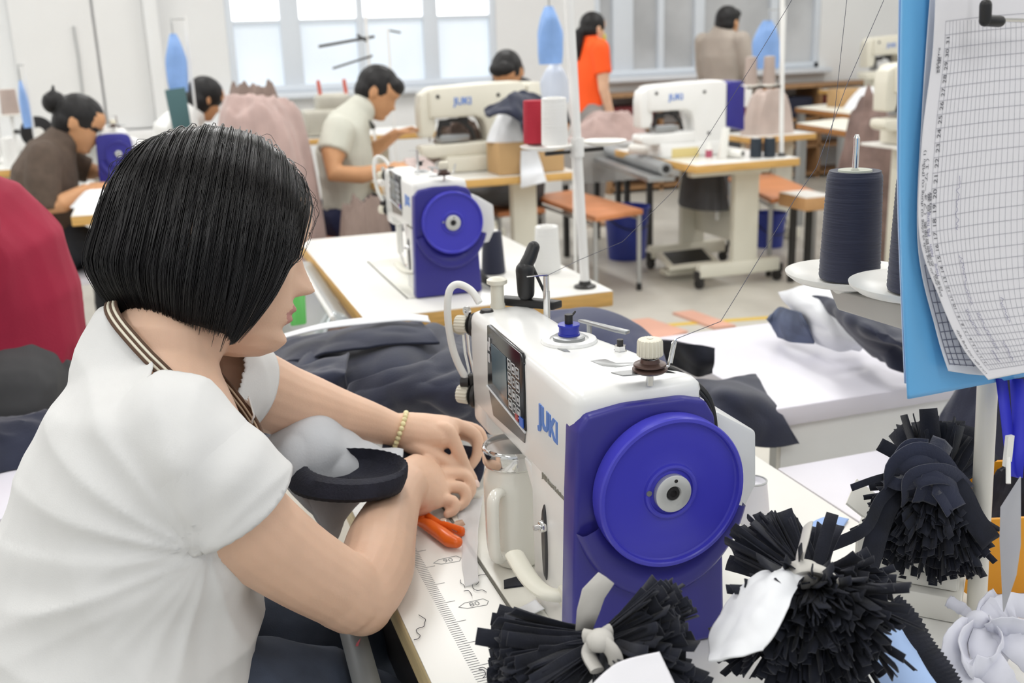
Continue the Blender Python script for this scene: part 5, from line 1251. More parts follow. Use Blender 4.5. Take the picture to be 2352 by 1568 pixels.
tb = bundle('biggest bundle of navy scraps, standing in the open white box by the pole', (k3.x, k3.y, ZT+.006),
    [dict(knot=k3, axis=PD(2150, 1000, 1.1322)-k3, length=0.0710, spread=.55, n=46, w=.019, seed=31, flat=1, curl=.2),
     dict(knot=k3, axis=PD(2215, 1010, 1.1322)-k3, length=0.0666, spread=.3, n=26, w=.020, seed=36, flat=1, curl=.15),
     dict(knot=k3, axis=PD(2120, 1250, 1.0767)-k3, length=0.0977, spread=.55, n=460, w=.0085, seed=32, flat=1, curl=.3),
     dict(knot=k3, axis=PD(2050, 1200, 1.0656)-k3, length=0.0777, spread=.4, n=200, w=.0085, seed=33, flat=1, curl=.3),
     dict(knot=k3, axis=PD(2165, 1240, 1.0545)-k3, length=0.0833, spread=.35, n=190, w=.0085, seed=37, flat=1, curl=.3),
     dict(knot=k3, axis=PD(2085, 1080, 1.0656)-k3, length=0.0500, spread=.5, n=14, w=.014, seed=34, flat=1, curl=.2)], None, 3)
q = MB()
ribbon(q, [V(p) for p in spline([PD(2100, 1110, 1.0601), PD(2045, 1150, 1.0545), PD(2015, 1220, 1.0434), PD(1995, 1290, 1.0323), PD(1972, 1335, 1.0268)], 5)], .022, FW*-1, .1)
ribbon(q, [V(p) for p in spline([PD(2170, 1095, 1.0490), PD(2205, 1130, 1.0379), PD(2235, 1190, 1.0323), PD(2275, 1245, 1.0323)], 5)], .022, FW*-1, .12)
ribbon(q, [V(p) for p in spline([PD(2060, 1110, 1.0545), PD(2020, 1150, 1.0490), PD(1985, 1215, 1.0323), PD(1900, 1255, 1.0323)], 5)], .012, FW*-1, .1)
ribbon(q, [V(p) for p in spline([PD(2070, 1085, 1.0545), PD(2010, 1100, 1.0490), PD(1955, 1120, 1.0434)], 5)], .007, FW*-1, .1)
ribbon(q, [V(p) for p in spline([PD(2020, 1020, 1.0767), PD(2070, 1050, 1.0656), PD(2090, 1090, 1.0601)], 5)], .014, FW*-1, .1)
q.build('loose_strip', M_navyd, tb, recalc=False, solid=.0012)
q = MB()
for (pts, w, cu) in (([PD(2050, 1120, 1.0601), PD(2060, 1075, 1.0456), PD(2105, 1045, 1.0390), PD(2150, 1060, 1.0412), PD(2185, 1110, 1.0490)], .024, .25), ([PD(2040, 1085, 1.0601), PD(2070, 1100, 1.0412), PD(2120, 1085, 1.0323), PD(2150, 1050, 1.0412), PD(2170, 1010, 1.0545)], .022, -.2), ([PD(2085, 1150, 1.0545), PD(2095, 1105, 1.0367), PD(2135, 1090, 1.0301), PD(2180, 1095, 1.0367), PD(2215, 1130, 1.0490)], .020, .3), ([PD(2120, 1150, 1.0434), PD(2140, 1110, 1.0301), PD(2165, 1130, 1.0301), PD(2190, 1170, 1.0323)], .024, .2), ([PD(2065, 1060, 1.0545), PD(2090, 1030, 1.0490), PD(2130, 1030, 1.0490)], .018, .2)):
    L = [V(p) for p in spline(pts, 6)]; ribbon(q, L, w, FW*-1+UP*.3, cu)
q.build('knot', M_navy, tb, recalc=False, solid=.0016)
q = heap_mb((0, 0, 0), 1, 1, 1) if False else MB(); q.ell(PD(2125, 1095, 1.0601), (.022, .020, .018)); displace(q, lambda v, n: .004*ridge(v, 60)); q.build('knot_core', M_navyd, tb)
# side stand right of the table with yellow crate and navy goods
t = thing('side_stand', 'low grey stand right of the near table, behind the pole, with the yellow crate', 'stand', (1.12, .95, 0))
q = MB(); q.box((1.12, .95, .70), (.58, .62, .02), bev=.003); q.build('top', M_lamlav, t)
for x in (.87, 1.37):
    for y in (.68, 1.22): q = MB(); q.box((x, y, .345), (.03, .03, .69)); q.build('leg', M_steel, t)
M_yel = mat('yellow_orange_plastic', 'e9a021', .35)
p = PZ(2320, 1330, .712); q = MB(); R = Matrix.Rotation(-.3, 4, 'Z')
for (x, y, wx, wy) in ((-.12, 0, .005, .16), (.12, 0, .005, .16), (0, -.08, .24, .005), (0, .08, .24, .005)): q.box(V((.955, .90, .758))+R @ V((x, y, 0)), (wx, wy, .095), R, bev=.001)
q.box((.955, .90, .714), (.24, .16, .005), R)
tag(q.build('crate', M_yel), 'yellow orange plastic tray behind the near pole at the right edge', 'tray')
q = heap_mb((.97, .92, .718), .09, .06, .11, 0, 71, .8); tag(q.build('cloth_pile', M_navyd), 'dark navy rags heaped in the yellow orange tray', 'cloth pile')
q = heap_mb((1.16, 1.14, .711), .15, .09, .20, 0, 72, .8); tag(q.build('cloth_pile', M_navy), 'navy garments heaped behind the yellow orange tray, under the blue folder', 'cloth pile')
# ------------------------------------------------------------------ near thread stand: pole, arm, plates and cones
pb = PZ(2243, 1395, ZT); ptop = PY(2268, 890, pb.y)
dirp = (ptop-pb).normalized()
c1 = PD(1950, 640, 1.19); c2 = PD(2112, 668, 1.08)
zc1 = c1.z
pj_ = pb+dirp*((c1.z-.03-pb.z)/dirp.z)
t = thing('thread_stand', 'white thread stand pole at the near right corner carrying the blue folder and navy cones', 'thread stand', pb, 'thread stands')
q = MB(); q.tube([pb, pb+dirp*.86], .0098, 20); q.build('pole', mat('pole_ivory', 'dcd9d0', .35), t)
q = MB(); ax = Z
a1 = c1-Z*.018; 
q.bprism([PD(1905, 662, 1.195), PD(1925, 712, 1.185), PD(2072, 757, 1.11), PD(2260, 800, 1.02), PD(2262, 740, 1.02), PD(2072, 690, 1.13)], V((.02, .03, .0)), .002); q.build('support_arm', mat('pale_steel_arm', 'c6c4bf', .4, metal=.2), t)
for c in (c1, c2):
    q = MB(); q.lathe([(0, -.016), (.017, -.016), (.020, -.010), (.030, -.008), (.062, .000), (.070, .006), (.071, .009), (.068, .0085), (.058, .003), (.035, -.001), (0, -.001)], c, n=64); q.build('cone_plate', M_plate, t)
q = MB(); q.tube([c1, c1+Z*.158], .0034, 12); q.tube([c1+Z*.158, c1+Z*.162], [.0034, .002], 12); q.build('spindle', M_chrome, t)
def big_cone(label, c, r0, r1, h):
    t = thing('thread_cone', label, 'thread cone', c); q = MB()
    pr = [(.010, .004), (r0*.97, 0), (r0, .003)]; N = 60
    for i in range(N+1):
        u = i/N; pr.append((r0+(r1-r0)*u+.00035*sin(i*2.6)-.0010*max(0, (u-.97)/.03), .003+(h-.006)*u))
    pr += [(r1*.93, h), (r1*.60, h-.001), (.0105, h-.003)]
    q.lathe(pr, c, n=72, closed=True); q.build('thread', M_conenavy, t, angle=60)
    q = MB(); q.lathe([(.0045, h-.004), (.0045, h+.0006), (.018, h+.0012), (.0185, h-.0008), (.012, h-.003)], c, n=40, closed=True); q.build('core', mat('core_grey', 'b9bcae', .5), t)
    return t
big_cone('big navy thread cone on a white plate, left of the blue folder', c1+Z*.0015, .0335, .0298, .121)
big_cone('navy thread cone mostly hidden behind the blue folder', c2+Z*.0015, .0325, .0298, .118)
M_th = mat('thread_line', '5a5a66', .7)
def line(label, pts):
    q = MB(); q.tube(pts, .00034, 5); tag(q.build('thread', M_th), label, 'thread')
hook = V((.411, .838, 1.028))+V((.0335, .0145, .0365))
line('dark thread running from the big navy cone straight up out of view', [PD(1893, 402, 1.185), PD(1918, 250, 1.16), PD(1945, 0, 1.12), PD(1952, -60, 1.11)])
line('dark thread rising from the hook of the near machine to the upper right', [hook, PD(1655, 738, .985), PD(1700, 665, 1.0), PD(1765, 558, 1.02), PD(1825, 458, 1.03), PD(1875, 385, 1.04), PD(1945, 195, 1.06), PD(2030, 0, 1.08), PD(2056, -60, 1.08)])
line('fine thread slanting from the thread guide pin up across the middle to the top', [V((.42, 1.128, 1.0745)), PD(1330, 597, 1.33), PD(1430, 555, 1.30), PD(1545, 440, 1.27), PD(1640, 290, 1.22), PD(1740, 130, 1.18), PD(1810, 15, 1.14), PD(1850, -55, 1.12)])
# ------------------------------------------------------------------ blue folder with its forms, hung on the pole
F0 = .745
def FP(px, py, off=0.0): return PY(px, py, F0-off)
t = thing('folder', 'sky blue folder hung on the near pole, holding white printed forms', 'folder', FP(2200, 890, .0))
sh = sheet_mb([[FP(2072, -60, .004), FP(2090, -60, .010), FP(2200, -60, .006), FP(2420, -60, .0)], [FP(2067, 200, .004), FP(2092, 200, .012), FP(2200, 205, .006), FP(2420, 195, .0)], [FP(2066, 450, .004), FP(2090, 450, .012), FP(2200, 450, .006), FP(2420, 440, .0)], [FP(2074, 700, .004), FP(2092, 705, .012), FP(2200, 700, .006), FP(2420, 680, .0)], [FP(2086, 914, .006), FP(2100, 913, .010), FP(2220, 890, .006), FP(2420, 852, .0)]], 36, 40, .0, 5, 0)
sh.build('cover', M_folder, t, solid=.0014)
sh = sheet_mb([[FP(2066, -60, .0), FP(2080, -60, -.006)], [FP(2062, 200, .0), FP(2080, 200, -.006)], [FP(2062, 450, .0), FP(2080, 450, -.006)], [FP(2068, 640, .0), FP(2082, 640, -.006)], [FP(2078, 880, .0), FP(2090, 882, -.006)]], 8, 30, .0, 5, 0)
sh.build('spine', mat('folder_spine', 'c9dcf7', .35), t, solid=.0012)
def grid_sheet(rows, nu=40, nv=50):
    R = [spline([tuple(p) for p in row], max(1, nu//(len(row)-1))) for row in rows]
    Cc = [spline([r[j] for r in R], max(1, nv//(len(R)-1))) for j in range(len(R[0]))]
    G = [[V(Cc[j][i]) for j in range(len(Cc))] for i in range(len(Cc[0]))]
    def S(u, v, off=0.0):
        x = max(0, min(.9999, u))*(len(G[0])-1); y = max(0, min(.9999, v))*(len(G)-1); i, j = int(y), int(x); fx, fy = x-j, y-i
        a = G[i][j].lerp(G[i][j+1], fx); b = G[i+1][j].lerp(G[i+1][j+1], fx); p = a.lerp(b, fy)
        n = (G[i][j+1]-G[i][j]).cross(G[i+1][j]-G[i][j]).normalized()
        if n.dot(CAM-p) < 0: n = -n
        return p+n*off
    mb = MB(); mb.grid(G); return mb, S
def sline(mb, S, p0, p1, w, n=14, off=.0009):
    """hair line on a sheet, from uv p0 to uv p1"""
    a = []; b = []
    d = V((p1[0]-p0[0], p1[1]-p0[1], 0)).normalized(); 
    for k in range(n+1):
        u = p0[0]+(p1[0]-p0[0])*k/n; v = p0[1]+(p1[1]-p0[1])*k/n
        c = S(u, v, off); c2 = S(min(1, u+d.x*.01), min(1, v+d.y*.01), off) if k < n else c+(c-S(u-d.x*.01, v-d.y*.01, off))
        tt = (c2-c)
        if tt.length < 1e-9: tt = V((1, 0, 0))
        s_ = tt.normalized().cross((CAM-c).normalized()); s_.normalize(); a.append(c-s_*w/2); b.append(c+s_*w/2)
    mb.grid([a, b])
M_line = mat('form_grid_ink', 'a8a8b2', .7); M_txt = mat('form_text_ink', '55555f', .7); M_hand = mat('pen_ink', '8a88a8', .7); M_line2 = mat('form_bold_ink', '6c7086', .7)
# rear sheet with a coarse grid, curling out at the lower left
rows2 = [[FP(2140, -60, .014), FP(2250, -60, .014), FP(2420, -60, .014)], [FP(2118, 250, .015), FP(2240, 250, .016), FP(2420, 245, .016)], [FP(2108, 560, .016), FP(2230, 560, .018), FP(2420, 545, .018)], [FP(2150, 760, .018), FP(2250, 750, .020), FP(2420, 735, .020)], [FP(2178, 852, .020), FP(2280, 862, .020), FP(2420, 845, .020)]]
mb_, S2 = grid_sheet(rows2); ps = mb_.build('rear_form', mat('pale_blue_paper', 'e3e7f2', .7), t, solid=.0005, recalc=False)
q = MB()
for k in range(12): sline(q, S2, (.06, .55+k*.034), (.75, .55+k*.034), .0007, off=.0012)
for k in range(10): sline(q, S2, (.06+k*.07, .55), (.06+k*.07, .93), .0007, off=.0012)
q.build('grid_lines', M_line2, ps, recalc=False, smooth=False)
# top form
rows1 = [[FP(2150, -60, .024), FP(2260, -60, .026), FP(2420, -60, .024)], [FP(2142, 120, .024), FP(2260, 115, .027), FP(2420, 110, .024)], [FP(2118, 320, .025), FP(2250, 312, .030), FP(2420, 305, .026)], [FP(2112, 540, .027), FP(2240, 528, .032), FP(2420, 515, .028)], [FP(2160, 690, .032), FP(2260, 690, .034), FP(2420, 680, .030)], [FP(2212, 800, .036), FP(2310, 800, .036), FP(2420, 790, .032)], [FP(2270, 872, .038), FP(2340, 858, .036), FP(2420, 845, .033)]]
mb_, S1 = grid_sheet(rows1, 40, 60); ps = mb_.build('top_form', M_paper, t, solid=.0005, recalc=False)
q = MB()
V0, V1 = .105, .93; U0 = .20
NV = 32
for k in range(NV+1): sline(q, S1, (U0-.05, V0+(V1-V0)*k/NV+.004), (.995, V0+(V1-V0)*k/NV-.012), .00036)
sline(q, S1, (.10, .055), (.995, .045), .0005)
for k in range(26): sline(q, S1, (U0-.05+k*.032+(.012 if k else 0), V0+.003), (U0-.05+k*.032+(.012 if k else 0), V1), .00026, n=40)
q.build('grid_lines', M_line, ps, recalc=False, smooth=False)
def stext(S, txt, size, u, v, m, name, rot90=True, par=None, sx=1.0, n_off=.0011):
    """text written up the sheet (rotated a quarter turn)"""
    tm = text_mesh(txt, size, Matrix.Identity(4), None, None, depth_=.0, align='LEFT', sx=sx)
    W_ = (S(1, .5)-S(0, .5)).length; H_ = (S(.4, 1)-S(.4, 0)).length
    out = MB()
    for p in tm.v:
        if rot90: out.v.append(S(u-p.y/W_, v-p.x/H_, n_off))
        else: out.v.append(S(u+p.x/W_, v-p.y/H_, n_off))
    out.f = tm.f; out.mi = [0]*len(tm.f)
    return out.build(name, m, par, smooth=False, recalc=False)
for k in range(31):
    v = V0+(V1-V0)*(k+1.85)/NV
    if v > .92: break
    stext(S1, str(31-k), .0068, U0-.018, v, M_txt, 'row_number', par=ps, sx=.9)
stext(S1, 'Bảng theo dõi năng suất và công cụ dụng cụ (Mẫu 1)', .0066, .045, .655, M_txt, 'form_title', par=ps, sx=.74)
stext(S1, '日産数、危険物管理表（フォーム１）', .0060, .088, .64, M_txt, 'form_subtitle', par=ps, sx=.98)
stext(S1, 'Tháng    Năm    Mã hàng', .0062, .118, .60, M_hand, 'form_field', par=ps, sx=.8)
stext(S1, '品番', .0066, .135, .46, M_txt, 'form_field', par=ps)
stext(S1, 'Số lượng', .0050, .085, .20, M_txt, 'form_field', par=ps, sx=.8)
stext(S1, '数量', .0062, .105, .21, M_txt, 'form_field', par=ps)
stext(S1, 'Lưu ý (ghi chú) hàng ngày', .0078, .06, .955, M_txt, 'form_note', par=ps, sx=.85)
rd = random.Random(5)
for (u, v0, v1) in ((.36, .40, .50), (.37, .55, .68), (.30, .69, .78), (.40, .70, .84), (.50, .80, .90), (.34, .84, .90), (.62, .66, .74)):
    pts = []; v = v0
    while v < v1: pts.append(S1(u+rd.uniform(-.014, .014), v, .0014)); v += .004
    q = MB(); q.tube(pts, .00022, 4); q.build('handwriting', M_hand, ps, recalc=False, smooth=False)
# wire clip with black rubber corner
q = MB(); a = FP(2268, -60, .046); b = FP(2264, 45, .050); c = FP(2400, 48, .046)
q.tube([a, b], .0018, 8); q.tube([b, c], .0018, 8); cl = q.build('wire_clip', M_chrome, t)
q = MB(); q.tube([FP(2264, 12, .052), FP(2263, 47, .052)], .0048, 12, rnd=True); q.tube([FP(2262, 47, .052), FP(2296, 49, .052)], .0045, 12, rnd=True); q.build('rubber_corner', M_black, cl)
# lanyard with badge sleeve hanging beside the pole
t = thing('lanyard', 'blue lanyard with a grey badge sleeve hanging right of the near pole', 'lanyard', PD(2320, 1390, .93))
q = MB(); ribbon(q, [PD(2300, 870, .985), PD(2310, 950, .98), PD(2318, 1020, .975), PD(2330, 1095, .965)], .018, FW*-1+RT*.7); ribbon(q, [PD(2335, 870, .99), PD(2340, 950, .985), PD(2338, 1030, .975), PD(2333, 1095, .968)], .012, FW*-1-RT*.5)
q.build('strap', mat('blue_ribbon', '2b2fc4', .6), t, recalc=False, solid=.001)
q = MB(); q.box(PD(2316, 1035, .966), (.007, .004, .03)); q.tube([PD(2316, 1050, .966), PD(2316, 1110, .958)], .0022, 8); q.build('clip', M_plate, t)
q = MB(); q.prism([PD(2345, 1095, .950), PD(2300, 1165, .955), PD(2298, 1240, .95), PD(2306, 1405, .935), PD(2335, 1320, .93), PD(2345, 1250, .935)], FW*.002); q.build('badge_sleeve', mat('grey_badge_vinyl', 'b9bac0', .25, vary=.05, alpha=.92), t)
# lavender white tied rag at the lower right corner, light blue cloth with black zigzag strip
M_lavrag = mat('lavender_white_rag', 'dcdde8', .85, vary=.04, vscale=20)
kc = PD(2240, 1425, 1.0164); t = thing('tied_rag', 'white and lavender rag tied around the foot of the near pole', 'rag', PZ(2250, 1480, ZT))
q = MB()
for pts, w, nr in (([PD(2240, 1425, 1.0164), PD(2205, 1450, 0.9982), PD(2185, 1500, 0.9801), PD(2205, 1560, 0.9680), PD(2260, 1600, 0.9559)], 0.0220, FW*-1+UP*.2), ([PD(2245, 1425, 1.0103), PD(2208, 1470, 0.9861), PD(2225, 1525, 0.9680), PD(2275, 1530, 0.9680), PD(2305, 1480, 0.9801), PD(2275, 1432, 1.0043)], 0.0220, FW*-1+RT*.8), ([PD(2250, 1425, 1.0164), PD(2290, 1400, 1.0164), PD(2330, 1390, 1.0164), PD(2380, 1400, 1.0103)], 0.0242, FW*-1+UP*.5), ([PD(2255, 1432, 1.0103), PD(2300, 1455, 0.9922), PD(2350, 1500, 0.9680), PD(2400, 1540, 0.9559)], 0.0264, FW*-1+UP*.2), ([PD(2238, 1420, 1.0224), PD(2210, 1398, 1.0345), PD(2175, 1378, 1.0406)], 0.0121, FW*-1), ([PD(2242, 1420, 1.0164), PD(2258, 1395, 1.0224), PD(2290, 1365, 1.0285)], 0.0176, FW*-1+RT*.3), ([PD(2265, 1440, 0.9922), PD(2310, 1435, 0.9861), PD(2400, 1450, 0.9801)], 0.0198, FW*-1-UP*.3), ([PD(2250, 1440, 1.0043), PD(2262, 1500, 0.9801), PD(2300, 1570, 0.9559), PD(2340, 1610, 0.9438)], 0.0286, FW*-1-RT*.3)):
    L = [V(p) for p in spline(pts, 6)]; rdm = random.Random(len(pts)*7+int(w*1e4)); ribbon(q, [p+FW*rdm.uniform(-.0012, .0012) for p in L], [w*(.4+.6*min(1, i/6))*rdm.uniform(.9, 1.1) for i in range(len(L))], nr, .10)
q.build('rag', M_lavrag, t, recalc=False, solid=.0016)
q = MB(); q.ell(PD(2245, 1425, 1.0103), (.012, .010, .010)); q.build('rag_knot', M_lavrag, t)
sh = sheet_mb([[PD(2030, 1420, 0.9887), PD(2062, 1405, 0.9831), PD(2090, 1440, 0.9718)], [PD(2005, 1500, 0.9379), PD(2065, 1490, 0.9266), PD(2115, 1510, 0.9266)], [PD(2010, 1590, 0.9040), PD(2080, 1590, 0.8927), PD(2165, 1590, 0.8871)]], 20, 24, .003, 14, 3)
tag(sh.build('cloth_piece', mat('light_blue_cloth', 'a9c4ee', .85, vary=.05, vscale=15), solid=.0014), 'light blue cloth piece at the bottom edge below the shaggy navy bundle', 'cloth')
q = MB(); L = [V(p) for p in spline([PD(2042, 1385, 0.9774), PD(2085, 1430, 0.9605), PD(2120, 1490, 0.9379), PD(2160, 1545, 0.9153), PD(2185, 1590, 0.9040)], 12)]
rows = [[], []]
for i, p in enumerate(L):
    tn = (L[min(i+1, len(L)-1)]-L[max(i-1, 0)]).normalized(); s_ = tn.cross(FW).normalized(); w = .011+(.0025 if i % 2 else 0)
    rows[0].append(p-s_*.009); rows[1].append(p+s_*w)
q.grid(rows); tag(q.build('cloth_strip', M_navyd, solid=.0012), 'black strip with pinked zigzag edge beside the light blue cloth', 'strip')
# things behind the bundles: blue offcut, white paper roll, brown bottle
q = sheet_mb([[PZ(1848, 1208, ZT+.002), PZ(1900, 1185, ZT+.004), PZ(1950, 1192, ZT+.002)], [PZ(1852, 1215, ZT+.002), PZ(1900, 1222, ZT+.006), PZ(1935, 1212, ZT+.002)]], 14, 8, .001, 20, 1)
tag(q.build('cloth_scrap', mat('sky_cloth', '9fbdf0', .8), solid=.001), 'light blue scrap on the white table left of the open box', 'scrap')
rc = PZ(1728, 1192, ZT); t = thing('paper_cup', 'white paper cone with a grey metal rim right of the blue wheel', 'cup', rc)
q = MB(); q.lathe([(0, 0), (.021, 0), (.022, .002), (.0165, .052), (.0150, .053), (.0140, .046), (0, .046)], rc, n=36); q.build('cup_body', M_paper, t)
q = MB(); q.lathe([(.0168, .0520), (.0172, .0535), (.0150, .0540), (.0148, .0525)], rc, n=36, closed=True); q.build('rim', M_steel, t)
bt = V((.600, 1.03, ZT)); t = thing('medicine_bottle', 'small dark brown bottle with white label, peeking from behind the blue wheel', 'bottle', bt)
q = MB(); q.lathe([(0, 0), (.0170, 0), (.0178, .002), (.0178, .045), (.014, .054), (.008, .058), (.008, .066), (0, .066)], bt, n=32); q.build('glass', mat('brown_glass', '3d1f1c', .12, spec=.6), t)
q = MB(); q.lathe([(.0180, .006), (.0182, .007), (.0182, .036), (.0180, .037)], bt, n=32, closed=True); q.build('label_band', mat('grey_label', 'c9c8cd', .6), t)
q = MB(); q.lathe([(0, .066), (.0092, .066), (.0092, .080), (0, .081)], bt, n=24); q.build('cap', M_plate, t)
q = sheet_mb([[PZ(1752, 1175, ZT+.05), PZ(1782, 1190, ZT+.03)], [PZ(1748, 1210, ZT+.02), PZ(1790, 1225, ZT+.003)]], 8, 8, .002, 20, 1); tag(q.build('paper_scrap', M_paper, solid=.0006), 'creased white paper scrap leaning against the white paper cone', 'paper')
# ------------------------------------------------------------------ navy garments on the table behind the woman's hands
def cp(rows): return [[PZ(x, y, z) for x, y, z in r] for r in rows]
g = sheet_mb(cp([[(545, 820, .77), (700, 765, .80), (850, 745, .83), (1000, 735, .85), (1110, 742, .83)],
                 [(525, 860, .74), (690, 808, .83), (850, 795, .85), (1000, 790, .86), (1120, 800, .84)],
                 [(520, 920, .70), (700, 868, .82), (850, 850, .83), (1000, 850, .85), (1130, 860, .82)],
                 [(525, 985, .66), (700, 935, .78), (850, 915, .80), (1000, 920, .80), (1130, 930, .79)],
                 [(535, 1040, .62), (690, 1010, .765), (880, 990, .765), (1020, 990, .765), (1140, 990, .765)]]), 80, 80, .042, 6.5, 3, dirv=V((.5, 1, 0)))
tag(g.build('garment', M_navy, solid=.004), 'crumpled navy trousers spread on the table beyond the hands of the woman in white', 'garment')
g = sheet_mb(cp([[(570, 808, .80), (720, 766, .845), (860, 745, .87), (960, 735, .875)], [(580, 830, .79), (730, 785, .85), (870, 762, .875), (985, 752, .875)], [(600, 850, .80), (740, 815, .845), (880, 795, .865), (1010, 782, .865)]]), 40, 24, .008, 9, 5)
tag(g.build('garment', M_navy, solid=.005), 'navy garment laid along the far rim of the navy trousers pile', 'garment')
q = MB(); ribbon(q, [V(p) for p in spline([PZ(640, 778, .848), PZ(740, 752, .876), (PZ(850, 738, .888)), PZ(930, 731, .890), PZ(985, 735, .882)], 6)], .022, V((0, -.3, 1)), .1)
tag(q.build('cloth_strip', M_white_cloth, recalc=False, solid=.002), 'white waistband strip along the far rim of the navy pile', 'strip')
g = sheet_mb(cp([[(800, 880, .845), (900, 850, .875), (1010, 815, .885), (1050, 770, .885)], [(780, 930, .815), (900, 880, .865), (1030, 860, .88), (1085, 820, .88)], [(780, 975, .785), (920, 930, .835), (1050, 930, .84), (1120, 900, .85)], [(800, 1000, .765), (930, 975, .785), (1060, 985, .785), (1135, 965, .79)]]), 48, 48, .018, 9, 9)
tag(g.build('garment', M_navy, solid=.004), 'navy trouser leg folded over the pile just left of the needle of the near machine', 'garment')
g = sheet_mb(cp([[(560, 850, .82), (690, 830, .855), (800, 800, .865)], [(570, 890, .80), (700, 865, .85), (790, 850, .86)], [(600, 930, .78), (710, 915, .815), (800, 900, .82)]]), 30, 30, .018, 10, 13)
tag(g.build('garment', M_navy, solid=.004), 'navy cloth fold just beyond the forearm of the woman in white', 'garment')
# navy pieces between the near table and the white work table
g = sheet_mb([[PY(1255, 712, 1.62), PY(1330, 703, 1.60), PY(1400, 712, 1.57), PY(1470, 742, 1.53), PY(1510, 778, 1.50)], [PY(1250, 760, 1.55), PY(1330, 760, 1.52), PY(1410, 770, 1.50), PY(1480, 800, 1.46), PY(1525, 815, 1.44)], [PY(1250, 830, 1.50), PY(1330, 840, 1.46), PY(1420, 850, 1.43), PY(1500, 860, 1.40), PY(1540, 860, 1.38)], [PY(1250, 930, 1.45), PY(1340, 930, 1.42), PY(1430, 940, 1.38), PY(1520, 930, 1.34), PY(1560, 930, 1.33)]], 48, 40, .008, 8, 3)
tag(g.build('garment', mat('slate_navy_cloth', '3a3f5c', .85, sheen=.3, vary=.12, vscale=10), solid=.004), 'slate navy garment humped behind the arm of the near machine', 'garment')
g = sheet_mb([[PZ(1470, 792, .80), PZ(1530, 785, .815), PZ(1590, 790, .82), PZ(1640, 800, .81)], [PZ(1490, 810, .78), PZ(1545, 815, .785), PZ(1600, 830, .79), PZ(1640, 830, .79)], [PZ(1530, 830, .765), PZ(1570, 850, .76), PZ(1605, 865, .757), PZ(1635, 855, .757)]], 30, 24, .006, 9, 2)
tag(g.build('garment', M_navyd, solid=.006), 'dark navy belt loop piece on the near edge of the white work table', 'garment')
g = sheet_mb([[PZ(1575, 868, .765), PZ(1650, 868, .775), PZ(1735, 862, .757)], [PZ(1600, 900, .77), PZ(1680, 905, .785), PZ(1770, 912, .757)], [PY(1640, 960, 1.37), PY(1720, 965, 1.375), PY(1805, 968, 1.385)], [PY(1690, 1010, 1.36), PY(1760, 1028, 1.37), PY(1836, 1018, 1.38)]], 36, 36, .008, 8, 6)
tag(g.build('garment', M_navy, solid=.004), 'navy pocket piece hanging over the front edge of the white work table', 'garment')
# garment with white facing at the right of the work table, and cloths behind it
g = sheet_mb(cp([[(1785, 670, .84), (1850, 655, .86), (1930, 655, .84)], [(1800, 700, .82), (1870, 700, .85), (1950, 720, .83)], [(1840, 745, .79), (1900, 760, .81), (1985, 790, .78)], [(1870, 790, .76), (1920, 805, .765), (1975, 810, .757)]]), 36, 36, .012, 9, 4)
tag(g.build('garment', M_white_cloth, solid=.005), 'white facing cloth crumpled on the white work table below the cone plate', 'cloth')
g = sheet_mb(cp([[(1765, 735, .80), (1790, 705, .82), (1835, 720, .83)], [(1775, 755, .775), (1800, 740, .80), (1850, 750, .81)], [(1785, 775, .757), (1820, 785, .765), (1870, 790, .765)]]), 24, 24, .008, 10, 8)
tag(g.build('garment', mat('grey_navy_cuff', '5f6880', .85, vary=.3, vscale=20), solid=.006), 'grey and navy cuff at the left end of the garment on the white work table', 'cloth')
g = sheet_mb(cp([[(1855, 680, .85), (1910, 680, .87), (2000, 720, .86), (2110, 760, .85)], [(1900, 720, .84), (1960, 740, .86), (2040, 780, .85), (2120, 810, .84)], [(1950, 780, .80), (2010, 790, .82), (2070, 810, .81), (2130, 830, .80)], [(2000, 820, .765), (2040, 845, .775), (2090, 860, .77), (2140, 870, .76)]]), 48, 40, .014, 8, 11)
tag(g.build('garment', M_navy, solid=.005), 'navy garment sloping down behind the cones on the white work table', 'garment')
q = heap_mb((1.56, 1.70, .7502), .16, .14, .23, 0, 77, .6); tag(q.build('cloth_pile', M_navy), 'navy garments piled on the white work table, glimpsed between the cone and the folder', 'cloth pile')
q = heap_mb(V((1.475, 1.60, .7502)), .07, .05, .20, .4, 91, .8); tag(q.build('cloth_pile', M_white_cloth), 'white cloth glimpsed between the big navy cone and the blue folder', 'cloth pile')
# ------------------------------------------------------------------ left table with navy cloth
t = thing('work_table', 'pale lavender table at the left edge behind the back of the woman in white', 'table', (-.62, 1.66, 0))
q = MB(); q.box((-.665, 1.635, .734), (.95, .39, .03), bev=.003); q.build('table_top', M_lamlav, t)
q = MB(); q.box((-.665, 1.455, .655), (.91, .012, .12)); q.build('apron', M_steel, t)
for x in (-1.1, -.24):
    for y in (1.48, 1.79): q = MB(); q.box((x, y, .36), (.04, .04, .72)); q.build('leg', M_steel, t)
q = heap_mb(PZ(18, 1040, .7505), .16, .085, .055, .25, 81, .8); tag(q.build('garment', M_navy), 'navy garment lying on the pale lavender table at the left edge', 'garment')
q = heap_mb(PZ(-10, 935, .7505)+V((-.02, -.01, 0)), .12, .055, .075, .1, 83, .6); tag(q.build('garment', M_navy), 'navy garment at the far side of the pale lavender left table', 'garment')
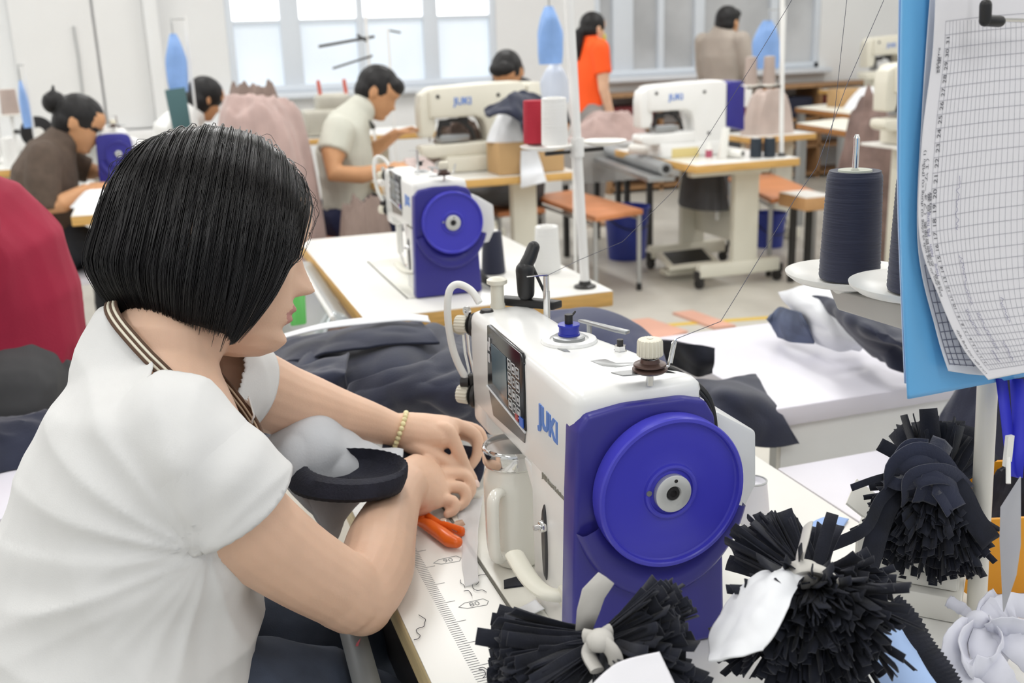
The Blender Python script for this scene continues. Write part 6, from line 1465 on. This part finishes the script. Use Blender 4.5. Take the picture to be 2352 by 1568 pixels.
# ------------------------------------------------------------------ the seamstress in the white T-shirt
M_skinw = mat('skin_fair', 'e6c0a6', .46, spec=.35, vary=.035, vscale=22, sss=.10, bump=.05, bscale=420)
M_lip = mat('lips', 'c98f86', .4, spec=.4)
M_shirtw = mat('white_tshirt_cotton', 'e4e4e3', .85, sheen=.1, vary=.012, vscale=30, bump=.06, bscale=700)
M_jeans = mat('dark_jeans', '414a5b', .85, vary=.14, vscale=30, bump=.1, bscale=600)
M_hairw = mat('glossy_black_hair', '0c090b', .30, spec=.55)
FWh = V((FW.x, FW.y, 0)).normalized(); RTh = V((RT.x, RT.y, 0)).normalized()
w_base = PD(260, 1700, 1.08)
W = thing('person', 'person with a black bob in a white T-shirt and dark jeans, sewing in front', 'person', (w_base.x, w_base.y, 0))
HC = PD(498, 560, 1.13)
HFd = (RT*.95+FW*.27-UP*.155).normalized(); HUp = UP+RT*.15
b = MB()
hf, hl, hu = head_mb(b, HC, HFd, HUp, 1.0, 140, 100)
def HP(x, y, z): return HC+hf*x+hl*y+hu*z
side = (FWh*.955-RTh*.30).normalized()
spine = [(250, 1790, 1.09, .185, .125), (262, 1600, 1.08, .165, .118), (280, 1440, 1.08, .153, .114), (300, 1310, 1.08, .153, .114), (322, 1200, 1.08, .158, .110), (345, 1100, 1.08, .162, .104), (362, 1000, 1.085, .158, .094), (364, 925, 1.09, .128, .078), (368, 850, 1.09, .078, .062), (372, 800, 1.09, .058, .055)]
SP = [(PD(x, y, d), a, c) for x, y, d, a, c in spine]
b.tube([p for p, *_ in SP], [(a, c) for _, a, c in SP], 28, ref=side, rnd=True)
b.tube([PD(365, 860, 1.09), PD(392, 800, 1.095), PD(432, 730, 1.11), PD(455, 660, 1.12)], [.062, .051, .050, .056], 22)
b.tube([PD(352, 860, 1.09), PD(430, 915, 1.085)], [.05, .036], 16, rnd=True)
# arms
RA = [(402, 1008, .957, .040), (465, 1080, .965, .046), (555, 1195, 1.0, .0475), (670, 1285, 1.045, .0435), (770, 1345, 1.085, .0405), (822, 1372, 1.105, .0385)]
RF = [(838, 1372, 1.108, .0375), (862, 1310, 1.14, .0415), (874, 1250, 1.18, .0400), (893, 1195, 1.23, .0345), (915, 1148, 1.275, .0285), (938, 1115, 1.31, .0255)]
LA = [(515, 880, 1.24, .054), (575, 890, 1.26, .049), (640, 915, 1.295, .0455), (700, 930, 1.325, .0405), (770, 950, 1.35, .0345), (845, 968, 1.38, .0275), (908, 988, 1.40, .0225)]
def pth(L): return [PD(x, y, d) for x, y, d, _ in L], [r for *_, r in L]
def dense(L, n=4): 
    S = spline(L, n); return [PD(x, y, d) for x, y, d, _ in S], [r for *_, r in S]
p_, r_ = dense(RA); b.tube(p_, r_, 20, rnd=True)
p_, r_ = dense([RA[-2], RA[-1]]+RF[1:]); b.tube(p_, r_, 20, rnd=True)
b.ell(PD(832, 1385, 1.105), (.034, .034, .034))
p_, r_ = dense(LA); b.tube(p_, r_, 20, rnd=True)
# right hand (near): palm, then five fingers
def fing(L, s=1.0):
    S = spline([(x, y, d, r) for x, y, d, r in L], 4); b.tube([PD(x, y, d) for x, y, d, _ in S], [r*s for *_, r in S], 12, rnd=True)
pr = (PD(985, 1160, 1.345)-PD(985, 1060, 1.395)).normalized()
b.tube([PD(930, 1125, 1.30), PD(950, 1112, 1.325), PD(975, 1106, 1.35), PD(1000, 1104, 1.365)], [(.026, .022), (.035, .020), (.040, .0175), (.037, .0145)], 18, ref=pr, rnd=True)
b.ell(PD(958, 1150, 1.335), (.026, .022, .020))
fing([(982, 1060, 1.385, .0105), (1003, 1066, 1.39, .0102), (1058, 1068, 1.40, .0096), (1080, 1092, 1.40, .0088), (1090, 1112, 1.40, .0072)], .90)
fing([(984, 1086, 1.37, .0108), (1015, 1090, 1.378, .0102), (1066, 1092, 1.385, .0098), (1082, 1120, 1.383, .0086), (1076, 1140, 1.378, .0072)], .90)
fing([(984, 1116, 1.355, .0108), (1012, 1118, 1.362, .0102), (1060, 1120, 1.368, .0094), (1070, 1146, 1.365, .0084), (1054, 1164, 1.36, .0072)], .90)
fing([(978, 1146, 1.342, .0100), (1005, 1148, 1.347, .0094), (1040, 1150, 1.350, .0086), (1044, 1170, 1.347, .0076), (1028, 1180, 1.345, .0066)], .90)
fing([(958, 1092, 1.375, .0125), (1000, 1098, 1.405, .0115), (1045, 1112, 1.425, .0098), (1084, 1122, 1.435, .0078)], .90)
# left hand (far)
pl_ = (UP*.93+RT*.2-FW*.3).normalized()
b.tube([PD(905, 988, 1.40), PD(935, 990, 1.405), PD(975, 994, 1.41), PD(1018, 992, 1.41)], [(.0225, .022), (.026, .026), (.0265, .031), (.0215, .033)], 18, ref=pl_, rnd=True)
fing([(1005, 985, 1.395, .0118), (1030, 990, 1.39, .0112), (1052, 1035, 1.39, .0102), (1072, 1080, 1.395, .0088), (1090, 1112, 1.40, .0070)], .90)
fing([(1015, 976, 1.415, .0112), (1045, 974, 1.42, .0106), (1092, 1000, 1.43, .0098), (1096, 1042, 1.43, .0086), (1078, 1074, 1.425, .0072)], .90)
fing([(1020, 978, 1.435, .0108), (1055, 978, 1.445, .0102), (1100, 992, 1.455, .0094), (1108, 1030, 1.455, .0084), (1095, 1062, 1.45, .0070)], .90)
fing([(1015, 990, 1.45, .0098), (1050, 995, 1.465, .0092), (1088, 1010, 1.475, .0084), (1096, 1045, 1.475, .0074), (1082, 1070, 1.47, .0064)], .90)
fing([(935, 1015, 1.40, .0150), (968, 1030, 1.392, .0140), (1003, 1046, 1.39, .0112), (1040, 1068, 1.39, .0096), (1066, 1086, 1.395, .0074)], .90)
# legs: thighs, shins, feet
NL = [(300, 1740, 1.03, .098), (470, 1690, 1.08, .090), (640, 1670, 1.13, .078), (800, 1665, 1.18, .066)]
FL = [(330, 1610, 1.22, .098), (520, 1530, 1.27, .086), (680, 1505, 1.31, .074), (815, 1510, 1.35, .064)]
knees = []
for L in (NL, FL):
    p, r = dense(L); k = p[-1]
    p += [V((k.x+.01, k.y+.01, k.z-.06)), V((k.x, k.y+.01, .30)), V((k.x-.02, k.y+.01, .085))]; r += [.062, .055, .038]
    b.tube(p, r, 18, rnd=True); knees.append((p, r))
    an = p[-1]; fd = V((.95, .3, 0)); b.tube([an-fd*.05-Z*.045, an+fd*.06-Z*.055, an+fd*.17-Z*.062], [(.034, .032), (.042, .028), (.036, .020)], 12, ref=fd.cross(Z), rnd=True)
body = fuse(b, .0023, 2)
body.mi = []
for f in body.f:
    c = (body.v[f[0]]+body.v[f[2]])/2-HC; x, y, z = c.dot(hf), c.dot(hl), c.dot(hu)
    body.mi.append(1 if (x > .076 and abs(y) < .0225*(1-abs(z+.0625)/.022) and -.0755 < z < -.0515) else 0)
body.build('body', [M_skinw, M_lip], W, angle=180, recalc=False)
# finger nails
def nail(p, n, d):
    q = MB(); n = n.normalized(); d = (d-n*d.dot(n)).normalized(); s_ = d.cross(n)
    M = Matrix((d, s_, n)).transposed().to_4x4(); q.ell(p, (.0055, .0045, .0012), M, 14); q.build('finger_nail', mat('nail', 'efd3c6', .25), W)
nail(PD(1096, 1110, 1.394), (RT*.6+UP*.3-FW*.6), (RT*.3-UP))
# eyebrow and lashes on the visible side
for sd in (1, -1):
    q = MB(); q.tube([HP(.0948-.0185*(k/4)**1.5, sd*(.012+.0085*k), .0255+.0028*k-.0006*k*k) for k in range(5)], [.0014, .0018, .0018, .0014, .0006], 6)
    q.build('eyebrow', mat('brow_hair', '2a2120', .7), W)
    ex = lambda y: .0805-.0115*max(0, (y-.0205)/.021)**1.25
    q = MB(); q.tube([HP(ex(.0205+.0068*k), sd*(.0205+.0068*k), .0005-.0014*(1-abs(k-1.5)/1.5)) for k in range(4)], .0010, 6)
    for k in range(7):
        y = .0215+.0032*k; p = HP(ex(y), sd*y, -.0008); q.tube([p, p+hf*.0045-hu*.0035+hl*sd*.0010*(k-2)], [.0004, .0002], 4)
    q.build('eyelash', mat('lash', '191314', .6), W)
# ------------------------------------------------------------------ T-shirt
s = MB()
s.tube([p for p, *_ in SP], [(a+.010, c+.010) for _, a, c in SP], 30, ref=side, rnd=True)
s.tube([PD(345, 880, 1.09), PD(352, 800, 1.09), PD(368, 745, 1.09)], [(.090, .074), (.072, .065), (.066, .060)], 24, ref=side, rnd=False)
s.tube([PD(350, 925, 1.06), PD(394, 992, .975)], [.050, .048], 18, rnd=True)
s.tube([PD(352, 870, 1.12), PD(505, 880, 1.22)], [.056, .058], 18, rnd=True)
s.tube([PD(394, 996, .965), PD(434, 1040, .965), PD(464, 1076, .97)], [.050, .055, .054], 22, rnd=True)
s.tube([PD(500, 875, 1.23), PD(545, 880, 1.25), PD(610, 903, 1.28)], [.060, .056, .053], 20, rnd='s')
sf = fuse(s, .0042, 16)
# creases: gentle folds radiating from the arm pit and pooling at the waist
ap = PD(500, 1240, 1.0)
def crease(v, n):
    d = (v-ap).length
    q_ = V((v.dot(RT), v.dot(UP), v.dot(FW)))
    ang = atan2(q_.y-ap.dot(UP), q_.x-ap.dot(RT))
    f1 = (1-abs(noise.noise(V((ang*3.2, d*5, 1.7)))*2.2))*exp(-((d-.10)/.15)**2)*.0065*(1-exp(-(d/.06)**2))
    wz = 1/(1+exp((v.z-.93)*34))
    f2 = (ridge(V((q_.x*.6+q_.y*.25, q_.y*1.5, q_.z*.5)), 9.5, 4)-.25)*.0085*wz
    f3 = (ridge(V((q_.x+q_.y*.5, q_.y*.7, q_.z)), 7, 9)-.3)*.0045
    return f1+f2+f3+.0035
displace(sf, crease)
na, nb_ = PD(292, 722, 1.08), PD(478, 897, 1.08)
nn = (nb_-na).cross(FW).normalized()
if nn.dot(UP) < 0: nn = -nn
ra = (PD(640, 1290, 1.03)-PD(500, 1115, .98)).normalized(); rc_ = PD(517, 1168, .985)
la = (PD(640, 915, 1.295)-PD(545, 880, 1.25)).normalized(); lc_ = PD(566, 890, 1.262)
SPI = [((SP[i][0]-SP[i-1][0]), SP[i-1], SP[i]) for i in range(1, len(SP))]
def torso(c):
    best = 9
    for d, A_, B_ in SPI:
        u = max(0, min(1, (c-A_[0]).dot(d)/d.length_squared)); o = A_[0].lerp(B_[0], u)
        a = A_[1]+(B_[1]-A_[1])*u; q = A_[2]+(B_[2]-A_[2])*u; ea, eb = frame(d, side); r = c-o
        if abs(r.dot(d.normalized())) > .03: continue
        best = min(best, sqrt((r.dot(ea)/(a+.01))**2+(r.dot(eb)/(q+.01))**2))
    return best
NA0 = PD(365, 880, 1.09); NAd = (PD(455, 660, 1.12)-NA0).normalized()
def naxis(c): return ((c-NA0)-NAd*(c-NA0).dot(NAd)).length
def gone(c):
    if nn.dot(c-na) > 0 and naxis(c) < (.140 if depth(c) < 1.11 else .092): return True
    if la.dot(c-lc_) > 0 and (c-lc_).length < .09: return True
    return False
cull(sf, gone)
def snap(mb):
    bm = bmesh.new(); vv = [bm.verts.new(v) for v in mb.v]
    for f in mb.f:
        try: bm.faces.new([vv[i] for i in f])
        except ValueError: pass
    bm.verts.index_update()
    for k, v in enumerate(vv):
        if v.is_boundary:
            c = mb.v[k]
            for o, n, r in ((na, nn, .30), (rc_, ra, .075), (lc_, la, .08)):
                dd = n.dot(c-o)
                if abs(dd) < .006 and (c-(PD(372, 790, 1.09) if o is na else o)).length < r: mb.v[k] = c-n*dd
    bm.free()
snap(sf)
sl = MB(); sl.tube([PD(394, 998, .965), PD(434, 1040, .965), PD(472, 1090, .97), PD(515, 1145, .985), PD(610, 1258, 1.015)], [.044, .0530, .0570, .0575, .0540], 30, rnd='s')
slf = fuse(sl, .0042, 4); displace(slf, crease)
cull(slf, lambda c: ra.dot(c-rc_) > 0)
bmx = bmesh.new(); vv = [bmx.verts.new(v) for v in slf.v]
for f_ in slf.f: bmx.faces.new([vv[i] for i in f_])
for k, v in enumerate(vv):
    if v.is_boundary: slf.v[k] = slf.v[k]-ra*ra.dot(slf.v[k]-rc_)
bmx.free()
sf.add(slf.v, slf.f)
shirt = sf.build('tshirt', M_shirtw, W, angle=180, recalc=False, solid=.0016, off=-1)
# striped rib collar following the cut neckline
cp_ = []
me = sf.mesh('tmpc'); bm = bmesh.new(); bm.from_mesh(me)
bd = [v.co.copy() for v in bm.verts if v.is_boundary and abs(nn.dot(v.co-na)) < .004 and naxis(v.co) < .142]
bm.free(); bpy.data.meshes.remove(me)
if len(bd) > 20:
    cen = sum(bd, V((0, 0, 0)))/len(bd); e1 = (nb_-na).normalized(); e2 = nn.cross(e1)
    bins = {}
    for v in bd:
        k = int((atan2((v-cen).dot(e2), (v-cen).dot(e1))+pi)/(2*pi)*48) % 48; bins.setdefault(k, []).append(v)
    loop = [sum(bins[k], V((0, 0, 0)))/len(bins[k]) for k in sorted(bins)]
    for _ in range(5): loop = [(loop[i-1]+loop[i]*2+loop[(i+1) % len(loop)])/4 for i in range(len(loop))]
    M_cb = mat('collar_brown', '5a4334', .85); M_cc = mat('collar_cream', 'e9e2cf', .85)
    for k, m in enumerate((M_cb, M_cc, M_cb, M_cc, M_cb)):
        o_ = []
        for i, p in enumerate(loop):
            out = (p-cen); out = (out-nn*out.dot(nn)).normalized()
            o_.append(p+out*(.0005+k*.0012)+nn*(.0052-k*.0024))
        q = MB(); q.tube(o_, .00175, 8, closed=True); q.build('collar_stripe', m, shirt)
# jeans
j = MB()
for p, r in knees: j.tube(p[:-1]+[p[-1]+Z*.03], [x+.012 for x in r], 20, rnd='s')
j.tube([PD(250, 1800, 1.09), PD(258, 1620, 1.08)], [(.195, .135), (.172, .124)], 26, ref=side, rnd=True)
jf = fuse(j, .006, 4); displace(jf, lambda v, n: (ridge(v, 9, 3)-.3)*.006); jf.build('jeans', M_jeans, W, angle=180)
# ------------------------------------------------------------------ bobbed hair: a dark base shell and many fine strands
AF, AB, BW, ZT_ = .1005, .1205, .0905, .1225
def ringR(ph):
    ax = AF if cos(ph) > 0 else AB
    return V((ax*cos(ph), BW*sin(ph), 0))
def zend(ph):
    a = abs(ph); fr = max(0, 1-(a-.60)/.55)
    return -.091-.006*sin(a*2.3)+.0*fr
def hairpt(ph, s_, lift=0.0, zoff=0.0, part=.018):
    if abs(ph) < PH0+.06:
        u = max(0, min(1, (s_-.34)/.26)); u = u*u*(3-2*u); tg = PH0+.06*(abs(ph)/(PH0+.06)); ph = (abs(ph)*(1-u)+tg*u)*(1 if ph >= 0 else -1)
    return hairpt0(ph, s_, lift, zoff, part)
def hairpt0(ph, s_, lift=0.0, zoff=0.0, part=.018):
    """s_ 0..1: from the parting over the crown to the tip"""
    E = ringR(ph); S = V((max(-.06, min(.062, E.x*.72)), part, 0))
    if s_ < .5:
        u = s_/.5; u = u**.85
        P_ = S.lerp(E, u); ax = AF if P_.x > 0 else AB
        rho = min(1, (P_.x/ax)**2+(P_.y/BW)**2); z = ZT_*sqrt(max(0, 1-rho))
        nrm = V((P_.x/ax**2, P_.y/BW**2, z/ZT_**2)).normalized()
        return V((P_.x, P_.y, z))+nrm*lift
    u = (s_-.5)/.5; z = (zend(ph)+zoff)*u
    a = abs(ph)
    back = max(0, min(1, (a-1.2)/1.2))
    zz = -z/.09
    k = 1+.035*sin(min(1, zz)*pi)*back-(.10+.19*back)*max(0, zz-.42)**1.5*2.2
    frt = max(0, 1-(a-.55)/.75)      # front locks sweep back towards the jaw
    P_ = V((E.x*k, E.y*k, z))
    P_.x -= .040*frt*max(0, zz)**1.25; P_.y += (.016 if P_.y > 0 else -.016)*frt*max(0, zz)
    nrm = V((E.x, E.y, 0)).normalized()
    return P_+nrm*lift
def HL(p): return HC+hf*p.x+hl*p.y+hu*p.z
PH0 = .72
q = MB(); rows = []
NPH = 96; PHS = .40
for i in range(23):
    s_ = i/22; row = []
    for k in range(NPH+1):
        ph = PHS+(2*pi-2*PHS)*k/NPH
        if ph > pi: ph -= 2*pi
        row.append(HL(hairpt(ph, s_, -.003)))
    rows.append(row)
q.grid(rows); hr = q.build('hair', M_hairw, W, angle=180, recalc=False, solid=.004, off=0)
rd = random.Random(77); q = MB(); N = 5200
for i in range(N):
    ph = rd.uniform(.36, pi); sgn = 1 if rd.random() < .30 else -1
    ph0 = ph*sgn; lift = rd.uniform(-.001, .0035)*(1 if rd.random() > .06 else 2.2); zo = rd.uniform(-.007, .006)
    wob = rd.uniform(-.05, .05); s0 = rd.choice((0, 0, 0, .03, .08, .15)); tip = rd.uniform(.97, 1.0)
    clump = .0016*sin(ph0*61+rd.uniform(-.3, .3)); pts = []
    for k in range(15):
        s_ = s0+(tip-s0)*k/14; pts.append(HL(hairpt(ph0+wob*(s_-.4), s_, lift+clump*min(1, s_*2), zo, .018+rd.uniform(-.0006, .0006))))
    r0 = rd.uniform(.0004, .00075); q.tube(pts, [r0*.7]+[r0]*11+[r0*.8, r0*.6, r0*.3], 3, cap=False)
for i in range(120):    # wisps along the face and at the nape
    ph0 = -rd.uniform(PH0-.06, PH0+.08); lift = rd.uniform(-.001, .003); pts = []
    tip = rd.uniform(.75, 1.0)
    for k in range(15): s_ = .12+(tip-.12)*k/14; pts.append(HL(hairpt(ph0, s_, lift, rd.uniform(-.001, .001))))
    q.tube(pts, [.0006]*12+[.0005, .0004, .0002], 3, cap=False)
for i in range(46):     # flyaways on the crown
    ph0 = rd.uniform(-pi, pi); s1 = rd.uniform(.08, .35); pts = []
    for k in range(9): u = k/8; s_ = s1+.25*u; pts.append(HL(hairpt(ph0+.25*u, s_, .002+.010*sin(u*pi)*rd.uniform(.6, 1.2))))
    q.tube([V(p) for p in spline(pts, 3)], .00028, 3, cap=False)
for i in range(26):     # loose strands at the back of the neck
    ph0 = -rd.uniform(1.2, 2.0); pts = []
    for k in range(10): s_ = .55+.45*k/9; pts.append(HL(hairpt(ph0, s_, -.004, -.016-rd.uniform(0, .004))))
    q.tube(pts, [.0006]*7+[.0005, .0004, .0002], 3, cap=False)
st = q.build('hair_strands', M_hairw, hr, angle=180, recalc=False); st['kind'] = 'stuff'
# bead bracelet on the left wrist
M_bead = mat('ivory_bead', 'e9dfae', .3, spec=.6, vary=.12, vscale=90)
wc = PD(918, 990, 1.402); wd = (PD(960, 996, 1.41)-PD(870, 978, 1.39)).normalized(); e1, e2 = frame(wd)
tl = (wd+UP*-.10-FW*.25).normalized(); e1, e2 = frame(tl)
br = bpy.data.objects.new('bracelet', None); COL.objects.link(br); br.parent = W; br.location = wc-worldloc(W)
for k in range(24):
    a = 2*pi*k/24; c = wc+(e1*cos(a)+e2*sin(a))*.0262
    q = MB(); q.ell(c, (.0036, .0036, .0036), None, 12); q.build('bead', M_bead, br)
# ------------------------------------------------------------------ garment being finished: grey lining with a navy ribbed cuff
g = sheet_mb([[PD(640, 985, 1.30), PD(695, 962, 1.30), PD(770, 972, 1.32), (PD(850, 1000, 1.34)), PD(925, 1035, 1.35)],
              [PD(600, 1035, 1.26), PD(680, 1010, 1.25), PD(760, 1020, 1.26), PD(840, 1045, 1.29), PD(920, 1065, 1.32)],
              [PD(595, 1080, 1.24), PD(660, 1075, 1.22), PD(730, 1090, 1.23), PD(810, 1120, 1.26), PD(890, 1120, 1.30)],
              [PD(640, 1120, 1.23), PD(690, 1140, 1.22), PD(750, 1160, 1.24), PD(800, 1160, 1.27), PD(860, 1140, 1.31)],
              [PD(690, 1165, 1.24), PD(720, 1200, 1.24), PD(765, 1250, 1.25), PD(795, 1210, 1.28), PD(810, 1165, 1.32)]], 60, 60, .017, 11, 5, dirv=FW)
tw = tag(g.build('garment', M_grey_cloth, solid=.003), 'pale grey lining with a navy ribbed cuff, worked on by the person in white', 'garment')
def ringp(cx, cy, rx, ry, d0, dd, n=56):
    return [PD(cx+cos(2*pi*k/n)*rx, cy+sin(2*pi*k/n)*ry, d0-dd*sin(2*pi*k/n)) for k in range(n)]
M_ribn = mat('navy_rib_knit', '20222f', .9, vary=.2, vscale=40, bump=.2, bscale=300)
q = MB(); rows = []
for (cx, cy, rx, ry, d0, dd) in ((796, 1122, 124, 30, 1.232, .05), (794, 1108, 132, 38, 1.228, .06), (800, 1092, 132, 40, 1.228, .06), (808, 1074, 126, 40, 1.230, .06), (815, 1066, 118, 36, 1.232, .05), (817, 1068, 112, 33, 1.234, .05), (812, 1084, 108, 30, 1.237, .05), (806, 1098, 100, 24, 1.240, .04), (804, 1104, 60, 12, 1.243, .02), (804, 1105, 4, 1, 1.244, .0)):
    R_ = ringp(cx, cy, rx, ry, d0, dd, 84); rows.append([p+(p-PD(cx, cy, d0)).normalized()*(.0011 if k % 2 else 0) for k, p in enumerate(R_)])
q.grid(rows, closed=True); q.build('ribbed_cuff', M_ribn, tw, recalc=False, solid=.002)
g = sheet_mb([[PD(880, 1010, 1.40), PD(960, 1030, 1.42), PD(1040, 1020, 1.44), PD(1110, 1030, 1.45)], [PD(870, 1075, 1.34), PD(960, 1090, 1.40), PD(1040, 1075, 1.43), PD(1112, 1080, 1.435)], [PD(850, 1130, 1.34), PD(940, 1140, 1.37), PD(1020, 1130, 1.41), PD(1100, 1112, 1.425)]], 30, 24, .005, 10, 4)
g.build('navy_panel', M_navy, tw, solid=.003)
bench('bench under the person in the white T-shirt, below the frame', -.32, .10, .78, 1.30, z=.42)
# ------------------------------------------------------------------ lights, camera, colour management
def area(name, loc, sx, sy, power, rot=(0, 0, 0), col=(1, 1, 1)):
    l = bpy.data.lights.new(name, 'AREA'); l.shape = 'RECTANGLE'; l.size = sx; l.size_y = sy; l.energy = power; l.color = col
    o = bpy.data.objects.new(name, l); COL.objects.link(o); o.location = loc; o.rotation_euler = rot; return o
LK = .38
for i, x in enumerate((-1.6, .3, 2.2, 4.4, 6.6)):
    for j, y in enumerate((-1.2, 1.4, 4.0, 6.6)):
        area('ceiling_tube_light', (x, y, ZC-.12), .35, 1.5, 34*LK*(.95 if y < 3 else 1.6), (0, 0, 0), (1, .995, .985))
w = bpy.data.worlds.new('daylight'); SC.world = w; w.use_nodes = True
w.node_tree.nodes['Background'].inputs[0].default_value = (.93, .96, 1, 1)
w.node_tree.nodes['Background'].inputs[1].default_value = .52
cd = bpy.data.cameras.new('camera'); co = bpy.data.objects.new('camera', cd); COL.objects.link(co)
cd.sensor_width = 36; cd.lens = F_PX/2352*36; cd.clip_start = .02
co.matrix_world = Matrix(((RT.x, UP.x, -FW.x, CAM.x), (RT.y, UP.y, -FW.y, CAM.y), (RT.z, UP.z, -FW.z, CAM.z), (0, 0, 0, 1)))
cd.dof.use_dof = True; cd.dof.focus_distance = 1.06; cd.dof.aperture_fstop = 7.1
SC.camera = co
SC.view_settings.view_transform = 'Standard'; SC.view_settings.look = 'None'; SC.view_settings.gamma = 1.0
SC.view_settings.use_curve_mapping = False; SC.view_settings.exposure = 0.20
